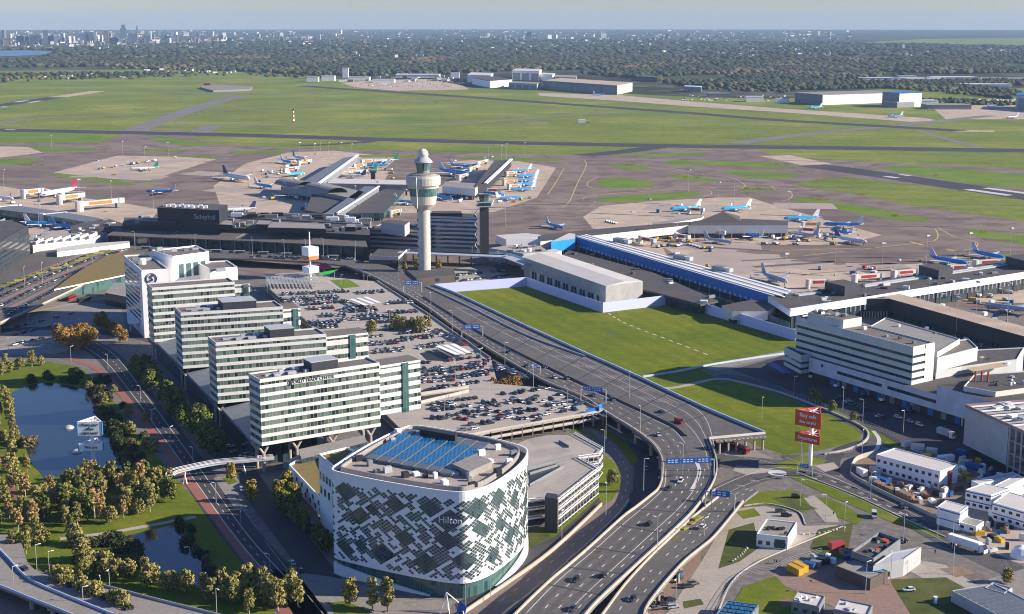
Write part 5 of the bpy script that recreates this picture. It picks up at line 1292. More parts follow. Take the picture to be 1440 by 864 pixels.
# ------------------------------------------------------------------ vehicles
M_TYRE = mat("tyre", (.02, .02, .02), .8); M_CARGL = mat("car glass", (.012, .016, .02), .08, spec=.6)
PAINT = {"black": (.012, .012, .014), "dark grey": (.045, .048, .052), "silver": (.42, .43, .44), "white": (.74, .74, .73), "dark blue": (.015, .03, .09), "red": (.30, .015, .018), "grey": (.16, .165, .17)}
PM = {k: mat(k+" car paint", v, .3, tuple(x*.95 for x in v), .5, spec=.5, coat=.6) for k, v in PAINT.items()}
CARC = ["black"]*6+["dark grey"]*6+["grey"]*3+["silver"]*4+["white"]*4+["dark blue"]*5+["red"]*2
PROF = [(-2.15, .45, .85), (-2.2, .7, .95), (-1.95, .88, .93), (-1.75, 1.0, .88), (.75, .98, .9), (1.9, .82, .88), (2.15, .6, .8), (2.15, .32, .78)]
def car_body(b, L=1.0, mi=0):
    up = [(-2.15, .35), (-2.2, .62), (-2.05, .92), (-1.3, .98), (.7, .95), (1.85, .80), (2.12, .60), (2.15, .35)]
    n = len(up); V = []
    for s in (-1, 1):
        for x, z in up: V.append((x*L, s*(.88 if .4 < z < .9 else .80), z))
    F = [(i, i+1, n+i+1, n+i) for i in range(n-1)] + [(n-1, 0, n, 2*n-1), tuple(range(n-1, -1, -1)), tuple(range(n, 2*n))]
    b.add(V, F, mi)
def car_cabin(b, L=1.0, h=1.45, mi=0, roof=1, long=0):
    a0, a1, t0, t1 = -1.75-long, 1.0, -1.35-long, .25
    if long: t0 = a0+.1
    lo = [(a0*L, -.76, .94), (a1*L, -.76, .92), (a1*L, .76, .92), (a0*L, .76, .94)]
    hi = [(t0*L, -.60, h), (t1*L, -.60, h), (t1*L, .60, h), (t0*L, .60, h)]
    b.add(lo+hi, [(0, 1, 5, 4), (1, 2, 6, 5), (2, 3, 7, 6), (3, 0, 4, 7)], mi)
    z = .02; hi2 = [(x, y, h+.01) for x, y, _ in hi]; hi3 = [(x*.98, y*.95, h+.05) for x, y, _ in hi]
    b.add(hi2+hi3, [(0, 1, 5, 4), (1, 2, 6, 5), (2, 3, 7, 6), (3, 0, 4, 7), (4, 5, 6, 7)], roof)
def wheels(b, L=1.0, mi=0, only=None):
    for k, (x, y) in enumerate(((-1.3, -.82), (1.35, -.82), (-1.3, .82), (1.35, .82))):
        if only is not None and k != only: continue
        b.tube((x*L, y-.1, .32), (x*L, y+.1, .32), .32, n=8, mi=mi, caps=True)
KIND = {"hatchback": (.93, 1.48, .12), "saloon": (1.05, 1.42, 0), "estate car": (1.06, 1.46, .4), "suv": (1.05, 1.68, .35)}
CARME = {}
for kd, (L, h, lg) in KIND.items():
    b = MB(); car_body(b, L, 0); car_cabin(b, L, h, 1, 0, lg); wheels(b, L, 2)
    o = b.build("parked_car", [PM["black"], M_CARGL, M_TYRE])
    for c in PAINT:
        me = o.data.copy(); me.materials[0] = PM[c]; CARME[(kd, c)] = me
    bpy.data.objects.remove(o)
def full_car(kd, c):
    L, h, lg = KIND[kd]; t = thing("car", "car", "car")
    b = MB(); car_body(b, L, 0); b.build("body", PM[c], t)
    b = MB(); car_cabin(b, L, h, 0, 1, lg); b.build("cabin", [M_CARGL, PM[c]], t)
    for k in range(4): b = MB(); wheels(b, L, 0, k); b.build("wheel", M_TYRE, t)
    for s in (-1, 1): b = MB(); b.box(2.14*L, s*.62, .55, .06, .34, .16); b.build("headlight", M_WPANEL, t)
    return t
FULL = {}
def drive(px, to, c, kd, label, z=.25, group=None, k=1.0):
    key = (kd, c)
    if key not in FULL: FULL[key] = full_car(kd, c)
    p = G(*px, z); q = G(*to, z); d = q-p
    return dup(FULL[key], (p.x, p.y, z), math.atan2(d.y, d.x), label, group)
cand = []     # parked cars: (distance, x, y, z, heading, zone)
def row(a, c, z, zone, flip=0, occ=.86, pitch=2.65, perp=True, sh=0):
    A_, B_ = G(*a, z), G(*c, z); d = B_-A_; s_ = Vector((-d.y, d.x, 0)).normalized()*sh; A_ = A_+s_; n = max(1, int(d.length/pitch)); h = math.atan2(d.y, d.x)
    for i in range(n):
        if RND.random() > occ: continue
        p = A_+d*((i+.5)/n)
        hd = h+(math.pi/2 if perp else 0)+(math.pi if RND.random() < .4 else 0)+RND.uniform(-.03, .03)
        nn = Vector((-d.y, d.x, 0)).normalized()*RND.uniform(-.4, .4)
        cand.append((p.length, p.x+nn.x, p.y+nn.y, z, hd, zone))
zd = ZD+.03
Z1, Z2, Z3, Z4, Z5, Z6 = "far rows", "upper rows", "middle rows", "near rows", "verge row", "forecourt"
for a, c in (((392, 421), (475, 417)), ((398, 423.5), (478, 419.5)), ((423, 428), (489, 423)), ((475, 438), (500, 430)), ((432, 434), (470, 432)), ((450, 444), (487, 442.5)), ((487, 435), (528, 433)), ((490, 437.5), (531, 435.5)), ((500, 444), (531, 442.5)), ((431, 453), (475, 451)), ((436, 456), (480, 453.5)), ((442, 460), (475, 458)), ((480, 449), (530, 447)), ((520, 453), (550, 451)), ((440, 412), (490, 409)), ((540, 426), (580, 424)), ((545, 440), (585, 437)), ((395, 414), (450, 411)), ((500, 412), (540, 410)), ((530, 446), (560, 444)), ((540, 460), (600, 456))):
    row(a, c, zd, Z1, occ=.92); row(a, c, zd, Z1, occ=.9, sh=-5.1)
for a, c in (((520, 475), (546, 472)), ((520, 483), (559, 480)), ((523, 486), (562, 483)), ((521, 494), (570, 490)), ((524, 497), (574, 493)), ((560, 470.5), (606, 465.7)), ((564, 480), (611, 475)), ((563, 477), (609, 472)), ((584, 488.6), (625, 482)), ((586, 491), (618, 487)), ((520, 466), (560, 463)), ((593, 512), (606, 510))):
    row(a, c, zd, Z2, occ=.9)
for a, c in (((628, 508), (676, 503)), ((593, 520), (624, 517)), ((593, 524), (625, 521)), ((631, 519), (684, 513)), ((633, 522), (680, 517)), ((649, 529), (690, 523)), ((648, 532), (688, 527)), ((593, 535), (643, 530)), ((593, 538.5), (640, 535)), ((606, 547), (655, 540)), ((596, 551), (630, 547)), ((660, 512), (690, 508)), ((640, 543), (680, 537)), ((596, 529), (640, 524)), ((640, 500), (672, 496)), ((664, 526), (700, 521))): row(a, c, zd, Z3, occ=.9)
for a, c, oc in (((640, 564), (679, 559), .9), ((605, 570), (633, 566), .7), ((646, 573), (664, 571), .9), ((612, 578), (640, 575), .95), ((614, 581), (640, 578.5), .5), ((672, 574), (706, 571), .9), ((676, 568), (699, 565.5), .9), ((642, 590), (673, 586), .8), ((640, 593), (660, 590), .3), ((708, 556), (760, 549), .35), ((712, 580), (735, 576), .9), ((742, 579), (755, 577), .9)): row(a, c, zd, Z4, occ=oc)
for a, c in (((660, 600), (692, 594)), ((700, 586), (735, 581)), ((640, 584), (690, 577)), ((712, 568), (768, 560)), ((760, 573), (800, 567)), ((604, 576), (636, 571)), ((606, 590), (634, 586)), ((722, 592), (760, 585)), ((780, 563), (812, 566))): row(a, c, zd, Z4, occ=.62)
for x, y in ((684, 584), (747, 577), (777, 577), (756, 592), (722, 562), (753, 559), (708, 555), (727, 553), (737, 551), (754, 549), (800, 561), (813, 570), (817, 568), (786, 556), (664, 598), (690, 596), (702, 590), (716, 588), (731, 590), (768, 584), (764, 566), (775, 562), (700, 580), (690, 569), (660, 583), (652, 580), (632, 586), (624, 590), (636, 570), (798, 574), (808, 577), (792, 580), (745, 568), (733, 566), (668, 604), (650, 606)):
    p = G(x, y, zd); cand.append((p.length, p.x, p.y, zd, RND.choice([2.2, -.95, .6, 3.7]), Z4))
for a, c in (((611, 466), (656, 487)), ((614, 464), (650, 481)), ((699, 514), (738, 530)), ((703, 518), (742, 534))): row(a, c, zd, Z5, occ=.95, pitch=3.0)
for a, c in (((0, 418), (60, 392)), ((60, 392), (125, 366)), ((125, 366), (178, 352)), ((0, 432), (60, 402)), ((60, 402), (130, 374)), ((10, 445), (75, 410)), ((75, 410), (140, 376)), ((0, 410), (50, 390)), ((50, 390), (120, 361))): row(a, c, ZH+.03, "access", occ=.88, pitch=5.3, perp=False)
for a, c in (((345, 360.5), (480, 367)), ((350, 357), (470, 362)), ((200, 353), (330, 356)), ((350, 363), (420, 365.5)), ((440, 361), (500, 366))): row(a, c, ZH+.03, "terminal", occ=.6, pitch=5, perp=False)
for a, c in (((820, 638), (846, 636)), ((822, 645), (840, 651))): row(a, c, 7.8, "garage", occ=.8)
for a, c in (((640, 388), (710, 381)), ((650, 395), (715, 388)), ((700, 366), (735, 372)), ((618, 396), (650, 398))): row(a, c, .25, Z6, occ=.8)
for a, c in (((285, 560), (300, 590)), ((296, 588), (330, 640)), ((270, 530), (285, 560)), ((340, 640), (352, 664))): row(a, c, .25, "under", occ=.5, pitch=5)
for a, c in (((1180, 560), (1250, 592)),): row(a, c, .25, "fence", occ=.6, pitch=3)
cand.sort(key=lambda t_: t_[0])
where = {Z1: "in the far rows of the parking deck, near the trellis roofs", Z2: "in the rows behind the slatted canopies of the deck", Z3: "in the middle rows of the deck beside the lettered slab", Z4: "in the thinly filled near rows of the parking deck", Z5: "parked along the motorway edge of the parking deck", "access": "in the queue on the access road left of the emblem hotel", "terminal": "on the forecourt road in front of the terminal", "garage": "under the roof of the garage beside the hotel", Z6: "in the car park at the foot of the control tower", "under": "beside the stilts of the office slabs", "fence": "parked behind the fence of the freight yard"}
far = MB(); farm = list(PM.values())+[M_CARGL, M_TYRE]; ci = {k: i for i, k in enumerate(PM)}
for k, (d_, x, y, z, hd, zone) in enumerate(cand):
    c = RND.choice(CARC); kd = RND.choice(list(KIND))
    if k < 262:
        o = bpy.data.objects.new("parked_car", CARME[(kd, c)]); COL.objects.link(o); o.location = (x, y, z); o.rotation_euler = (0, 0, hd)
        tag(o, c+" "+kd+" "+where[zone], "car", c+" "+kd+"s "+where[zone])
    else:
        L, h, lg = KIND[kd]; m_ = MB(); car_body(m_, L, ci[c]); car_cabin(m_, L, h, 7, ci[c], lg); wheels(m_, L, 8)
        q, s = math.cos(hd), math.sin(hd); o0 = len(far.v); far.v += [(x+a*q-e*s, y+a*s+e*q, z+f) for a, e, f in m_.v]; far.f += [tuple(i+o0 for i in f) for f in m_.f]; far.m += m_.m
o = far.build("distant_parked_cars", farm); tag(o, "mass of distant cars in the far rows and on the forecourt roads", "cars", kind="stuff")
MW = "on the left carriageway of the motorway viaduct"
for px, to, c, kd, lab, z in (
 ((834, 557), (862, 575), "black", "saloon", "black saloon just past the blue gantry on the left carriageway", ZH), ((797, 533), (820, 547), "dark grey", "suv", "dark grey suv approaching the blue gantry from behind", ZH), ((780, 532), (800, 545), "silver", "saloon", "silver saloon nearest the deck edge before the gantry", ZH), ((861, 563), (885, 578), "dark grey", "estate car", "dark grey estate car right of the gantry post", ZH),
 ((740, 516), (760, 528), "black", "hatchback", "black hatchback on the viaduct beside the white cars of the deck edge", ZH), ((766, 517), (790, 530), "dark blue", "saloon", "dark blue saloon beside the central barrier", ZH), ((715, 496), (735, 507), "black", "suv", "black suv by the central barrier, highest on the left carriageway", ZH), ((930, 580), (910, 570), "black", "estate car", "black estate car alone on the broad right deck", ZH),
 ((926, 613), (938, 628), "silver", "saloon", "silver saloon where the left carriageway bends", ZH), ((826, 566), (850, 582), "dark grey", "hatchback", "dark grey hatchback under the blue gantry", ZH),
 ((957, 678), (940, 700), "white", "suv", "white suv on the bend below the big blue gantry", ZH), ((940, 688), (920, 705), "black", "saloon", "black saloon beside the white suv on the bend", ZH), ((913, 738), (930, 720), "black", "suv", "black suv in the middle lane of the lower viaduct", ZH), ((848, 811), (870, 790), "black", "hatchback", "black hatchback low on the motorway, above the slip road", ZH), ((805, 858), (780, 885), "dark grey", "saloon", "dark grey saloon at the bottom edge of the motorway", ZH), ((889, 844), (870, 866), "black", "saloon", "black saloon on the slip road at the bottom", 6), ((988, 742), (1000, 730), "white", "hatchback", "white hatchback on the slip road viaduct", 5.2), ((809, 817), (790, 835), "black", "estate car", "black estate car at the point where ramp and motorway merge", ZH), ((950, 651), (955, 665), "dark grey", "suv", "dark grey suv beneath the big blue gantry", ZH),
 ((909, 661), (905, 680), "dark grey", "saloon", "dark grey saloon in the shaded road under the viaduct", .3), ((1120, 700), (1135, 701), "black", "suv", "black suv parked on the grass triangle right of the slip road", .3), ((1098, 720), (1115, 719), "dark grey", "estate car", "dark grey estate car behind a black one on the pale forecourt", .3), ((1106, 726), (1124, 727), "black", "estate car", "black estate car nearest the white office on the pale forecourt", .3),
 ((1270, 714), (1295, 727), "dark grey", "saloon", "dark grey saloon on the road beside the site hoarding", .3), ((1278, 831), (1262, 832), "white", "saloon", "white saloon parked alone on the brick yard", .3), ((1271, 762), (1290, 770), "black", "hatchback", "black hatchback behind the open roofed building", .3), ((1263, 588), (1285, 595), "white", "estate car", "white estate car, nearest the lamp post in the freight yard", .3), ((1279, 594), (1300, 601), "silver", "saloon", "silver saloon between two white cars in the freight yard", .3), ((1293, 599), (1315, 606), "white", "suv", "white suv at the end of three cars in the freight yard", .3),
 ((411, 793), (395, 770), "silver", "saloon", "silver saloon on the shaded road left of the hotel", .3), ((423, 804), (408, 782), "black", "saloon", "black saloon behind the silver one on the shaded road", .3), ((34, 801), (20, 790), "black", "estate car", "black estate car on the loop road at the bottom left", 5.05), ((340, 690), (355, 708), "silver", "hatchback", "silver hatchback on the road beside the yellow tree", .3)):
    drive(px, to, c, kd, lab, z+.04)
for k, (x, y, c, kd) in enumerate(((914, 848, "silver", "saloon"), (927, 843, "black", "suv"), (943, 845, "dark blue", "saloon"), (947, 855, "silver", "estate car"), (908, 858, "white", "hatchback"), (921, 857, "grey", "saloon"), (975, 822, "grey", "suv"), (968, 826, "dark grey", "suv"), (933, 851, "dark grey", "hatchback"), (905, 851, "black", "saloon"))):
    drive((x, y), (x+20, y-3), c, kd, c+" "+kd+" parked on the brick yard beside the slip road piers", .3)
for t in FULL.values(): drop(t)
# vans, lorries, buses
M_VBLUE = mat("lorry blue", (.02, .10, .30), .45); M_VRED = mat("bus red", (.36, .025, .025), .35, coat=.4); M_VYEL = mat("vehicle yellow", (.62, .38, .03), .5); M_VGREY = mat("trailer grey", (.5, .51, .52), .5)
def lorry(px, to, trailer, cab, lab, L=13.6, z=.25, name="lorry", cat="lorry", group=None):
    p, q = G(*px, z), G(*to, z); t = thing(name, lab, cat, (0, 0, 0), group)
    b = MB(); b.box(-1.2, 0, 1.15, L, 2.5, 2.85); b.build("box_body", trailer, t)
    b = MB(); x = L/2-1.2; b.add([(x+.4, -1.2, .6), (x+2.6, -1.2, .6), (x+2.6, 1.2, .6), (x+.4, 1.2, .6), (x+.4, -1.15, 3.7), (x+1.6, -1.15, 3.8), (x+1.6, 1.15, 3.8), (x+.4, 1.15, 3.7), (x+2.5, -1.2, 2.0), (x+2.5, 1.2, 2.0)], [(3, 2, 1, 0), (4, 5, 6, 7), (0, 1, 8, 5, 4), (2, 3, 7, 6, 9), (1, 2, 9, 8), (3, 0, 4, 7)]); b.build("cab", cab, t)
    b = MB(); b.quad((x+2.53, -1.1, 2.05), (x+2.53, 1.1, 2.05), (x+1.66, 1.05, 3.5), (x+1.66, -1.05, 3.5)); b.build("windscreen", M_CARGL, t)
    for xx in ([x+1.7, x-1.0] if L < 9 else [x+1.7, x-1.2, -L/2+.6, -L/2+1.9, -L/2+3.2]):
        for s in (-1, 1):
            b = MB(); b.tube((xx, s*.95, .5), (xx, s*1.25, .5), .5, n=8, caps=True); b.build("wheel", M_TYRE, t)
    t.location = p; WL[t.name] = p; d = q-p; t.rotation_euler = (0, 0, math.atan2(d.y, d.x)); return t
lorry((1360, 772), (1394, 783), M_WPANEL, M_WPANEL, "white articulated lorry on the road at the right edge of the site yard", 13.6)
for px, to, L, tr, cab, lab in (((1207, 536), (1170, 520), 13, M_VGREY, M_VBLUE, "grey trailer with blue cab against the freight dock, farthest from the corner"), ((1188, 543), (1160, 548), 12, M_VGREY, M_WPANEL, "pale box lorry turned side on in front of the first docks"), ((1228, 556), (1200, 560), 13, M_VGREY, M_VBLUE, "long grey trailer at the middle dock of the freight building"), ((1221, 549), (1195, 551), 13, M_VBLUE, M_VBLUE, "blue lorry behind the grey trailer at the middle dock"), ((1250, 562), (1225, 569), 12, M_WPANEL, M_WPANEL, "white lorry angled out of the dock, right of the middle docks"), ((1290, 577), (1262, 583), 12, M_VGREY, M_VBLUE, "pale lorry with blue cab at the dock nearest the unfinished building"), ((1141, 530), (1138, 537), 6, M_WPANEL, M_WPANEL, "small white box van below the blue canopy of the freight building"), ((1163, 526), (1160, 534), 8, M_VBLUE, M_VBLUE, "blue lorry backed to the dock beside the blue canopy"), ((1330, 615), (1350, 622), 8, M_VGREY, M_WPANEL, "grey lorry standing in the shade of the unfinished building")):
    lorry(px, to, tr, cab, lab, L)
def van(px, to, m, lab, z=.29, L=5.6, name="van", cat="van"):
    p, q = G(*px, z), G(*to, z); t = thing(name, lab, cat)
    b = MB(); b.add([(-L/2, -1, .4), (L/2, -1, .4), (L/2, 1, .4), (-L/2, 1, .4), (-L/2, -.95, 2.4), (L/2-1.6, -.95, 2.4), (L/2-1.6, .95, 2.4), (-L/2, .95, 2.4), (L/2-.6, -1, 1.3), (L/2-.6, 1, 1.3), (L/2, -1, 1.1), (L/2, 1, 1.1)], [(4, 5, 6, 7), (0, 1, 10, 8, 5, 4), (2, 3, 7, 6, 9, 11), (1, 2, 11, 10), (10, 11, 9, 8), (3, 0, 4, 7)]); b.build("body", m, t)
    b = MB(); b.quad((L/2-.62, -.9, 1.34), (L/2-.62, .9, 1.34), (L/2-1.6, .85, 2.36), (L/2-1.6, -.85, 2.36)); b.build("windscreen", M_CARGL, t)
    for xx in (-L/2+1, L/2-1):
        for s in (-1, 1): b = MB(); b.tube((xx, s*.8, .36), (xx, s*1.02, .36), .36, n=8, caps=True); b.build("wheel", M_TYRE, t)
    t.location = p; WL[t.name] = p; d = q-p; t.rotation_euler = (0, 0, math.atan2(d.y, d.x)); return t
van((1229, 727), (1231, 740), M_VGREY, "silver van turning out of the pale forecourt onto the curved road")
van((300, 580), (310, 595), M_WPANEL, "white van parked under the second office slab")
van((955, 595), (975, 603), M_VRED, "pink red pickup on the broad right deck of the viaduct", ZH+.04)
van((283, 553), (290, 565), M_WPANEL, "white van parked under the third office slab")
bt = thing("articulated_bus", "red articulated bus coming from under the broad road deck end", "bus", (0, 0, 0))
p, q = G(1032, 632, .3), G(1062, 643, .3)
for x0, L in ((-4.9, 8.6), (5.0, 9.6)):
    b = MB(); b.box(x0, 0, .45, L, 2.5, 2.6); b.build("body", M_VRED, bt); b = MB(); b.box(x0, 0, 1.5, L+.06, 2.56, .95); b.build("window_band", M_CARGL, bt)
    b = MB(); b.box(x0, 0, 3.05, L*.8, 2.1, .25); b.build("roof_pod", M_BLACK, bt)
b = MB(); b.box(-.2, 0, .6, 1.3, 2.2, 2.3); b.build("bellows", M_BLACK, bt)
for xx in (-7.5, 1.8, 8):
    for s in (-1, 1): b = MB(); b.tube((xx, s*1.0, .5), (xx, s*1.3, .5), .5, n=8, caps=True); b.build("wheel", M_TYRE, bt)
bt.location = p; d = q-p; bt.rotation_euler = (0, 0, math.atan2(d.y, d.x))
for px, to, m_, lab in (((315, 349.5), (325, 350), mat("coach purple", (.06, .05, .18), .4), "dark purple coach on the forecourt before the terminal"), ((100, 422), (110, 418), M_VRED, "red bus at the shelter below the planted canopy"), ((118, 424), (130, 421), M_BLACK, "black bus at the shelter below the planted canopy")):
    p, q = G(*px, ZH if px[1] < 360 else .3), G(*to, ZH if px[1] < 360 else .3); t = thing("bus", lab, "bus"); b = MB(); b.box(0, 0, .4, 12, 2.5, 2.7); b.build("body", m_, t); b = MB(); b.box(0, 0, 1.4, 12.06, 2.56, 1.0); b.build("window_band", M_CARGL, t)
    for xx in (-4, 4): b = MB(); b.tube((xx, -1.3, .45), (xx, 1.3, .45), .45, n=8, caps=True); b.build("axle", M_TYRE, t)
    t.location = p; d = q-p; t.rotation_euler = (0, 0, math.atan2(d.y, d.x))

# ------------------------------------------------------------------ aircraft
LIV = {"blue": ((.02, .27, .68), (.70, .72, .75), (.62, .66, .72)), "bright": ((.03, .40, .70), (.72, .74, .76), (.80, .81, .82)), "white": ((.74, .74, .74), (.70, .70, .70), (.06, .06, .2)), "whitered": ((.76, .76, .76), (.72, .72, .72), (.30, .03, .06)), "green": ((.72, .74, .74), (.70, .72, .72), (.01, .26, .20)), "light": ((.14, .36, .68), (.62, .66, .72), (.10, .28, .58)), "silver": ((.45, .48, .53), (.42, .45, .5), (.40, .44, .52))}
TYP = {"narrow": (38, 3.9, 35, 12.0), "small": (34, 3.1, 27, 10.2), "wide": (62, 6.0, 60, 17.5)}
def plane_proto(ty, lv):
    L, D, SPAN, HT = TYP[ty]; r = D/2; zc = r+1.5*(D/3.9); c1, c2, c3 = LIV[lv]
    m1 = mat("aircraft top "+lv, c1, .3, coat=.3); m2 = mat("aircraft belly "+lv, c2, .35); m3 = mat("aircraft fin "+lv, c3, .35)
    t = thing("airliner", "airliner", "airliner")
    xs = [(L/2, .02, -.25), (L/2-.8, .45, -.18), (L/2-2.2, .8, -.06), (L/2-4.5, 1, 0), (-L/2+L*.34, 1, 0), (-L/2+L*.16, .72, .22), (-L/2+L*.05, .36, .5), (-L/2, .1, .62)]
    b = MB(); n = 12; V = []
    for x, k, dz in xs: V += [(x, r*k*math.cos(2*math.pi*i/n), zc+dz*r+r*k*math.sin(2*math.pi*i/n)) for i in range(n)]
    for s in range(len(xs)-1):
        for i in range(n):
            b.f.append((s*n+i, s*n+(i+1) % n, (s+1)*n+(i+1) % n, (s+1)*n+i)); b.m.append(1 if 6 <= i <= 11 and (i not in (6, 11)) else 0)
    b.v = V; b.build("fuselage", [m1, m2], t, smooth=True)
    for s in (-1, 1):
        b = MB(); x0 = L*.1; cr, ct = L*.2, L*.045; sw = SPAN*.24; z0, z1 = zc-r*.55, zc+r*.15
        P = [(x0, s*r*.7, z0), (x0-cr, s*r*.7, z0), (x0-sw-ct, s*SPAN/2, z1), (x0-sw, s*SPAN/2, z1)]
        U = [(x, y, z+.35) for x, y, z in P]; F = [(0, 1, 2, 3), (7, 6, 5, 4), (0, 4, 5, 1), (1, 5, 6, 2), (2, 6, 7, 3), (3, 7, 4, 0)]
        b.add(P+U, F if s > 0 else [f[::-1] for f in F]); b.build("wing", m2, t)
        b = MB(); xt = -L/2+L*.11; P = [(xt, s*.3, zc+r*.5), (xt-L*.085, s*.3, zc+r*.5), (xt-L*.14, s*SPAN*.19, zc+r*.6), (xt-L*.1, s*SPAN*.19, zc+r*.6)]; U = [(x, y, z+.2) for x, y, z in P]
        b.add(P+U, F if s > 0 else [f[::-1] for f in F]); b.build("tailplane", m2, t)
        b = MB(); ye = s*SPAN*.16; xe = x0-L*.02; b.tube((xe+L*.05, ye, z0-.3*D/3.9), (xe-L*.04, ye, z0-.3*D/3.9), D*.28, D*.2, 10, caps=True); b.build("engine", m2, t)
        b = MB(); b.add([(x0-sw-.3, s*SPAN/2, z1), (x0-sw-ct, s*SPAN/2, z1), (x0-sw-ct-.8, s*(SPAN/2+.3), z1+2.2), (x0-sw-ct+.4, s*(SPAN/2+.3), z1+2.2)], [(0, 1, 2, 3), (3, 2, 1, 0)]); b.build("winglet", m3, t)
        b = MB(); b.tube((-L*.02, s*r, .45), (-L*.02, s*(r+.8), .45), .5, n=8, caps=True); b.bar((-L*.02, s*r, .5), (-L*.02, s*r*.99, zc-r*.5), .2, 1) ; b.build("landing_gear", M_TYRE, t)
    b = MB(); x0 = -L/2+L*.2; P = [(x0, -.18, zc+r*.7), (x0, .18, zc+r*.7), (-L/2+L*.02, .18, zc+r*.75), (-L/2+L*.02, -.18, zc+r*.75)]; U = [(-L/2+L*.055, -.12, HT), (-L/2+L*.055, .12, HT), (-L/2-L*.025, .12, HT), (-L/2-L*.025, -.12, HT)]
    b.add(P+U, [(3, 2, 1, 0), (4, 5, 6, 7), (0, 1, 5, 4), (1, 2, 6, 5), (2, 3, 7, 6), (3, 0, 4, 7)]); b.build("tail_fin", m3, t)
    b = MB(); b.box(L/2-2.0, 0, zc+.25*r, .9, D*.62, .5); b.build("cockpit_window", M_CARGL, t)
    b = MB(); b.tube((L/2-4, -.3, .4), (L/2-4, .3, .4), .4, n=8, caps=True); b.box(L/2-4, 0, .4, .3, .3, zc-r); b.build("nose_gear", M_TYRE, t)
    return t
PP = {}
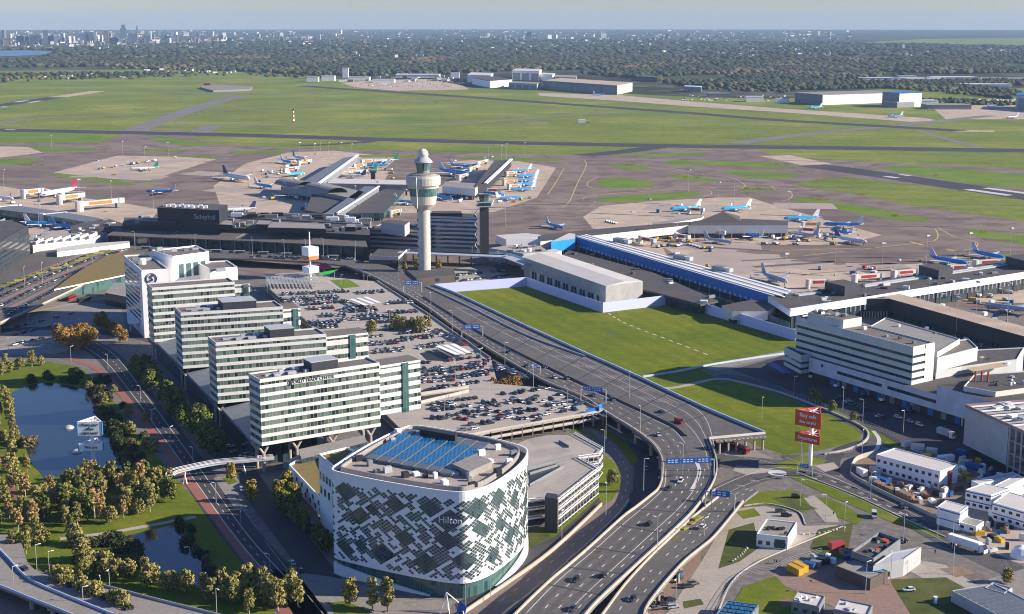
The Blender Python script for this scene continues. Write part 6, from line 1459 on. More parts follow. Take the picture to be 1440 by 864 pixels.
PL = [  # nose px, tail px, type, livery, label
 ((363, 259), (303, 250), "wide", "white", "white wide airliner with a dark fin parked at the left end of the centre apron"), ((392, 268), (350, 262), "narrow", "bright", "bright blue airliner with white fin, left of the grey rounded concourse"), ((432, 276), (397, 270), "narrow", "bright", "bright blue airliner just behind the large pale blue one"), ((453, 284), (392, 276), "wide", "light", "large pale blue airliner with blue fin below the rounded concourse"),
 ((414, 233), (391, 228), "narrow", "blue", "blue airliner at the far left gate of the centre pier"), ((440, 228), (402, 222), "narrow", "green", "white airliner with green fin at the far left gate of the centre pier"), ((524, 230), (558, 229), "narrow", "green", "white airliner with green fin at the outer right gate of the centre pier"), ((494, 245), (527, 244), "narrow", "green", "white airliner with green fin at the inner right gate of the centre pier"), ((546, 301), (500, 300), "narrow", "blue", "blue airliner lying behind the terminal roof, left of the control tower"),
 ((657, 250), (619, 245), "wide", "blue", "wide blue airliner just right of the control tower cab"), ((636, 284), (612, 279), "narrow", "blue", "blue airliner half hidden by the control tower bowl"), ((700, 277), (674, 275), "narrow", "blue", "blue airliner in front of the dark pier right of the control tower"),
 ((727, 251), (757, 249), "small", "blue", "small blue airliner, farthest of the row on the right side of the dark pier"), ((724, 257), (755, 255), "small", "blue", "small blue airliner, second in the row on the right side of the dark pier"), ((722, 263), (753, 261), "small", "blue", "small blue airliner, third in the row on the right side of the dark pier"), ((720, 270), (751, 268), "small", "blue", "small blue airliner, nearest of the row on the right side of the dark pier"),
 ((212, 273), (240, 274), "narrow", "blue", "blue airliner taxiing alone on the left apron"), ((318, 300), (350, 299), "narrow", "white", "white airliner with dark fin behind the black lettered block"), ((183, 241), (222, 240), "narrow", "green", "white airliner with green fin alone on the remote stand"), ((58, 280), (108, 272), "wide", "whitered", "white wide airliner with red fin at the left edge pier"),
 ((36, 308), (-2, 306), "narrow", "bright", "bright blue airliner at the left edge of the picture"), ((74, 320), (40, 318), "narrow", "bright", "bright blue airliner between the left pier and the dark office"), ((20, 284), (-14, 281), "narrow", "white", "white airliner with dark fin behind the left edge pier"), ((18, 318), (-22, 316), "narrow", "white", "white airliner with dark fin, nearest the dark office at the left edge"), ((110, 323), (80, 322), "narrow", "light", "pale blue airliner half hidden by the dark terminal part at the left"), ((428, 246), (404, 250), "narrow", "bright", "bright blue airliner left of the grey centre pier, second from its far end"), ((512, 236), (545, 236), "narrow", "bright", "bright blue airliner between the two green finned ones"), ((478, 251), (512, 252), "narrow", "white", "white airliner with dark fin at the root of the centre pier"), ((664, 238), (634, 236), "narrow", "bright", "bright blue airliner at the far left gate of the dark pier"), ((590, 290), (556, 287), "narrow", "bright", "bright blue airliner just left of the control tower shaft"), ((733, 281), (700, 283), "small", "blue", "small blue airliner nearest the grey office block, right of the control tower"), ((716, 244), (748, 242), "small", "blue", "small blue airliner at the far end of the dark pier"), ((1212, 345), (1180, 340), "narrow", "white", "white airliner with dark fin alone right of the angular gate building"), ((790, 324), (770, 319), "small", "blue", "blue airliner whose fin rises above the end of the white walled pier"),
 ((948, 298), (980, 296), "narrow", "bright", "bright blue airliner behind the angular grey gate building, left one"), ((1020, 298), (1050, 296), "narrow", "bright", "bright blue airliner behind the peak of the angular grey gate building"), ((1108, 312), (1145, 311), "narrow", "bright", "bright blue airliner off the right end of the angular gate building"), ((1160, 320), (1210, 322), "narrow", "blue", "dark blue airliner farthest right of the angular gate building"), ((1163, 326), (1204, 335), "small", "blue", "dark blue airliner in front of the farthest right one"), ((1111, 332), (1148, 338), "narrow", "silver", "silver airliner at the right front gate of the angular gate building"),
 ((1038, 332), (1074, 339), "small", "blue", "small blue airliner directly in front of the angular gate building"), ((1027, 345), (993, 340), "small", "silver", "small silver airliner on the stand beside the baggage train"), ((1108, 403), (1070, 391), "narrow", "silver", "silver airliner beyond the end of the blue pier"), ((1358, 376), (1309, 368), "narrow", "blue", "blue airliner at the right pier between the black plant boxes"), ((1414, 369), (1365, 359), "narrow", "blue", "blue airliner at the right pier, nearest the right edge"), ((1390, 436), (1450, 444), "narrow", "silver", "silver airliner near the beige walkway at the right edge"),
 ((857, 135), (828, 134), "narrow", "bright", "bright blue airliner in front of the big hangar"), ((1133, 154), (1160, 153), "narrow", "bright", "bright blue airliner beside the white hangar"), ((1243, 166), (1275, 165), "narrow", "blue", "dark blue airliner on the edge of the hangar apron"), ((1408, 154), (1384, 152), "narrow", "bright", "bright blue airliner near the right edge hangar"), ((1408, 168), (1440, 166), "narrow", "silver", "silver airliner half inside the right edge hangar")]
for nose, tail, ty, lv, lab in PL:
    if (ty, lv) not in PP: PP[(ty, lv)] = plane_proto(ty, lv)
    a, c = G(*nose), G(*tail); m_ = (a+c)/2; d = a-c; dup(PP[(ty, lv)], (m_.x, m_.y, .12), math.atan2(d.y, d.x), lab)
for t in PP.values(): drop(t)
# passenger bridges
M_ORANGE = mat("orange banner", (.68, .20, .03), .5); M_REDB = mat("red banner", (.42, .03, .04), .5)
JB = {}
def bridge_proto(cn):
    t = thing("passenger_bridge", "bridge", "passenger bridge"); b = MB(); b.box(0, 0, 3.6, 26, 3.2, 3.2); b.build("tunnel", M_WOFF, t)
    for s in (-1, 1): b = MB(); b.box(0, s*1.63, 4.0, 15, .08, 2.2); b.build("banner", {"orange": M_ORANGE, "red": M_REDB}[cn], t)
    b = MB(); b.box(12, 0, .2, 2.2, 3.4, 3.4); b.build("wheel_bogie", M_GREY, t); b = MB(); b.cyl(-13, 0, .1, 7.4, 2.6, n=10); b.build("rotunda", M_WOFF, t); b = MB(); b.box(14, 0, 3.4, 3.6, 4.2, 3.6); b.build("cab", M_LGREY, t); return t
for cn in ("orange", "red"): JB[cn] = bridge_proto(cn)
for k, (x, y, x2, y2, cn, lab) in enumerate([(36, 276, 54, 274, "orange", "on the far side of the left edge pier"), (88, 284, 110, 281, "orange", "on the far side of the left edge pier"), (120, 293, 160, 289, "orange", "on the far side of the left edge pier"), (4, 300, 20, 298, "orange", "against the left edge pier, near side"), (66, 311, 84, 309, "orange", "against the left edge pier, near side"),
 (420, 231, 436, 228, "orange", "on the left of the centre pier"), (400, 241, 418, 238, "red", "on the left of the centre pier"), (425, 265, 440, 263, "orange", "beside the rounded concourse roofs"), (446, 279, 462, 278, "orange", "nose of the pale blue airliner"), (432, 292, 446, 290, "orange", "nose of the pale blue airliner"), (508, 229, 526, 228, "orange", "on the right of the centre pier"), (497, 235, 514, 234, "orange", "on the right of the centre pier"), (486, 240, 504, 239, "orange", "on the right of the centre pier"), (475, 246, 494, 244, "orange", "on the right of the centre pier"),
 (548, 302, 562, 299, "orange", "left of the control tower shaft"), (645, 251, 656, 248, "orange", "left side of the dark pier"), (660, 240, 672, 236, "orange", "left side of the dark pier"), (672, 232, 684, 228, "orange", "left side of the dark pier"), (642, 274, 660, 274, "red", "before the concourse right of the control tower"), (686, 270, 700, 270, "red", "before the concourse right of the control tower"), (708, 258, 726, 257, "orange", "right side of the dark pier"), (716, 264, 730, 263, "orange", "right side of the dark pier"), (712, 246, 724, 245, "orange", "right side of the dark pier"),
 (988, 329, 1018, 331, "red", "in front of the angular gate building"), (1076, 327, 1098, 328, "red", "in front of the angular gate building"), (972, 297, 985, 298, "red", "behind the angular gate building"), (950, 334, 968, 337, "red", "along the striped roof of the blue pier"), (900, 338, 920, 342, "red", "along the striped roof of the blue pier"), (1128, 318, 1152, 318, "orange", "right end of the angular gate building"), (1124, 325, 1150, 327, "red", "right end of the angular gate building"),
 (1135, 401, 1165, 400, "red", "leftmost on the far side of the long right pier"), (1200, 394, 1240, 391, "red", "left of the middle black plant box on the pier"), (1255, 388, 1290, 385, "red", "touching the middle black plant box on the pier"), (1335, 380, 1360, 379, "red", "below the blue airliner by the plant box"), (1370, 373, 1410, 371, "red", "below the airliner at the right edge")]):
    a, c = G(x, y, 3), G(x2, y2, 3); m_ = (a+c)/2; d = c-a; L_ = max(min(d.length/28, 1.5), .6); w_ = 1.5 if x < 130 else 1; dup(JB[cn], (m_.x, m_.y, .1), math.atan2(d.y, d.x), cn+" bannered passenger bridge "+lab, cn+" passenger bridges "+lab, (L_*w_, w_, w_))
for t in JB.values(): drop(t)
# apron vehicles: baggage trains, tugs, fuel trucks
AV = []
def cart(x, y, m, lab, L=4, W=2.2, H=2.2, grp=None, rot=None):
    q = G(x, y, .1); t = MB(); r = rot if rot is not None else RND.uniform(0, 3)
    t.box(0, 0, .9, L*.7, W, H-.9, 0, 0); t.box(L*.33, 0, .5, L*.34, W*.9, H*.62, 0, 1); t.box(0, 0, .35, L, W*.8, .5, 0, 2)
    for xx in (-L*.3, L*.3):
        t.tube((xx, -W*.5, .4), (xx, W*.5, .4), .4, n=6, mi=2, caps=True)
    o = t.build("service_vehicle", [m, M_VGREY, M_TYRE]); o.location = (q.x, q.y, .1); o.rotation_euler = (0, 0, r); tag(o, lab, "service vehicle", grp); return o
zones = [((840, 345, 1010, 352), "on the stand beside the striped roof of the blue pier", 10), ((985, 322, 1110, 330), "under the angular gate building", 14), ((1075, 336, 1190, 345), "in front of the silver airliner at the angular gate building", 10), ((460, 276, 560, 300), "among the gates left of the control tower", 16), ((620, 272, 745, 285), "before the dark pier right of the control tower", 18), ((360, 232, 420, 258), "on the left of the grey centre pier", 8), ((420, 280, 470, 296), "near the large pale blue airliner", 8), ((820, 355, 1000, 405), "in the shaded service road between dock roof and blue pier", 22), ((1300, 410, 1440, 435), "among the stands beyond the beige walkway", 20), ((1150, 378, 1280, 392), "on the stand beyond the black plant boxes", 4), ((0, 268, 120, 292), "around the left edge pier", 8), ((130, 240, 250, 232), "along the remote stand with the lone green finned airliner", 16), ((1310, 445, 1400, 470), "in the shade behind the freight building", 6)]
for (x0, y0, x1, y1), lab, n_ in zones:
    for k in range(n_):
        cn = RND.choice(["white", "blue", "grey", "yellow", "white"]); m_ = {"white": M_WPANEL, "blue": M_VBLUE, "grey": M_VGREY, "yellow": M_VYEL}[cn]
        f = RND.random() if y0 < y1 else RND.random(); x = RND.uniform(x0, x1); y = RND.uniform(y0, y1) if lab[:5] != "along" else y0-(x-x0)/(x1-x0)*(y0-222)
        cart(x, y, m_, cn+" service vehicle "+lab, RND.uniform(3.5, 8), 2.4, RND.uniform(2, 3.4), cn+" service vehicles "+lab)
for k in range(5): cart(853+k*3.2, 312.4+k*.75, M_WPANEL, "white baggage cart in a row on the apron behind the dark roofed pier", 3, 2, 2, "baggage carts in a row behind the pier", .6)
for k in range(5): cart(968+k*4.4, 345+k*1.3, M_WPANEL, "white baggage cart in the train near the small silver airliner", 3, 2, 2, "baggage train near the small silver airliner", -.5)
cart(999, 354, M_VBLUE, "blue tug pulling the white baggage train", 4.5, 2.4, 2); cart(925, 299, M_VBLUE, "dark blue fuel lorry alone left of the two bright blue airliners", 8, 2.6, 3.4)
cart(829, 355, M_VYEL, "big yellow container truck in the shade behind the white shed", 12, 3, 6, None, -.4); cart(1216, 377.5, M_REDB, "dark red tug left one of two on the beige stand", 5, 2.5, 2.4); cart(1228, 379, M_REDB, "dark red tug right one of two on the beige stand", 5, 2.5, 2.4)
# yellow guidance signs on the taxiway islands
for x, y in ((148, 212), (135, 211), (235, 213), (207, 212), (160, 247), (60, 233), (44, 232.5), (882, 233), (889, 233), (965, 250), (980, 251), (1050, 266), (1067, 266), (1142, 280), (1151, 281.5), (1161, 282), (1258, 304), (1383, 327), (1093, 231), (554, 219.5), (580, 220), (1351, 270), (1212, 274), (1316, 247)):
    b = MB(); q = G(x, y, .1); b.box(q.x, q.y, .5, 6, .8, 1.7); b.box(q.x-2, q.y, .1, .2, .2, .5); b.box(q.x+2, q.y, .1, .2, .2, .5); o = b.build("guidance_sign", M_VYEL); tag(o, "yellow guidance sign on a grass island between the taxiways", "sign", "yellow taxiway signs")
# ------------------------------------------------------------------ trees
def leaf_mat(name, c1, c2, c3):
    m, n, b = _nodes(name); g = nd(n, "ShaderNodeNewGeometry"); oi = nd(n, "ShaderNodeObjectInfo")
    f = mth(n, 'ADD', mth(n, 'MULTIPLY', g.outputs["Random Per Island"], .75), mth(n, 'MULTIPLY', oi.outputs["Random"], .35))
    lnk(n, ramp(n, f, [(.1, c1), (.5, c2), (.95, c3)]), b.inputs["Base Color"]); b.inputs["Roughness"].default_value = .75; b.inputs["Specular IOR Level"].default_value = .2
    return m
LEAF = {"green": leaf_mat("green leaves", (.045, .075, .012), (.105, .135, .024), (.21, .21, .045)), "olive": leaf_mat("olive leaves", (.11, .115, .028), (.22, .20, .055), (.36, .30, .10)), "yellow": leaf_mat("yellow leaves", (.13, .12, .02), (.25, .20, .035), (.40, .30, .06)), "orange": leaf_mat("orange leaves", (.15, .085, .022), (.28, .16, .04), (.40, .24, .065)), "rust": leaf_mat("rust leaves", (.19, .13, .045), (.32, .215, .075), (.46, .31, .13)), "dark": leaf_mat("dark foliage", (.018, .028, .010), (.036, .05, .017), (.07, .08, .028)), "reed": leaf_mat("reed", (.06, .055, .025), (.12, .10, .045), (.19, .155, .075))}
M_BARK = mat("bark", (.09, .07, .055), .9); M_BIRCH = mat("pale bark", (.52, .48, .42), .8, (.35, .32, .28), .8)
def tree_meshes(seed, h, cw, leaf, bark, shape="round", nq=520, lq=.55, trunk=.28):
    r = random.Random(seed); b = MB(); zt = h*trunk
    b.tube((0, 0, 0), (r.uniform(-.2, .2), 0, h*.55), h*.018, h*.010, 6); b.tube((0, 0, h*.5), (r.uniform(-.3, .3), r.uniform(-.3, .3), h*.9), h*.011, .03, 5)
    for k in range(6):
        a = k*1.05+r.random(); z0 = zt+h*.06*k; b.tube((0, 0, z0), (math.cos(a)*cw*.35, math.sin(a)*cw*.35, z0+h*.16), h*.007, .03, 4)
    tm = b
    b = MB(); blobs = []
    nb = 15
    for k in range(nb):
        f = (k+.5)/nb; z = zt+(h-zt)*(.06+.9*f)
        if shape == "cone": rad = cw*.5*(1-f)*1.0+.2
        elif shape == "column": rad = cw*.42*(1-.5*abs(f-.35))
        else: rad = cw*.5*math.sin(math.pi*min(1, .2+.72*f))**.8
        a = k*2.4+r.random(); blobs.append((math.cos(a)*rad*.62, math.sin(a)*rad*.62, z, max(rad*.55, cw*.13)*r.uniform(.75, 1.2)))
    for k in range(nq):
        x, y, z, rr = r.choice(blobs); d = Vector((r.gauss(0, 1), r.gauss(0, 1), r.gauss(0, .9))).normalized(); s = rr*(.55+.5*r.random())
        c = Vector((x, y, z))+d*s; c.z = max(c.z, zt*.6)
        n_ = (d+Vector((r.uniform(-.8, .8), r.uniform(-.8, .8), r.uniform(-.5, .9)))).normalized(); u = n_.orthogonal().normalized(); v = n_.cross(u); q = lq*r.uniform(.6, 1.35)
        b.add([c-u*q-v*q*.7, c+u*q-v*q*.5, c+u*q*.8+v*q, c-u*q*.7+v*q*.8], [(0, 1, 2, 3)])
    return tm, b
TP = {}
def tree_proto(kind, var):
    S = {"birch": (9.2, 4.8, "olive", M_BIRCH, "column", 760, .30, .2), "birch_rust": (9.2, 4.4, "rust", M_BIRCH, "column", 620, .28, .22), "street": (15, 11, "green", M_BARK, "round", 2200, .5, .14), "gold": (11, 7, "yellow", M_BARK, "column", 1000, .36, .16), "orange": (11, 9, "orange", M_BARK, "round", 1300, .36, .16), "poplar": (12, 5, "olive", M_BARK, "column", 900, .36, .12), "conifer": (11, 4, "dark", M_BARK, "cone", 500, .5, .08), "poplar_s": (9, 4.6, "green", M_BARK, "column", 760, .32, .14), "small": (7.0, 5.6, "olive", M_BARK, "round", 800, .32, .13), "shrub": (3.6, 5, "dark", M_BARK, "round", 480, .30, .02), "reeds": (2.6, 4.6, "reed", M_BARK, "round", 480, .24, .02)}[kind]
    tm, cm = tree_meshes(hash(kind) % 1 + len(kind)*17+var*101+sum(map(ord, kind)), S[0], S[1], S[2], S[3], S[4], S[5], S[6], S[7])
    t = thing("tree" if kind not in ("shrub", "reeds") else "shrub", "tree", "tree" if kind not in ("shrub", "reeds") else "shrub"); tm.build("trunk", S[3], t); cm.build("crown", LEAF[S[2]], t); return t
def plant_tree(kind, x, y, lab, grp, s=1.0, z=.2):
    v = RND.randrange(3)
    if (kind, v) not in TP: TP[(kind, v)] = tree_proto(kind, v)
    p = G(x, y, z); k = s*RND.uniform(.85, 1.15); return dup(TP[(kind, v)], (p.x, p.y, z), RND.uniform(0, 6.28), lab, grp, (k*RND.uniform(.9, 1.1), k*RND.uniform(.9, 1.1), k))
def inpoly(x, y, P):
    c = False
    for i in range(len(P)):
        (a, b_), (e, f) = P[i-1], P[i]
        if (b_ > y) != (f > y) and x < (e-a)*(y-b_)/(f-b_)+a: c = not c
    return c
def scatter(poly, n, kinds, lab, grp, s=1.0, dmin=5, z=.2):
    xs = [p[0] for p in poly]; ys = [p[1] for p in poly]; got = []; tries = 0
    while len(got) < n and tries < n*60:
        tries += 1; x, y = RND.uniform(min(xs), max(xs)), RND.uniform(min(ys), max(ys))
        if not inpoly(x, y, poly): continue
        g = G(x, y)
        if any((g-q).length < dmin for q in got): continue
        got.append(g); k = RND.choice(kinds); plant_tree(k, x, y, lab, grp, s*RND.uniform(.8, 1.25), z)
scatter([(45, 718), (60, 690), (90, 676), (130, 676), (180, 680), (235, 676), (252, 712), (200, 728), (140, 742), (85, 752)], 74, ["birch", "small", "birch_rust", "poplar_s", "birch"], "slender pale trunked tree in the grove between the two ponds", "trees of the grove between the ponds", 1.05, 3.6)
scatter([(-20, 640), (25, 668), (40, 700), (60, 745), (62, 780), (30, 790), (-20, 760)], 26, ["birch", "small", "birch_rust"], "slender tree on the lawn at the left edge of the park", "trees along the left edge of the park", 1.0, 4)
scatter([(-20, 540), (0, 505), (8, 530), (22, 610), (48, 668), (20, 660), (-20, 640)], 22, ["birch", "small"], "autumn tree on the bank left of the larger pond", "trees on the bank left of the larger pond", 1.0, 4.5)
for x, y, k, s in ((3, 528, "birch", 1), (14, 524, "small", 1), (28, 519, "small", .9), (45, 516, "birch", 1.15), (58, 514, "small", .8), (8, 518, "birch", .9)): plant_tree(k, x, y, "autumn tree in the row at the top edge of the park", "trees at the top edge of the park", s)
for x, y, s in ((28, 624, 1.5), (38, 628, 1.7), (46, 622, 1.3)): plant_tree("reeds", x, y, "pale brown bush hanging over the left bank of the larger pond", "pale bushes on the left pond bank", s)
for i in range(22):
    f = i/21; P_ = [(118, 806), (150, 814), (200, 826), (250, 838), (300, 850), (330, 850), (352, 838), (388, 858)]; t_ = f*7; j = min(int(t_), 6); x = P_[j][0]+(P_[j+1][0]-P_[j][0])*(t_-j); y = P_[j][1]+(P_[j+1][1]-P_[j][1])*(t_-j)-6
    plant_tree(RND.choice(["small", "birch", "small"]), x+RND.uniform(-6, 6), y+RND.uniform(-4, 4), "bushy olive tree in the row along the lower edge of the small pond", "trees along the lower edge of the small pond", 1.15)
for i in range(10): plant_tree(RND.choice(["small", "shrub"]), 76+i*12+RND.uniform(-3, 3), 822+i*4.6, "dark bushy tree on the median of the loop road", "trees on the median of the loop road", 1.0, 3)
for i in range(14): plant_tree("birch", 330+i*7+RND.uniform(-4, 4), 846+RND.uniform(-14, 22), "olive tree in the clump at the bottom left of the hotel road", "trees at the bottom beside the cycle path", 1.1)
for x, y in ((118, 812), (105, 765), (118, 790)): plant_tree("small", x, y, "lone olive tree on the lawn left of the small pond", "lone trees left of the small pond", 1.2)
for x, y, s in ((192, 530, .85), (204, 540, .95), (214, 548, .9), (236, 572, 1), (246, 588, 1.05), (258, 600, .95), (280, 616, 1), (292, 634, 1.05), (304, 642, .9)): plant_tree("street", x, y, "big dark green street tree in the shade of the office slabs", "street trees in front of the office slabs", s)
for x, y, lab in ((325, 678, "golden tree on the kerb island beside the footbridge"), (354, 706, "golden tree standing alone on the dark road edge below the footbridge"), (392, 708, "golden tree left of the low wing of the hotel"), (414, 716, "olive golden tree against the low wing of the hotel"), (404, 700, "golden tree behind the pair against the low wing of the hotel")): plant_tree("gold", x, y, lab, None, .95)
for k in range(11): plant_tree(RND.choice(["conifer", "poplar", "street"]), 400+k*6+RND.uniform(-4, 4), 722+k*5.4, "dark tree in the shaded strip left of the hotel facade", "dark trees left of the hotel facade", .62 if k % 3 else .7)
for x, y, s in ((492, 852, .95), (524, 857, .9), (545, 860, 1.0)): plant_tree("gold" if x < 500 else "poplar", x, y, {492: "golden olive tree in front of the hotel, leftmost of three", 524: "olive poplar in front of the hotel, middle one of three", 545: "tall olive poplar in front of the hotel, nearest the white cone frame"}[x], None, s)
for x, y in ((92, 486), (100, 480), (112, 478), (120, 476), (128, 484), (84, 482), (118, 492), (104, 496)): plant_tree("orange", x, y, "orange autumn tree beside the tram yard", "orange trees beside the tram yard", .95)
for x, y in ((140, 462), (150, 466), (158, 470), (166, 476), (172, 482), (145, 455)): plant_tree("orange", x, y, "rust brown tree in the shade left of the emblem hotel", "rust trees in the shade left of the emblem hotel", .85)
for x, y in ((693, 553), (702, 556), (709, 554), (718, 553), (726, 551)): plant_tree("orange", x, y, "ochre poplar in the notch of the parking deck", "ochre trees in the notch of the deck", .85)
for x, y in ((556, 464), (568, 465), (580, 464), (590, 466), (600, 463), (523, 470)): plant_tree("small", x, y, "brown olive tree growing on the parking deck near the motorway", "small trees on the parking deck", 1.3, ZD)
for x, y, lab in ((617, 381, "golden tree just right of the control tower shaft"), (570, 385, "golden tree left of the control tower annex"), (586, 378, "thin brown tree directly behind the control tower shaft")): plant_tree("gold", x, y, lab, None, .8)
for x, y in ((1144, 561), (1170, 580), (1200, 592), (1150, 566)): plant_tree("small", x, y, "small orange tree on the verge before the freight yard fence", "small trees before the freight yard", .8)
for x, y, lab in ((861, 682, "bare brown tree on the lawn beside the hotel garage"), (1417, 820, "dark tree near the solar panel roof at the right")): plant_tree("small", x, y, lab, None, .9)
# pond edges
def edge(pts, n, kinds, lab, grp, s, w_=3):
    P = resample(smooth(GP(pts), 6), 1.0); 
    for k in range(n):
        p = P[int(k/n*(len(P)-1))]; kd = RND.choice(kinds); v = RND.randrange(3)
        if (kd, v) not in TP: TP[(kd, v)] = tree_proto(kd, v)
        q = s*RND.uniform(.7, 1.2); dup(TP[(kd, v)], (p.x+RND.uniform(-w_, w_), p.y+RND.uniform(-w_, w_), .15), RND.uniform(0, 6), lab, grp, q)
edge([(45, 540), (72, 534), (104, 540), (136, 548), (142, 572), (152, 598), (162, 612), (176, 632), (190, 655)], 46, ["reeds", "shrub", "shrub"], "dark shrub on the shaded bank of the larger pond", "shrubs on the shaded bank of the larger pond", 1.0, 4)
edge([(112, 525), (140, 545), (158, 580), (172, 606), (196, 640), (214, 660)], 26, ["shrub", "small", "shrub"], "dark bush on the shaded slope between pond and cycle path", "bushes on the slope between pond and cycle path", 1.05, 6)
edge([(100, 768), (130, 770), (165, 760), (172, 780), (190, 800), (150, 800), (120, 780)], 40, ["reeds", "reeds", "shrub"], "brown reed clump at the left end of the small pond", "reed clumps of the small pond", 1.05, 5)
edge([(256, 736), (266, 760), (290, 790), (312, 820)], 24, ["reeds", "shrub"], "reed clump on the steep right bank of the small pond", "reeds on the right bank of the small pond", .8, 2)
for x, y, lab in ((160, 556, "yellow green bush at the top of the shaded pond slope"), (205, 592, "yellow bush in the shaded slope near the road lamp"), (172, 610, "pale yellow bush at the edge of the larger pond")): plant_tree("small", x, y, lab, None, .8)
for t in TP.values(): drop(t)
# ------------------------------------------------------------------ lamps and masts
def lamp_proto(h, kind):
    t = thing("street_lamp" if kind != "mast" else "light_mast", "lamp", "lamp"); b = MB(); b.tube((0, 0, 0), (0, 0, h), .02*h**.5+.07, .05+.012*h**.5, 6); b.build("pole", M_STEEL, t)
    if kind == "single": b = MB(); b.bar((0, 0, h-.15), (1.6, 0, h), .14, .14); b.box(1.5, 0, h-.05, 1.0, .4, .2); b.build("lamp_head", M_WPANEL, t)
    elif kind == "double":
        for s in (-1, 1): b = MB(); b.bar((0, 0, h-.15), (1.8*s, 0, h), .14, .14); b.box(1.7*s, 0, h-.05, 1.0, .4, .2); b.build("lamp_head", M_WPANEL, t)
    else: b = MB(); b.box(0, 0, h-.2, 4.6, 2.4, .5); b.box(0, 0, h+.3, 3.6, 1.2, .6); b.build("lamp_head", M_LGREY, t); b = MB(); b.cyl(0, 0, 0, 1.2, .8, .5, 8); b.build("foot", M_CONC, t)
    return t
LP = {}
def lampat(x, y, h, kind, lab, grp, z=.2, rz=None):
    if (h, kind) not in LP: LP[(h, kind)] = lamp_proto(h, kind)
    p = G(x, y, z); dup(LP[(h, kind)], (p.x, p.y, z), RND.uniform(0, 6) if rz is None else rz, lab, grp)
for x, y in ((852, 618), (798, 583), (750, 549), (710, 516), (636, 468), (606, 440), (900, 612), (885, 560), (960, 668), (905, 690), (852, 725), (924, 778)): lampat(x, y, 14, "single", "tall grey lamp post on the motorway viaduct", "lamp posts on the motorway viaduct", ZH)
for x, y in ((650, 560), (590, 512), (575, 486), (640, 533), (688, 560), (720, 585), (676, 512), (600, 470), (770, 570), (548, 455), (500, 452), (468, 430), (625, 590)): lampat(x, y, 9, "double", "twin headed lamp post between the car rows of the deck", "lamp posts on the parking deck", ZD)
for x, y in ((20, 834), (52, 802), (118, 864), (143, 850), (155, 838), (268, 805), (305, 866), (70, 812)): lampat(x, y, 10, "single", "slim lamp post along the loop road and park edge", "lamp posts of the loop road", .2)
for x, y in ((198, 566), (214, 600), (240, 626), (272, 656), (304, 708), (339, 748), (380, 812), (418, 838), (152, 520), (100, 508), (73, 458), (40, 462), (12, 495)): lampat(x, y, 9, "single", "lamp post along the shaded road beside the cycle path", "lamp posts of the shaded road")
for x, y in ((1116, 560), (1185, 577), (1270, 610), (1213, 594), (1224, 702), (1318, 756), (1339, 772), (1125, 712), (1161, 735), (1187, 748), (1217, 835), (1252, 822), (1270, 764), (1340, 808), (1000, 730), (990, 770), (1071, 590), (1126, 648), (1128, 656), (950, 860), (790, 760), (690, 846), (655, 862), (850, 640), (1212, 640)): lampat(x, y, 12, "single", "slim lamp post on the roads around the roundabout", "lamp posts around the roundabout")
for x, y in ((1104, 405), (1262, 415), (1304, 445), (1344, 475), (1240, 388), (1174, 388), (1302, 376), (1362, 372), (1420, 364), (836, 322), (912, 317), (890, 338), (952, 340), (968, 270), (1010, 290), (1032, 290), (1108, 305), (711, 318), (1416, 452), (1372, 450)): lampat(x, y, 26, "mast", "tall floodlight mast on the aircraft stands right of the control tower", "floodlight masts right of the control tower")
for x, y in ((57, 298), (112, 280), (157, 282), (204, 228), (237, 222), (173, 220), (138, 250), (216, 298), (73, 211), (55, 320), (6, 265), (422, 222), (443, 224), (468, 235), (445, 240), (451, 222), (462, 222), (495, 224), (480, 222), (430, 250), (458, 284), (500, 290), (532, 284), (687, 226), (705, 226), (712, 224), (738, 222), (692, 244), (681, 245), (680, 252), (570, 296), (640, 250)): lampat(x, y, 22, "mast", "tall floodlight mast on the aircraft stands left of the tower and at the centre piers", "floodlight masts left of the control tower")
for x, y in ((190, 352), (275, 356), (355, 360), (455, 362), (500, 366), (35, 405), (95, 382), (60, 400), (130, 372), (400, 364), (430, 364)): lampat(x, y, 16, "single", "tall lamp post on the access deck before the terminal", "lamp posts on the terminal access deck", ZH)
for x, y in ((480, 412), (517, 414), (452, 410), (512, 408), (560, 402), (702, 378), (664, 372)): lampat(x, y, 14, "single", "lamp post between the far end of the deck and the control tower", "lamp posts between deck and control tower")
for t in LP.values(): drop(t)
rm = thing("radar_mast", "red and white lattice mast standing alone in the airfield grass", "mast", G(413, 173)); q = G(413, 173)
for k in range(6):
    b = MB(); b.cyl(q.x, q.y, k*4, k*4+4, 2.2-.2*k, 2.0-.2*k, n=4); b.build("lattice", mat("mast red", (.45, .06, .04), .6) if k % 2 == 0 else M_WPANEL, rm)
b = MB(); b.box(q.x, q.y, 24, 4, 4, 3); b.build("antenna", MATS["mast red"], rm)
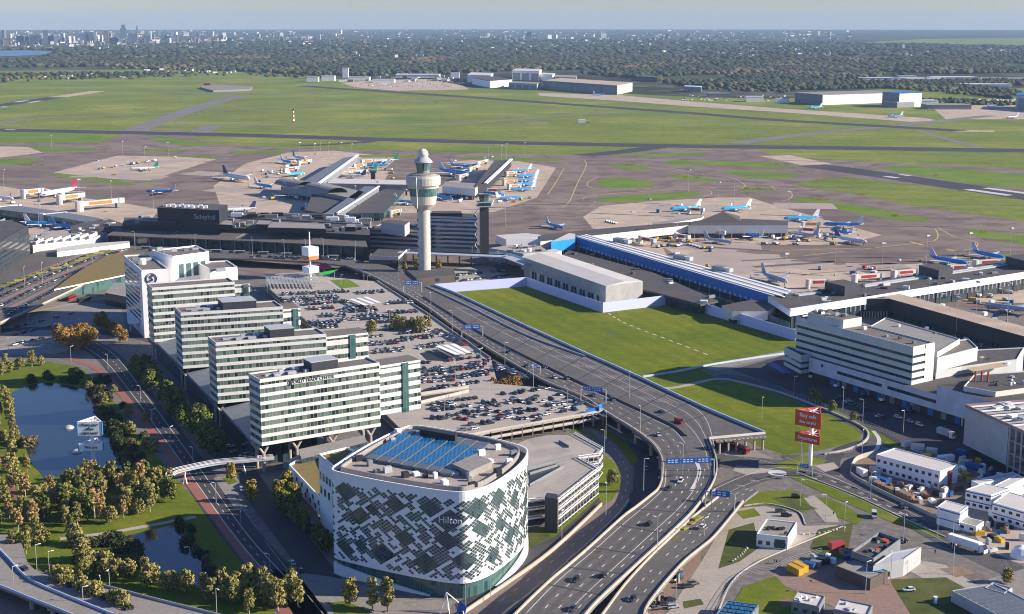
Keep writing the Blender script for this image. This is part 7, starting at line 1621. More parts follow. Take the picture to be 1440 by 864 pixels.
# ------------------------------------------------------------------ signs
M_SIGNB = mat("sign blue", (.02, .14, .52), .45); M_SIGNR = mat("sign red", (.62, .085, .025), .45)
def gantry(x, y, z, wd, ph, lab, rot, h=6.5, split=2, legs=True):
    p = G(x, y, z); t = thing("sign_gantry", lab, "road sign", p); d = Vector((math.cos(rot), math.sin(rot), 0)); n1 = Vector((d.y, -d.x, 0))
    if legs:
        for s in (-1, 1):
            b = MB(); q = p+d*s*(wd/2+1.5); b.tube((q.x-d.x*.8*0, q.y, z), (q.x, q.y, z+h+ph*.5), .28, n=6); q2 = q+Vector((0, 1.6, 0)); b.tube((q2.x, q2.y, z), (q.x, q.y, z+h), .22, n=5); b.build("post", M_LGREY, t)
        b = MB(); b.bar(p-d*(wd/2+1.5)+Vector((0, 0, h+ph*.4)), p+d*(wd/2+1.5)+Vector((0, 0, h+ph*.4)), .5, .5); b.build("beam", M_LGREY, t)
    for k in range(split):
        c = p+d*(-wd/2+wd*(k+.5)/split); w1 = wd/split*.92; b = MB(); b.bar(c-d*w1/2+n1*.5+Vector((0, 0, h)), c+d*w1/2+n1*.5+Vector((0, 0, h)), .2, ph); pn = b.build("panel", M_SIGNB, t)
        b = MB()
        for r_ in range(2):
            for e in range(3):
                a = c-d*w1*(.38-.26*e)+n1*.64+Vector((0, 0, h+ph*(.25+.36*r_))); b.bar(a, a+d*w1*.17, .04, ph*.16)
        b.build("legend", M_LETTER, pn)
    return t
gantry(834, 566, ZH, 11, 2.4, "blue direction sign gantry with slanted legs over the left carriageway", -.95+.5, 6.0)
gantry(967, 672, ZH, 20, 2.6, "big blue direction sign row spanning the bend of the viaduct", .12, 6.5, 3)
gantry(1012, 716, 4, 9, 2.6, "blue direction sign over the start of the slip road", -.35, 5.5, 1)
gantry(664, 474, ZH, 10, 3.0, "pair of blue direction signs farthest up the viaduct near the plot corner", .1, 5, 2)
gantry(580, 410, ZH, 10, 3.2, "pair of blue direction signs at the foot of the control tower", .1, 5, 2)
gantry(751, 525, ZH, 4, 1.4, "small blue sign on the central barrier of the viaduct", .1, 3, 1)
gantry(1131, 668, .3, 4, 1.8, "small blue arrow sign on the verge beside the roundabout", -.4, 3.5, 1)
t = thing("entrance_sign", "blue car park board on the front corner of the parking deck", "sign", G(835, 584)); b = MB(); b.bar(G(824, 581.5, ZD+.6), G(842, 578, ZD+.6), .3, 2.0); b.build("board", M_SIGNB, t); b = MB(); b.bar(G(842, 578, ZD+1), G(846.5, 577, ZD+1), .4, 3.4); b.build("letter_board", mat("bright sign blue", (.03, .25, .7), .4), t)
text(t, "P", 2.6, G(844.3, 577.2, ZD+2.7)+Vector((.1, -.35, 0)), (.2, -1), M_LETTER)
def tri_sign(base, z0s, w_, mats, lab, lines, rot0, edge_m, txt_m):
    t = thing("advertising_tower", lab, "advertising tower", base); b = MB(); top = z0s[0][0]+z0s[0][1]
    b.tube((base.x, base.y, .1), (base.x, base.y, top-.5), 1.0, .8, 10); b.build("pole", M_WPANEL, t)
    for k, (z0, hh, sc, lines_) in enumerate(z0s):
        R = w_*sc; V = [base+Vector((R*math.cos(rot0+a), R*math.sin(rot0+a), 0)) for a in (0, 2.094, 4.189)]
        pr = None
        for i in range(3):
            a, c = V[i], V[(i+1) % 3]; d = (c-a).normalized(); b = MB(); b.bar(a+d*.1+Vector((0, 0, z0)), c-d*.1+Vector((0, 0, z0)), .4, hh); pn = b.build("panel", mats, t)
            n1 = Vector((d.y, -d.x, 0)); m_ = (a+c)/2+n1*.3
            for li, s in enumerate(lines_):
                sz = min(hh/(len(lines_)+.6)*.95, (c-a).length*1.75/max(len(s), 1)); text(t, s, sz, (m_.x, m_.y, z0+hh*(1-(li+.7)/(len(lines_)+.4))), n1, txt_m, .04, bold=.03)
            b = MB(); b.tube(a+Vector((0, 0, z0-.1)), a+Vector((0, 0, z0+hh+.1)), .35, n=6); b.build("corner_post", edge_m, t)
            b = MB(); b.bar(a+Vector((0, 0, z0+hh-.5)), base+Vector((0, 0, z0+hh-.5)), .4, .3); b.bar((a+c)/2+Vector((0, 0, z0+hh-.5)), base+Vector((0, 0, z0+hh-.5)), .3, .3); b.build("strut", M_WPANEL, t)
    return t
rs = G(1139, 655); tri_sign(rs, [(19.2, 7.2, 1.0, ["Stay safe", "Stay careful"]), (11.6, 4.0, .96, ["Departures"])], 7.2, M_SIGNR, "tall white pole carrying two orange red triangular advertising boards by the roundabout", None, -1.22, M_SIGNR, M_LETTER)
bs = G(132, 652); tri_sign(bs, [(14.2, 6.6, .98, ["Want your", "office", "right here?"]), (7.2, 3.2, .98, ["We are"])], 6.6, M_WPANEL, "white triangular advertising tower standing in the larger pond", None, -.50, mat("sign edge blue", (.03, .28, .6), .5), MATS["dark lettering"])
t = thing("advertising_tower", "white mast with two box boards at the far end of the parking deck", "advertising tower", G(437, 402, 3)); q = G(437, 402, 3)
b = MB(); b.tube((q.x, q.y, 3), (q.x, q.y, 44), .9, .4, 8); b.build("pole", M_WPANEL, t); b = MB(); b.box(q.x, q.y+2, 26, 9, 9, 6.5, .75); b.build("board", M_WPANEL, t); b = MB(); b.box(q.x, q.y+2, 23, 9.1, 9.1, 3, .75); b.build("orange_band", mat("orange board", (.55, .2, .07), .5), t); b = MB(); b.box(q.x, q.y+2, 13, 9, 9, 4.5, .75); b.build("board", M_WPANEL, t)
t = thing("cone_frame", "white three legged frame with a blue panel at the front of the hotel", "sculpture", G(628, 862)); q = G(628, 862)
b = MB()
for dx, dy in ((-2.2, -1), (1.2, -2), (.4, 2)): b.tube((q.x+dx, q.y+dy, .1), (q.x, q.y, 7.5), .2, .15, 6)
b.tube((q.x, q.y, 7.5), (q.x+5, q.y-1, 3.5), .2, n=6); b.build("frame", M_WPANEL, t); b = MB(); b.add([(q.x+3.5, q.y-1, 1), (q.x+6.5, q.y-2, .5), (q.x+7, q.y-2, 3), (q.x+4.5, q.y-1.2, 5)], [(0, 1, 2, 3), (3, 2, 1, 0)]); b.build("panel", M_SIGNB, t)
t = thing("sail_canopy", "bright green pointed canopy at the far end of the parking deck", "canopy", G(460, 392)); b = MB(); b.add([G(448, 384, 10), G(449, 387, 8), G(463, 386, 8.5), G(476, 379, 11), G(462, 381, 10)], [(0, 1, 2, 3, 4), (4, 3, 2, 1, 0)]); b.build("roof", mat("bright green fabric", (.05, .50, .10), .6), t)
for x, y in ((450, 386), (470, 382)): b = MB(); p = G(x, y, 8); b.tube((p.x, p.y, .2), (p.x, p.y, 8.2), .2); b.build("post", M_STEEL, t)
t = thing("sail_canopy", "red rounded canopy beside the bright green one", "canopy", G(456, 381)); q = G(456, 377, 8); b = MB(); b.lathe([(6, 8), (5, 10), (2.5, 11.5), (.2, 12)], q.x, q.y, 12); b.build("roof", mat("crimson fabric", (.45, .03, .07), .5), t); b = MB(); b.tube((q.x, q.y, .2), (q.x, q.y, 8.5), .5); b.build("post", M_STEEL, t)
ground("grass_verge", [(464, 394), (490, 393), (507, 403), (480, 406)], M_ISLE, ZD+.06)
mb = MB()
for k in range(9): a = G(461+k*2.2, 396.5+k*1.35, ZD+.08); mb.box(a.x, a.y, ZD+.07, 1.2, 3.0, .02, .4)
struct("zebra_crossing", mb, M_WHITE)
# ------------------------------------------------------------------ floating bits in the pond
for x, y, lab in ((97, 602, "pale floating dome on the larger pond beside the advertising tower"), (108, 636, "white floating dome on the pond below the advertising tower")): t = MB(); q = G(x, y, .2); t.lathe([(2.6, .2), (2.2, .9), (1.2, 1.5), (.2, 1.7)], q.x, q.y, 14); tag(t.build("floating_fountain", M_LGREY), lab, "fountain")
# ------------------------------------------------------------------ small buildings lower right
def rect(px3, z):
    a, b_, c = (G(*p, z) for p in px3); return [a, b_, b_+c-a, c]
def house(lab, px3, z, wm, rm, nwin=(4, 2), wh=1.2, par=.4, name="small_building", cat="building", rows=1, wz=1.2, wwd=1.6, band=None):
    P = rect(px3, z); t = thing(name, lab, cat, (P[0].x, P[0].y, 0)); solidb(t, P, .12, z, wm, rm, par)
    for (i, j), n_ in (((0, 1), nwin[0]), ((3, 0), nwin[1])):
        for r_ in range(rows):
            if n_: facade_boxes(t, P[i], P[j], wz+r_*(z-.4)/rows, wh, wwd, n_, M_GLASSD)
    if band:
        for r_ in range(rows):
            for i, j in ((0, 1), (3, 0), (1, 2)):
                d = (P[j]-P[i]).normalized(); n1 = Vector((d.y, -d.x, 0))*.05; zz = (r_+1)*(z-.1)/rows-.75; b = MB(); b.quad((*(P[i]+n1).xy, zz), (*(P[j]+n1).xy, zz), (*(P[j]+n1).xy, zz+.45), (*(P[i]+n1).xy, zz+.45)); b.build("stripe", band, t)
    return t, P
def roofstuff(t, P, z, n, ms, big=1.6):
    for k in range(n):
        p = P[0]+(P[1]-P[0])*RND.uniform(.12, .88)+(P[3]-P[0])*RND.uniform(.15, .85); b = MB(); b.box(p.x, p.y, z, RND.uniform(.6, big), RND.uniform(.6, big), RND.uniform(.5, 1.2), .5); b.build("roof_unit", RND.choice(ms), t)
M_BLS = mat("stripe blue", (.02, .13, .42), .5)
t, P = house("white two tone office with flat grey roof and green shopfront on the pale forecourt", ((1064, 752), (1108, 757), (1078, 731)), 5, M_WPANEL, M_ROOFG, (4, 3), 1.6)
b = MB(); d = (P[1]-P[0]); n1 = Vector((d.y, -d.x, 0)).normalized()*.08; q0, q1 = P[0]+d*.58+n1, P[0]+d*.92+n1; b.quad((*q0.xy, .6), (*q1.xy, .6), (*q1.xy, 4), (*q0.xy, 4)); b.build("shopfront", mat("dark green glass", (.03, .10, .07), .2), t); roofstuff(t, P, 5, 8, [M_BLACK])
t, P = house("dark roofed open topped building with pale lit walls beside the curved road", ((1197, 779), (1228, 790), (1236, 752)), 6, M_GREY, M_ROOFD, (3, 3), 1.5, 1.2); roofstuff(t, P, 6, 10, [M_GREY, M_BLACK, MATS["red chimney"]], 3)
t, P = house("grey metal clad block joined to the dark roofed building", ((1228, 796), (1271, 788), (1254, 778)), 6.5, M_LGREY, M_LGREY, (1, 2), 2)
t, P = house("low brown brick shed with a flat grey roof on the brick yard", ((1175, 797), (1224, 816), (1200, 786)), 4.2, M_BROWN, M_ROOFG, (0, 2), 2.4)
b = MB(); a, c = P[0].lerp(P[2], .45), P[0].lerp(P[2], .8); b.box(c.x, c.y, 4.25, 6, 3, .25, -.5); b.build("solar_panel", M_SKY, t)
t, P = house("white roofed bungalow at the bottom right, left one of two", ((1113, 847), (1152, 855), (1122, 832)), 4, M_GREY, M_ROOFW, (3, 2)); roofstuff(t, P, 4, 6, [M_LGREY, M_WPANEL])
t, P = house("white roofed bungalow at the bottom right, right one of two", ((1172, 858), (1220, 868), (1180, 843)), 4, M_GREY, M_ROOFW, (3, 2)); roofstuff(t, P, 4, 4, [M_LGREY])
t, P = house("low shed with dark solar panels on the roof at the bottom edge", ((1006, 866), (1052, 872), (1022, 846)), 3.5, M_GREY, M_ROOFD, (0, 0))
for i in range(4):
    for j in range(4): b = MB(); p = P[0].lerp(P[1], (i+.5)/4)+(P[3]-P[0])*((j+.5)/4); b.box(p.x, p.y, 3.6, 3, 2, .15, math.atan2((P[1]-P[0]).y, (P[1]-P[0]).x)); b.build("solar_panel", M_SKY, t)
t, P = house("long shed with a pale blue solar panel roof at the right bottom corner", ((1338, 832), (1436, 884), (1398, 822)), 4, M_LGREY, M_LGREY, (0, 0))
for i in range(12):
    b = MB(); p = P[0].lerp(P[1], (i+.5)/12); r = (P[3]-P[0]); b.bar(p+r*.06+Vector((0, 0, .08)), p+r*.94+Vector((0, 0, .08)), (P[1]-P[0]).length/12*.86, .12); b.build("solar_panel", M_ZINC, t)
t, P = house("small grey barrel roofed store right of the solar panel roof", ((1384, 828), (1412, 836), (1396, 820)), 4, M_LGREY, M_LGREY, (0, 1))
# site cabins
t, P = house("long white two storey site cabin block with many dark windows", ((1232, 640), (1322, 664), (1258, 631)), 8, M_WPANEL, M_ROOFW, (10, 3), 1.4, .3, "site_cabin", "site cabin", 2)
b = MB(); e = P[1]+(P[2]-P[1])*.5; b.box(e.x+.4, e.y-.4, .2, 1.2, 1.2, 7, .4); b.build("stair", mat("stair red", (.35, .04, .05), .5), t)
t, P = house("pale two storey site cabin with blue stripes, standing beside the hoarding", ((1318, 713), (1350, 722), (1330, 704)), 7.5, M_WPANEL, M_ROOFW, (0, 0), 1.2, .2, "site_cabin", "site cabin", 2, band=M_BLS)
t, P = house("low single storey white cabin beside the two storey striped one", ((1347, 734), (1373, 741), (1358, 727)), 3.2, M_WPANEL, M_ROOFG, (2, 1), 1.1, .1, "site_cabin", "site cabin")
t, P = house("white gabled two storey site office with blue stripes, left one of the pair", ((1358, 689), (1394, 697), (1384, 680)), 7.5, M_WPANEL, M_ROOFW, (4, 2), 1.2, .2, "site_cabin", "site cabin", 2, band=M_BLS)
t, P = house("white gabled two storey site office with blue stripes, cut by the right edge", ((1396, 707), (1448, 722), (1418, 692)), 7.5, M_WPANEL, M_ROOFW, (5, 3), 1.2, .2, "site_cabin", "site cabin", 2, band=M_BLS)
t, P = house("long white roofed site hall behind the gabled site offices", ((1388, 688), (1400, 693), (1430, 668)), 7, M_WPANEL, M_ROOFW, (1, 4), 1.2, .2, "site_cabin", "site cabin")
t, P = house("row of white stacked cabins behind the gabled site offices", ((1366, 676), (1376, 681), (1424, 664)), 5.5, M_WPANEL, M_SHEDW, (0, 5), 1.2, .1, "site_cabin", "site cabin")
def cont(x, y, x2, y2, m, lab, L=6, z=.25, w_=2.5, h=2.6, grp=None):
    p, q = G(x, y, z), G(x2, y2, z); d = q-p; r = math.atan2(d.y, d.x); t = thing("container", lab, "container", (0, 0, 0), grp); b = MB(); b.box(0, 0, .05, L, w_, h); b.build("body", m, t)
    b = MB(); b.box(L/2+.04, 0, .2, .08, w_*.9, h*.9); b.build("door", m, t); t.location = p; t.rotation_euler = (0, 0, r); return t
cont(1118, 806, 1128, 811, M_VYEL, "yellow container, front one of the pair on the brick yard", 6.5); cont(1125, 802, 1135, 807, M_VYEL, "yellow container, rear one of the pair on the brick yard", 6.5)
cont(1138, 798, 1146, 800, M_VBLUE, "dark blue skip beside the yellow containers", 4, .25, 2.3, 2); cont(1147, 796, 1154, 797, M_GREY, "grey skip, middle one of the three by the yellow containers", 4, .25, 2.3, 2); cont(1158, 792, 1166, 793, M_BLACK, "black skip farthest from the yellow containers", 4.5, .25, 2.4, 2)
cont(1176, 771, 1188, 769, mat("half red container", (.40, .05, .06), .5), "white and red container beside the open topped building", 6); cont(1212, 668, 1222, 674, M_WPANEL, "white container with blue foot at the curved end of the hoarding", 6, .25, 2.5, 3); cont(1230, 666, 1240, 672, M_WOFF, "cream container behind the white one at the curved hoarding", 6)
for k, (x, y, m_, lab) in enumerate(((1240, 680, M_VBLUE, "blue pile of site material before the long cabin block"), (1290, 642, M_VBLUE, "blue machine behind the long cabin block"), (1302, 646, M_VYEL, "yellow machine behind the long cabin block"), (1316, 652, M_VGREY, "grey stack behind the long cabin block"), (1330, 648, M_WPANEL, "white container at the far side of the site yard"), (1326, 672, M_VBLUE, "blue container against the end of the long cabin block"), (1345, 690, M_BROWN, "brown pile in the middle of the site yard"), (1384, 712, M_GREY, "grey cabin in the shade before the gabled office"), (1398, 725, M_WPANEL, "white tank on the sand yard"), (1290, 632, M_WOFF, "pale long tent behind the cabin block"), (1275, 628, M_WOFF, "pale tent nearest the curved road"), (1352, 640, M_VBLUE, "blue crate under the unfinished building"), (1370, 660, M_VBLUE, "blue skip in the shade near the unfinished building"), (1355, 655, M_VGREY, "grey crate in the shade of the site yard"), (1310, 638, M_VGREY, "grey trailer beside the pale tents"))):
    cont(x, y, x+9, y+RND.uniform(-3, 4), m_, lab, RND.uniform(4, 8))
for k in range(9): cont(1233+k*5.4+(4 if k > 4 else 0), 684+k*2.4, 1233+k*5.4+(4 if k > 4 else 0)+4, 681+k*2.4, M_SOIL, "brown timber stack in the row along the inside of the hoarding", 3.6, .25, 2.2, 2.2, "timber stacks along the hoarding")
for x, y, c, kd in ((1272, 693, "silver", "saloon"), (1280, 695, "red", "hatchback"), (1288, 697, "white", "saloon"), (1296, 698, "dark grey", "estate car"), (1304, 700, "red", "hatchback")):
    o = bpy.data.objects.new("parked_car", CARME[(kd, c)]); COL.objects.link(o); p = G(x, y, .25); o.location = p; o.rotation_euler = (0, 0, 1.2); tag(o, c+" "+kd+" parked between the long cabin block and the timber stacks", "car", "cars by the long cabin block")
def fence(px, lab, h=1.8, step=3.0, z=.2):
    P = resample(smooth(GP(px, z), 6), step); t = thing("fence", lab, "fence", P[0]); b = MB()
    for p in P: b.box(p.x, p.y, p.z, .12, .12, h)
    o = b.build("post_row", M_STEEL, t); o["kind"] = "stuff"
    for hh in (.25, h*.55, h):
        b = MB()
        for a, c in zip(P, P[1:]): b.bar(a+Vector((0, 0, hh-.05)), c+Vector((0, 0, hh-.05)), .07, .07)
        b.build("rail", M_STEEL, t)
fence([(1098, 553), (1140, 566), (1200, 592), (1250, 612), (1285, 630)], "steel mesh fence along the freight yard verge", 2.4)
fence([(1000, 870), (1040, 812), (1090, 800), (1110, 790), (1160, 775)], "dark fence round the lower brick yard and lawn", 1.6)
fence([(1160, 640), (1195, 636), (1216, 624)], "wire fence on the rounded end of the lower plot", 1.5)
b = MB()
for px in ([(1010, 728), (1020, 714), (1036, 704), (1058, 694)], [(1030, 790), (1042, 782), (1052, 770)], [(1130, 752), (1160, 750), (1190, 742)]):
    for p in resample(GP(px, .2), 2.2): b.box(p.x, p.y, .2, .75, .55, .6, RND.uniform(0, 3))
o = b.build("boulders", mat("pale boulder", (.55, .52, .46), .9)); tag(o, "rows of pale boulders edging the forecourt paths", "boulders", kind="stuff")
def person(x, y, c, lab, z=.25):
    p = G(x, y, z); me = bpy.data.meshes.new("person"); V = [(0, 0, .95), (0, 0, 1.2), (0, 0, 1.45), (0, 0, 1.55), (0, 0, 1.72), (.1, 0, .9), (.14, .12, .5), (.14, .05, .06), (-.1, 0, .9), (-.16, -.16, .5), (-.16, -.2, .06), (.22, 0, 1.4), (.28, -.05, 1.1), (.26, .1, .85), (-.22, 0, 1.4), (-.28, .05, 1.1), (-.26, -.1, .85)]
    E = [(0, 1), (1, 2), (2, 3), (3, 4), (0, 5), (5, 6), (6, 7), (0, 8), (8, 9), (9, 10), (2, 11), (11, 12), (12, 13), (2, 14), (14, 15), (15, 16)]
    R = [.15, .16, .17, .07, .115, .1, .08, .06, .1, .08, .06, .07, .055, .045, .07, .055, .045]
    me.from_pydata(V, E, []); me.materials.append(c); o = bpy.data.objects.new("person", me); COL.objects.link(o); md = o.modifiers.new("skin", 'SKIN'); 
    for v_, r_ in zip(me.skin_vertices[0].data, R): v_.radius = (r_, r_)
    me.skin_vertices[0].data[0].use_root = True; o.modifiers.new("sub", 'SUBSURF').levels = 1; o.location = p; o.rotation_euler = (0, 0, RND.uniform(0, 6)); tag(o, lab, "person")
if True:
    _sk = True
    for x, y, lab in ((1089, 792, "person in dark clothes on the path left of the yellow containers, left one"), (1092, 793, "person in dark clothes on the path left of the yellow containers, right one"), (1172, 725, "person in dark clothes standing on the pale path triangle"), (1315, 779, "person in dark clothes beside the white lorry road"), (1407, 749, "person on the sand yard in a dark jacket")): person(x, y, M_BLACK, lab)
q = G(1315, 849); t = thing("portable_toilet", "turquoise portable toilet on the grass strip by the brick yard", "toilet", q); b = MB(); b.box(q.x, q.y, .2, 1.3, 1.3, 2.2); b.build("cabin", mat("turquoise plastic", (.04, .38, .42), .5), t); b = MB(); b.box(q.x, q.y, 2.4, 1.35, 1.35, .2); b.build("roof", M_WPANEL, t); b = MB(); b.box(q.x, q.y-.67, .3, .8, .06, 1.9); b.build("door", M_WPANEL, t)
t = thing("satellite_dish", "white dome at the right edge below the sand yard", "dome", G(1436, 784)); b = MB(); q = G(1436, 784); b.lathe([(4, .2), (3.8, 2), (2.6, 4), (.3, 5)], q.x, q.y, 16); b.build("shell", M_WPANEL, t)
# ------------------------------------------------------------------ far side of the airfield
def hall(lab, px3, z, wm, rm, name="hangar", cat="hangar", gable=None, grp=None, doors=None):
    P = rect(px3, z); t = thing(name, lab, cat, (P[0].x, P[0].y, 0), grp); b = MB(); b.prism(P, .1, z, 0, 1); b.build("wall", [wm, rm], t)
    e = (P[3]-P[0])
    b = MB(); b.prism([P[0]-e*.01, P[1]-e*.01, P[2]+e*.01, P[3]+e*.01], z+.02, z+1.4, 0, 0); b.build("roof", rm, t)
    if gable:
        d = (P[2]-P[1]); n1 = Vector((d.y, -d.x, 0)).normalized()*.3; b = MB(); q0, q1 = P[1]+n1, P[2]+n1; b.quad((*q0.xy, .5), (*q1.xy, .5), (*q1.xy, z-.3), (*q0.xy, z-.3)); b.build("gable", gable, t)
    if doors:
        d = (P[1]-P[0]); n1 = Vector((d.y, -d.x, 0)).normalized()*.3
        for k in range(doors): q0, q1 = P[0]+d*((k+.1)/doors)+n1, P[0]+d*((k+.9)/doors)+n1; b = MB(); b.quad((*q0.xy, .5), (*q1.xy, .5), (*q1.xy, z*.8), (*q0.xy, z*.8)); b.build("door", M_GREY, t)
    return t, P
M_HG = mat("hangar grey", (.20, .22, .24), .6); M_CRM = mat("hangar cream", (.62, .57, .46), .6)
hall("wide beige roofed hangar with a grey front and cream right end", ((764, 114), (868, 121), (788, 110.5)), 24, M_HG, M_STAND, gable=M_CRM, doors=5)
hall("white hangar with a dark sloping roof left of the wide beige one", ((664, 110), (689, 114.5), (694, 108)), 20, M_WPANEL, M_ROOFD, gable=M_WPANEL)
hall("tall white hangar behind the dark roofed one", ((720, 100), (758, 101), (725, 97)), 30, M_WPANEL, M_ROOFW, doors=3); hall("white shed with domed roof farthest left in the hangar cluster", ((657, 106), (690, 107), (662, 102.5)), 22, M_WPANEL, M_ROOFW); hall("low grey office in front of the hangar cluster", ((715, 117), (755, 119), (722, 115)), 16, M_LGREY, M_ROOFG, doors=4); hall("blue grey hall right of the tall white hangar", ((780, 109), (810, 110), (782, 106)), 14, M_LGREY, M_ROOFG); hall("white hall behind the wide beige hangar", ((760, 105), (777, 106), (764, 103)), 20, M_WPANEL, M_ROOFW); hall("brown brick building right of the wide beige hangar", ((900, 108), (925, 110), (903, 106)), 14, M_BROWN, M_ROOFD)
hall("long white hangar with grey left front near the right side", ((1118, 131), (1157, 134), (1222, 128)), 24, M_HG, M_ROOFG, gable=M_WPANEL)
hall("tall blue and white slab building right of the long white hangar", ((1241, 130), (1265, 132), (1272, 129)), 32, M_HG, M_BLUE, "tower_block", "building", gable=M_WPANEL); hall("low cream hall in front of the blue and white slab", ((1240, 143), (1262, 144.5), (1264, 142)), 12, M_GREY, M_CRM); hall("large blue white hangar cut by the right edge", ((1429, 134), (1490, 138), (1432, 131)), 32, M_LGREY, M_BLUE, doors=2); hall("small white control box building on stilts at the apron edge", ((962, 122), (986, 123), (963, 121)), 14, M_GREY, M_WPANEL)
for x, y, w_, h, lab in ((505, 110, 30, 10, "white workshop on the far apron, left one"), (540, 113, 30, 9, "white workshop on the far apron, right one"), (440, 112, 16, 14, "small white tower beside the far workshops"), (462, 111, 18, 16, "white cube building beside the far workshops"), (486, 107, 8, 34, "slim pale office tower behind the far workshops"), (588, 106, 60, 10, "long dark hall with a pale roof behind the far workshops"), (640, 107, 12, 18, "white hall at the right end of the far workshops"), (1380, 118, 70, 6, "long white greenhouse, front one at the right"), (1300, 110, 60, 6, "long pale greenhouse with a cream front"), (1340, 108, 60, 6, "long pale greenhouse in the second row"), (1262, 110, 18, 6, "small white greenhouse left of the long pale ones"), (1420, 110, 70, 6, "grey greenhouse at the right edge"), (1230, 109, 46, 6, "low white shed left of the greenhouses"), (1275, 108, 24, 9, "white arched halls between the greenhouses"), (1010, 134, 30, 10, "low dark hangar behind the apron road"), (1060, 140, 24, 12, "small dark hangar left of the long white one"), (1100, 142, 18, 10, "small white shed against the long white hangar"), (1290, 143, 50, 8, "low dark workshop right of the blue and white slab"), (1330, 150, 60, 9, "dark low noise wall building near the right apron")):
    q = G(x, y+3); t = thing("far_building", lab, "building", (q.x, q.y, 0)); L_ = w_/2000*q.y; b = MB(); b.box(q.x, q.y, .1, L_, L_*.6 if h < 12 else L_*.8, h); b.build("wall", M_WPANEL if "white" in lab or "pale" in lab else (M_HG), t); b = MB(); b.box(q.x, q.y, h+.12, L_*1.02, (L_*.6 if h < 12 else L_*.8)*1.02, 1); b.build("roof", M_ROOFW if "white" in lab or "pale" in lab else M_ROOFG, t)
t = thing("far_building", "low round pit building with a red cabin alone in the airfield grass", "building", G(318, 126)); b = MB(); P = GP([(281, 125), (300, 130), (352, 128), (355, 124), (300, 121.5)]); b.prism(P, .1, 5, 0, 1); b.build("wall", [M_HG, M_PAVE], t); q = G(292, 122.5); b = MB(); b.box(q.x, q.y, 5, 20, 12, 6); b.build("cabin", MATS["stair red"], t)
q = G(818, 173); t = thing("field_hut", "small white and yellow hut in the airfield grass", "hut", q); b = MB(); b.box(q.x, q.y, .1, 14, 10, 6); b.build("wall", M_WPANEL, t); b = MB(); b.box(q.x+12, q.y, .1, 8, 8, 4); b.build("annex", M_VYEL, t)
ground("spoil_patch", [(742, 173), (770, 172.5), (772, 175.5), (745, 176)], M_SOIL, .1)
# ------------------------------------------------------------------ lake, meadows, wood and city
M_LAKE = water_mat(); M_LAKE.name = "lake water"; M_LAKE.node_tree.nodes["Principled BSDF"].inputs["Base Color"].default_value = (.05, .12, .22, 1); M_LAKE.node_tree.nodes["Principled BSDF"].inputs["Roughness"].default_value = .3
ground("lake", [(-300, 71), (0, 71.5), (40, 71), (75, 73), (60, 77), (20, 79), (-300, 81)], M_LAKE, .3)
ground("meadow", [(1180, 62), (1300, 55), (1500, 53), (1700, 54), (1700, 63), (1440, 66), (1300, 66)], M_AGRASS, .3)
ground("meadow", [(-300, 98), (0, 100), (200, 98), (330, 101), (480, 109), (300, 113), (0, 124), (-300, 128)], M_AGRASS, .015)
LK = [(p.x, p.y) for p in GP([(-300, 70), (78, 71), (78, 78), (30, 86), (-300, 88)])]
rngw = random.Random(5)
def wood(name, poly, n, hmin, hmax, mats, cl=1.0, kindname="wood"):
    """a mass of tree crowns: each crown a small faceted dome on its own"""
    xs = [p[0] for p in poly]; ys = [p[1] for p in poly]; b = MB(); got = 0; P = [G(x, y) for x, y in poly]; pp = [(p.x, p.y) for p in P]
    X = [p[0] for p in pp]; Y = [p[1] for p in pp]; y0, y1 = min(Y), max(Y)
    tries = 0
    while got < n and tries < n*20:
        tries += 1
        f = rngw.random(); yy = 1/(1/y1+(1/y0-1/y1)*f) if cl else rngw.uniform(y0, y1)
        xx = rngw.uniform(min(X), max(X))
        if not inpoly(xx, yy, pp) or inpoly(xx, yy, LK): continue
        nv = noise.noise(Vector((xx/420, yy/420, 3)))
        if rngw.random() > .7+nv*1.5: continue
        got += 1; h = rngw.uniform(hmin, hmax)*(1+.25*nv); r = h*rngw.uniform(.7, 1.15)*max(1.0, yy/5200)
        k = len(b.v); n2 = noise.noise(Vector((xx/260, yy/700, 9))); m_ = min(max(int((n2*.9+.42+rngw.uniform(-.22, .22))*len(mats)), 0), len(mats)-1); a0 = rngw.random()*6
        ph = [(0, h*.15, 6, .75), (0, h*.5, 6, 1.0), (0, h*.82, 5, .62)]
        b.v += [(xx+r*.75*math.cos(a0+i*1.047), yy+r*.75*math.sin(a0+i*1.047), h*.12) for i in range(6)]
        b.v += [(xx+r*rngw.uniform(.8, 1.15)*math.cos(a0+.5+i*1.047), yy+r*rngw.uniform(.8, 1.15)*math.sin(a0+.5+i*1.047), h*rngw.uniform(.42, .62)) for i in range(6)]
        b.v += [(xx+rngw.uniform(-.2, .2)*r, yy+rngw.uniform(-.2, .2)*r, h)]
        for i in range(6):
            j = (i+1) % 6; b.f += [(k+i, k+j, k+6+i), (k+j, k+6+j, k+6+i), (k+6+i, k+6+j, k+12)]; b.m += [m_]*3
    o = b.build(name, mats, None, True); tag(o, kindname, "wood", kind="stuff"); return o
CW = [mat("crown dark green", (.038, .050, .024), .9, (.030, .040, .02), .02, objr=0), mat("crown green", (.058, .068, .03), .9, (.045, .055, .026), .02), mat("crown olive", (.10, .092, .042), .9, (.08, .075, .034), .02), mat("crown brown", (.15, .105, .055), .9, (.12, .085, .042), .02), mat("crown dusk green", (.038, .048, .026), .9)]
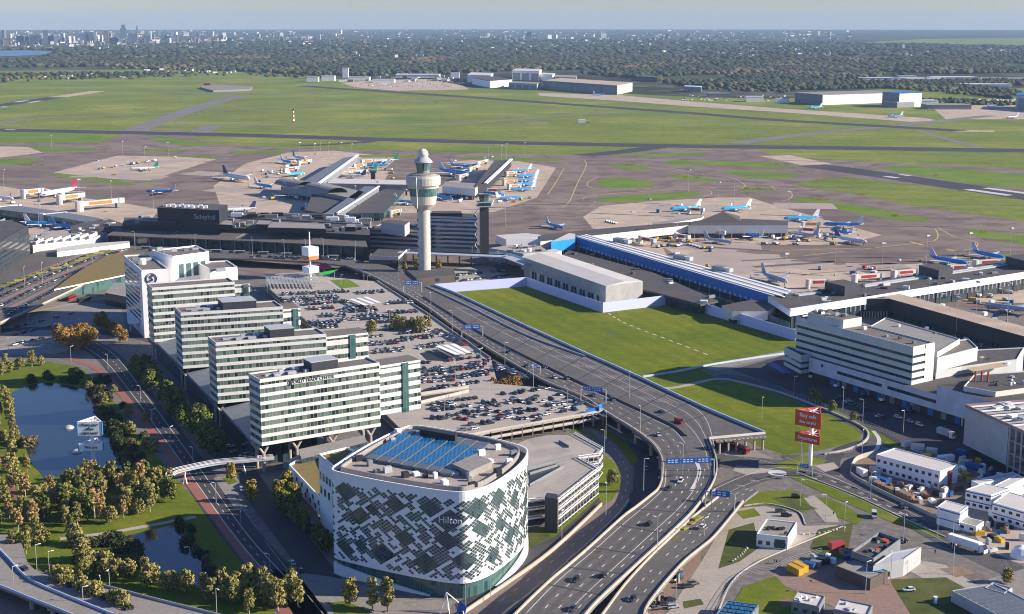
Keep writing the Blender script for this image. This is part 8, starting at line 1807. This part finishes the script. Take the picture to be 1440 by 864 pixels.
wood("forest", [(-200, 98), (0, 96), (200, 98), (320, 101), (480, 108), (640, 104), (760, 100), (900, 112), (960, 122), (1100, 127), (1220, 118), (1240, 107), (1440, 103), (1700, 103), (1700, 78), (1440, 80), (1100, 80), (700, 76), (500, 78), (230, 80), (100, 83), (-200, 88)], 15000, 11, 19, CW[:2]+[CW[0], CW[4], CW[2], CW[3]], 1, "broad dark wood with autumn tints beyond the airfield")
wood("far_trees", [(-400, 83), (0, 84), (230, 79), (700, 75), (1100, 79), (1700, 78), (1800, 64), (1440, 66), (1200, 62), (700, 56), (300, 60), (120, 68), (0, 70), (-400, 66)], 9000, 11, 20, CW[:2]+[CW[0], CW[4]], 1, "scattered distant tree masses between wood and city")
wood("far_trees", [(-400, 119), (0, 117), (180, 110), (330, 107), (480, 112), (420, 106), (300, 102), (0, 105), (-400, 110)], 900, 5, 12, CW, 1, "low tree belts and hedges at the far edge of the airfield")
wood("far_trees", [(960, 127), (1110, 131), (1110, 128), (1240, 124), (1420, 140), (1440, 130), (1300, 118), (1220, 122), (1050, 124)], 900, 6, 13, CW[:3], 1, "tree belts behind the right hangars")
wood("far_trees", [(1200, 118), (1420, 121), (1500, 119), (1500, 116), (1400, 114), (1220, 113)], 350, 9, 14, CW[:2], 1, "dark tree rows among the greenhouses")
wood("far_trees", [(1290, 145), (1330, 146), (1420, 150), (1430, 147), (1350, 141), (1290, 141)], 160, 5, 9, CW[:3], 1, "hedges behind the noise wall on the right")
# city: towers one by one, low roofs as a mass
CT = [mat("city brick", (.20, .13, .10), .8), mat("city pale", (.58, .56, .53), .7), mat("city white", (.78, .77, .75), .6), mat("city grey", (.18, .20, .22), .6), mat("city glass", (.06, .09, .12), .3), mat("city tan", (.36, .30, .24), .8)]
def tower(px, py, wpx, hpx, m, lab, top=0, grp=None):
    g = G(px, py); dep = g.length; w_ = wpx/2000*dep; h = hpx/2000*dep*.82; t = thing("city_tower", lab, "tower block", (g.x, g.y, 0), grp); b = MB()
    r = rngw.uniform(-.6, .6); b.box(g.x, g.y, 0, w_*.85, w_*.7, h, r); b.build("wall", m, t)
    b = MB(); b.box(g.x, g.y, h+.1, w_*.4, w_*.35, h*.05+2, r); b.build("roof_box", CT[3], t)
    nb = 3 if hpx > 9 else 0
    if top: b = MB(); b.box(g.x, g.y, h, w_*.5, w_*.45, h*.35, r); b.build("upper_part", m, t)
for px, py, w_, h, mi, lab, top in ((6, 54, 5, 12, 0, "brick tower block at the left edge of the skyline", 0), (32, 62, 14, 12, 4, "broad dark glass block left in the skyline", 0), (48, 62, 12, 13, 4, "second broad dark glass block in the skyline", 0), (55, 62, 8, 14, 4, "dark slab right of the broad glass blocks", 0), (65, 61, 7, 20, 4, "tall pale blue glass tower left in the skyline", 0), (76, 62, 14, 13, 4, "wide dark office block in the skyline", 0), (89, 58, 5, 12, 2, "white stepped tower in the skyline, left one", 0), (97, 62, 6, 12, 2, "bright white stepped tower in the skyline, right one", 0), (106, 60, 6, 10, 2, "white slab between the stepped white towers and the glass pair", 0), (115, 60, 5, 18, 2, "slim white tower in the skyline", 0), (122, 60, 6, 17, 4, "dark glass tower right of the slim white one", 0), (129, 60, 6, 16, 4, "dark glass tower, second right of the slim white one", 0), (135, 60, 4, 17, 1, "pale rounded tower in the skyline", 0), (143, 60, 4, 12, 1, "pale slab left of the red brick tower", 0), (150, 58, 7, 16, 0, "red brick tower in the skyline", 0), (156, 56, 4, 10, 5, "orange tan tower beside the red brick tower", 0), (163, 62, 16, 10, 4, "low dark glass block below the tallest tower", 0), (174, 54, 8, 16, 4, "tallest dark tower of the skyline", 1), (186, 58, 11, 12, 4, "dark cube tower right of the tallest one", 0), (193, 46, 3, 8, 4, "slim dark tower far behind the dark cube", 1), (207, 60, 8, 11, 4, "dark slab right of the dark cube tower", 0), (213, 56, 2, 14, 2, "white needle spire in the skyline", 0), (238, 57, 12, 7, 4, "wide low dark block in mid skyline", 0), (262, 50, 8, 5, 2, "white block in mid skyline", 0), (273, 62, 4, 10, 5, "tan tower in mid skyline", 0), (295, 62, 5, 10, 5, "tan tower left of the dark glass one in mid skyline", 0), (323, 66, 7, 14, 4, "dark glass tower standing apart in front of mid skyline", 0), (364, 54, 4, 7, 5, "tan slab right of mid skyline", 0), (736, 53, 3, 11, 2, "white needle tower on the horizon near the middle", 0), (744, 53, 8, 9, 4, "pale glass block beside the white needle tower", 0), (772, 56, 7, 8, 2, "white block pair right of the white needle tower", 0), (848, 54, 9, 8, 1, "pale block group on the right horizon", 0), (934, 70, 6, 12, 0, "dark brown tower in the right suburb", 0), (938, 55, 4, 8, 4, "slim grey block on the right horizon", 0), (1040, 56, 3, 7, 3, "slim grey tower right on the horizon", 0), (1087, 68, 8, 7, 5, "orange tan slab in the right suburb", 0), (1070, 68, 9, 5, 5, "low orange tan slab in the right suburb", 0), (1420, 82, 3, 14, 2, "slim white chimney tower at the right edge of the wood", 0), (1166, 79, 4, 6, 2, "white cube in the trees at the right", 0), (1269, 70, 6, 8, 3, "grey block in the trees at the right", 0)): tower(px, py, w_, h, CT[mi], lab, top)
for k in range(150):
    px = rngw.choice([rngw.uniform(0, 480), rngw.uniform(0, 480), rngw.uniform(480, 1200)]); py = rngw.uniform(48, 66) if px < 480 else rngw.uniform(50, 76)
    m = rngw.choice([1, 1, 2, 3, 4, 5, 0]); nm = ["brick", "pale", "white", "grey", "dark glass", "tan"][m]; side = "left of the radar mast" if px < 413 else "beyond the wood in the middle and right"
    tower(px, py, rngw.uniform(2, 6), rngw.uniform(3, 8.5), CT[m], nm+" tower block in the distant city "+side, 0, nm+" tower blocks of the distant city "+side)
b = MB()
for k in range(3800):
    px = rngw.uniform(-200, 1640); py = 44+rngw.random()**1.2*(38 if px > 420 else 26)
    if px > 1200 and py < 66: continue
    g = G(px, py); nv = noise.noise(Vector((g.x/900, g.y/900, 0)))
    if rngw.random() > .55+nv: continue
    s = rngw.uniform(.8, 2.8)*g.length/2000; b.box(g.x, g.y, 0, s*rngw.uniform(.8, 3.2), s*rngw.uniform(.6, 1.4), rngw.uniform(6, 20), rngw.uniform(-.7, .7), rngw.choice([0, 1, 1, 3, 3, 5, 0, 2]))
o = b.build("city_houses", CT); tag(o, "mass of low pale city roofs spread to the horizon", "city", kind="stuff")
b = MB()
for k in range(90):
    px, py = rngw.choice([(rngw.uniform(205, 330), rngw.uniform(97, 104)), (rngw.uniform(60, 200), rngw.uniform(104, 112)), (rngw.uniform(480, 650), rngw.uniform(106, 116))]); g = G(px, py); b.box(g.x, g.y, 0, rngw.uniform(8, 22), rngw.uniform(7, 10), rngw.uniform(4, 8), rngw.uniform(-.5, .5), rngw.choice([0, 1, 2, 5]))
o = b.build("village_houses", CT); tag(o, "small houses of the village at the edge of the wood", "houses", kind="stuff")
b = MB()
for k in range(420):
    px, py = rngw.choice([(rngw.uniform(500, 650), rngw.uniform(114, 123)), (rngw.uniform(960, 1110), rngw.uniform(134, 143)), (rngw.uniform(1260, 1330), rngw.uniform(144, 150)), (rngw.uniform(1370, 1430), rngw.uniform(139, 144))]); g = G(px, py); b.box(g.x, g.y, .1, 5, 2, 1.5, rngw.choice([.3, .4, 1.9]), rngw.choice([1, 2, 3, 4, 2]))
o = b.build("distant_parked_cars", CT); tag(o, "cars and small aircraft parked by the far hangars", "cars", kind="stuff")
# ------------------------------------------------------------------ wear, lines and clutter on the ground
rg = random.Random(21)
mb = MB()
for k in range(46):      # lead-in lines of the stands
    x, y = rg.choice([(rg.uniform(330, 450), rg.uniform(236, 262)), (rg.uniform(500, 560), rg.uniform(225, 250)), (rg.uniform(620, 760), rg.uniform(240, 285)), (rg.uniform(960, 1200), rg.uniform(300, 345)), (rg.uniform(1100, 1400), rg.uniform(368, 392)), (rg.uniform(90, 280), rg.uniform(226, 250))])
    a = G(x, y, .14); d = Vector((rg.uniform(-1, 1), rg.uniform(-1, 1), 0)).normalized()*rg.uniform(20, 55); P = [a, a+d]; mb.strip(offs(P, .3), offs(P, -.3))
struct("stand_line", mb, M_YEL)
mb = MB()
for k in range(70):      # dark tyre and fuel stains, long and thin
    x, y = rg.choice([(rg.uniform(100, 1300), rg.uniform(222, 300)), (rg.uniform(700, 1400), rg.uniform(285, 360)), (rg.uniform(1000, 1400), rg.uniform(360, 395))])
    a = G(x, y, .125); d = Vector((1, rg.uniform(-.5, .5), 0)).normalized()*rg.uniform(25, 120); w_ = rg.uniform(.8, 4)
    P = [a, a+d*.5+Vector((0, rg.uniform(-3, 3), 0)), a+d]; P = smooth(P, 4); mb.strip(offs(P, w_), offs(P, -w_))
struct("tyre_stain", mb, mat("rubber stain", (.105, .088, .084), .9, (.13, .108, .1), .05))
mb = MB()
for k in range(26):
    x, y = rg.choice([(rg.uniform(1000, 1250), rg.uniform(362, 392)), (rg.uniform(960, 1090), rg.uniform(340, 372)), (rg.uniform(300, 540), rg.uniform(232, 290)), (rg.uniform(80, 290), rg.uniform(224, 252)), (rg.uniform(900, 1180), rg.uniform(284, 330))])
    a = G(x, y, .118); w_, l_ = rg.uniform(8, 26), rg.uniform(12, 45); r = rg.uniform(-.5, .5); c, s = math.cos(r), math.sin(r)
    mb.sheet([(a.x+u*c-v*s, a.y+u*s+v*c, .118) for u, v in ((-l_, -w_), (l_, -w_), (l_, w_), (-l_, w_))], .118+k*.0002)
struct("concrete_patch", mb, mat("old concrete", (.33, .27, .225), .9, (.38, .31, .255), .03))
mb = MB()                # lanes on the access deck left of the emblem hotel
for px, w_ in (([(0, 424), (60, 397), (125, 370), (178, 354)], 2.2), ([(0, 440), (65, 408), (132, 378)], 2.0), ([(0, 404), (50, 384), (118, 358), (160, 348)], 3.0)):
    P = smooth(GP(px, ZH+.02), 6); mb.strip(offs(P, w_), offs(P, -w_))
struct("bus_lane", mb, M_REDPAVE)
mb = MB()
for px in ([(0, 414), (60, 389), (125, 363), (178, 349)], [(0, 447), (75, 412), (140, 378)], [(0, 429), (60, 401), (128, 373)], [(345, 358.5), (480, 364.5)], [(200, 351), (330, 354)]): solid(px, .25, ZH+.035)
for px in ([(0, 420), (60, 394), (125, 368)], [(0, 435), (60, 405), (130, 376)]): dash(px, .3, ZH+.036, 3, 6)
struct("road_marking", mb, M_WHITE)
# walkers' islands with hedges on the access deck
for k in range(16):
    f = k/15; x, y = 8+150*f, 402-52*f; p = G(x, y, ZH); b = MB(); b.box(p.x, p.y, ZH+.02, 9, 2.2, 1.2, .55); o = b.build("planter", LEAF["olive"] if k % 3 else LEAF["green"]); tag(o, "low clipped planter hedge on the access deck island", "planter", "planters on the access deck")
# terminal kerb canopies and bus stops
for k in range(9):
    x = 205+k*33; p = G(x, 351+k*1.6, ZH); t = thing("shelter", "small grey shelter on the kerb before the terminal", "shelter", (p.x, p.y, ZH), "shelters before the terminal"); b = MB(); b.box(p.x, p.y, ZH+2.6, 9, 2.4, .25); b.build("roof", M_LGREY, t); b = MB(); b.box(p.x-3.5, p.y, ZH, .2, .2, 2.6); b.box(p.x+3.5, p.y, ZH, .2, .2, 2.6); o = b.build("post", M_STEEL, t); b = MB(); b.box(p.x, p.y+1, ZH+.3, 8, .1, 2.1); b.build("back_panel", M_GLASST, t)
# more marking in the lower right
mb = MB()
for px in ([(1010, 700), (1046, 683), (1075, 674), (1112, 671), (1160, 682), (1222, 708), (1290, 742), (1345, 771)], [(1105, 643), (1140, 657), (1196, 682), (1250, 706), (1300, 731)], [(1030, 640), (1070, 648), (1105, 656)]): solid(px, .22, .25)
for x, y in ((1215, 700), (1232, 709), (1262, 722), (1290, 736), (1142, 672), (1060, 676), (1040, 683)):
    a = G(x, y, .25); d = Vector((.6, -.35, 0)).normalized(); mb.strip([a+d*1.8+Vector((.1, .18, 0)), a-d*1.8+Vector((.1, .18, 0))][::-1], [a+d*1.8-Vector((.1, .18, 0)), a-d*1.8-Vector((.1, .18, 0))][::-1]); mb.tri(a+d*2.6, a+d*1.2+Vector((.35, .6, 0)), a+d*1.2-Vector((.35, .6, 0)))
struct("road_marking", mb, M_WHITE)
mb = MB()
for px in ([(372, 760), (420, 822), (455, 864)], [(330, 700), (360, 742)]): solid(px, .25, .25)
struct("road_marking", mb, M_OLDWHITE)
mb = MB()
for k in range(40):      # darker repairs and seams in the road surfaces
    x, y = rg.choice([(rg.uniform(1050, 1330), None), (rg.uniform(1120, 1300), None)]); y = np.interp(x, [1050, 1075, 1120, 1170, 1230, 1290, 1345], [676, 668, 664, 676, 702, 735, 765])+rg.uniform(-3, 3)
    a = G(x, y, .236); d = Vector((.86, -.5, 0))*rg.uniform(2, 7); P = [a, a+d]; w_ = rg.uniform(.3, 1.3); mb.strip(offs(P, w_), offs(P, -w_))
struct("asphalt_repair", mb, M_DARK)
mb = MB()
for k in range(60):
    f = rg.random(); a_, c_ = rg.choice([((640, 470), (905, 615)), ((680, 450), (990, 610)), ((925, 690), (740, 850)), ((980, 690), (820, 850))]); x, y = a_[0]+(c_[0]-a_[0])*f+rg.uniform(-12, 12), a_[1]+(c_[1]-a_[1])*f+rg.uniform(-6, 6)
    if x > 1000: continue
    d = (G(*c_, ZH)-G(*a_, ZH)).normalized()*rg.uniform(5, 26); a = G(x, y, ZH+.012+k*.0002); P = [a, a+d]; w_ = rg.uniform(.25, .8); mb.strip(offs(P, w_), offs(P, -w_))
struct("asphalt_wear", mb, mat("worn track", (.085, .078, .075), .85, (.12, .11, .104), .2))
# weeds, worn ground and paving variety in the lower right and along the verges
for px, m in (([(1085, 700), (1110, 698), (1150, 716), (1120, 718)], M_ROUGH), ([(1190, 800), (1230, 812), (1250, 822), (1225, 822)], M_SOIL), ([(1095, 845), (1110, 842), (1118, 850), (1102, 855)], M_SOIL), ([(940, 812), (958, 806), (962, 814), (945, 822)], M_ROUGH), ([(960, 846), (985, 842), (990, 850), (962, 856)], M_ROUGH), ([(1320, 800), (1350, 796), (1375, 806), (1345, 812)], M_SOIL), ([(742, 748), (768, 744), (775, 756), (745, 770)], M_ROUGH), ([(1215, 640), (1260, 628), (1275, 632), (1225, 645)], M_PLAZA), ([(1145, 655), (1172, 650), (1180, 658), (1160, 664)], M_PLAZA), ([(1036, 655), (1085, 660), (1084, 664), (1050, 668), (1030, 662)], M_PLAZA)):
    ground("worn_ground", px, m, .228)
# terminal and pier clutter: roof plant of the halls and piers
for px, z, n_, lab in ((((46, 345), (135, 334), (160, 322), (110, 318), (40, 322)), 13, 14, "pale roofed hall at the left"), (((800, 352), (920, 384), (1010, 423), (985, 428), (850, 393)), 8, 12, "dock roof beside the white shed"), (((1120, 434), (1400, 388), (1400, 372), (1150, 408)), 13, 24, "long right pier"), (((692, 350), (730, 356), (765, 353), (750, 346)), 11, 14, "broad beige hall roof"), (((98, 327), (155, 325), (175, 316), (150, 308)), 14, 14, "dark terminal part at the left"), (((519, 322), (606, 326), (606, 318), (545, 315)), 20, 10, "terminal office roof")):
    xs = [p[0] for p in px]; ys = [p[1] for p in px]; c = 0; tr_ = 0
    while c < n_ and tr_ < 400:
        tr_ += 1; x, y = rg.uniform(min(xs), max(xs)), rg.uniform(min(ys), max(ys))
        if not inpoly(x, y, px): continue
        c += 1; q = G(x, y, z); b = MB(); b.box(q.x, q.y, z+.02, rg.uniform(1.5, 6), rg.uniform(1.5, 4), rg.uniform(.8, 2.4), rg.uniform(-.6, .6)); o = b.build("roof_unit", rg.choice([M_LGREY, M_GREY, M_WPANEL, M_ROOFD])); tag(o, "small ventilation unit standing on the "+lab, "roof unit", "ventilation units on the "+lab)
mb = MB()
for k in range(7):      # tram tracks and platforms in the yard left of the emblem hotel
    a = [(-10, 452+k*7), (60, 436+k*7.5), (120, 424+k*8), (170, 416+k*9)]; P = smooth(GP(a, .18), 5); w_ = 1.6 if k % 3 == 0 else .5; mb.strip(offs(P, w_), offs(P, -w_))
struct("tram_platform", mb, M_PLAZA)
for a, c, zn in (((0, 449), (72, 425), "yard"), ((4, 476), (90, 455), "yard"), ((20, 462), (120, 437), "yard"), ((2, 490), (70, 474), "yard")):
    A_, B_ = G(*a, .2), G(*c, .2); d = B_-A_
    for i in range(int(d.length/7)):
        if rg.random() < .35: continue
        cn, kd = rg.choice(CARC), rg.choice(list(KIND)); o = bpy.data.objects.new("parked_car", CARME[(kd, cn)]); COL.objects.link(o); o.location = A_+d*((i+.5)*7/d.length); o.rotation_euler = (0, 0, math.atan2(d.y, d.x)); tag(o, cn+" "+kd+" on the road beside the tram yard at the left edge", "car", cn+" "+kd+"s beside the tram yard")
# ------------------------------------------------------------------ yard clutter and tyre-darkened lanes
M_TRACK = mat("tyre track", (.082, .075, .072), .8, (.105, .096, .09), .15)
mb = MB()
for fr_, A_, B_, k0 in (((.2, .5, .78), La[:10], Lb[:10], .008), ((.17, .39, .6, .87), Ra, Rb, .009), ((.25, .75), Ba, Bb, .010)):
    for f in fr_:
        P = smooth(GP(lane(f, A_, B_), ZH+k0), 6); mb.strip(offs(P, .9), offs(P, -.9))
struct("tyre_track", mb, M_TRACK)
mb = MB()
for f in (.08, .22, .34, .46, .6, .72, .85):
    Q = resample(smooth(GP(lane(f, Ba[:5], Bb[:5]), ZH+.022), 6), 2.0); i = int(f*9)
    while i+9 < len(Q): seg = Q[i:i+int(5+4*f)]; mb.strip(offs(seg, .16), offs(seg, -.16)); i += 13
struct("worn_lane_line", mb, M_OLDWHITE)
mb = MB()
for px in ([(1000, 698), (1040, 679), (1075, 667), (1120, 663), (1170, 675), (1230, 701), (1290, 734), (1345, 764)], [(1000, 702), (1042, 683), (1075, 670), (1118, 667), (1168, 679), (1228, 705), (1288, 738)]):
    P = smooth(GP(px, .232), 6); mb.strip(offs(P, .8), offs(P, -.8))
struct("tyre_track", mb, M_TRACK)
r2_ = random.Random(3)
for poly, n_, lab in (([(1215, 675), (1300, 712), (1340, 700), (1330, 672), (1240, 668)], 34, "behind the hoarding of the site yard"), ([(1330, 676), (1350, 640), (1420, 672), (1380, 690)], 36, "in the shade of the unfinished building"), ([(1350, 728), (1440, 728), (1440, 770), (1400, 780)], 26, "on the sand yard at the right"), ([(1195, 785), (1270, 800), (1260, 815), (1180, 805)], 10, "beside the grey metal clad block"), ([(1300, 480), (1440, 515), (1440, 470), (1320, 455)], 30, "in the service yard behind the freight building"), ([(1130, 790), (1195, 770), (1190, 790), (1150, 800)], 8, "behind the skips"), ([(905, 800), (950, 775), (980, 790), (930, 835)], 8, "on the brick yard beside the slip road")):
    xs = [p[0] for p in poly]; ys = [p[1] for p in poly]; c = 0; tr_ = 0
    while c < n_ and tr_ < 900:
        tr_ += 1; x, y = r2_.uniform(min(xs), max(xs)), r2_.uniform(min(ys), max(ys))
        if not inpoly(x, y, poly): continue
        c += 1; q = G(x, y, .26); cn, m_ = r2_.choice([("white", M_WPANEL), ("blue", M_VBLUE), ("grey", M_VGREY), ("brown", M_SOIL), ("dark", M_BLACK), ("pale", M_WOFF), ("yellow", M_VYEL)]); L_, W_, H_ = r2_.uniform(1.2, 5), r2_.uniform(1, 2.4), r2_.uniform(.6, 2.4); r = r2_.uniform(0, 3)
        b = MB(); b.box(0, 0, .12, L_, W_, H_, 0); b.box(0, 0, 0, L_*1.04, W_*1.04, .12); b.box(L_*.1, 0, H_+.12, L_*.5, W_*.7, .25); o = b.build("material_pile", m_); o.location = q; o.rotation_euler = (0, 0, r); tag(o, cn+" crate or stacked load "+lab, "crate", cn+" loads "+lab)
for k in range(14): van((1318+r2_.uniform(0, 110), 462+r2_.uniform(0, 40)), (1340, 480+r2_.uniform(-10, 10)), [M_WPANEL, M_VBLUE, M_VGREY][k % 3], ["white", "blue", "grey"][k % 3]+" van in the service yard behind the freight building")["group"] = ["white", "blue", "grey"][k % 3]+" vans behind the freight building"
# kerbs along the forecourt paths, hedge strip between the two viaducts
for px, lab in (([(1046, 712), (1080, 709), (1122, 720), (1132, 738)], "low pale kerb round the pale forecourt, upper side"), ([(1185, 741), (1150, 755), (1118, 768), (1064, 792), (1030, 818), (1008, 866)], "low pale kerb along the outer edge of the forecourt path"), ([(1128, 668), (1200, 696), (1270, 729), (1330, 756)], "low pale kerb on the long grass median")):
    wall("kerb", px, .35, .5, M_KERB, lab, "kerb", .2)
for k in range(16):
    f = k/15; b = MB(); p = G(905+f*78, 800-f*68, 3.0); b.box(p.x, p.y, 3, 3.6, 2.0, 1.4+.5*(k % 3), .9); o = b.build("hedge_clump", LEAF["olive" if k % 2 else "green"]); tag(o, "olive hedge clump in the gap between motorway and slip road", "hedge", "hedge clumps between motorway and slip road")
b = MB(); b.prism(GP([(895, 812), (985, 728), (990, 736), (905, 818)], 3), .2, 3); struct("embankment", b, M_SOIL)
# extra apron traffic near the gates
for k in range(60):
    x, y = r2_.choice([(r2_.uniform(860, 1000), r2_.uniform(330, 346)), (r2_.uniform(1030, 1190), r2_.uniform(326, 344)), (r2_.uniform(350, 470), r2_.uniform(228, 290)), (r2_.uniform(480, 570), r2_.uniform(226, 256)), (r2_.uniform(700, 760), r2_.uniform(242, 284)), (r2_.uniform(0, 110), r2_.uniform(300, 325))])
    cn = r2_.choice(["white", "blue", "grey", "yellow"]); cart(x, y, {"white": M_WPANEL, "blue": M_VBLUE, "grey": M_VGREY, "yellow": M_VYEL}[cn], cn+" apron vehicle among the gates and parked airliners", r2_.uniform(4, 9), 2.5, r2_.uniform(2, 3.8), cn+" apron vehicles among the gates")
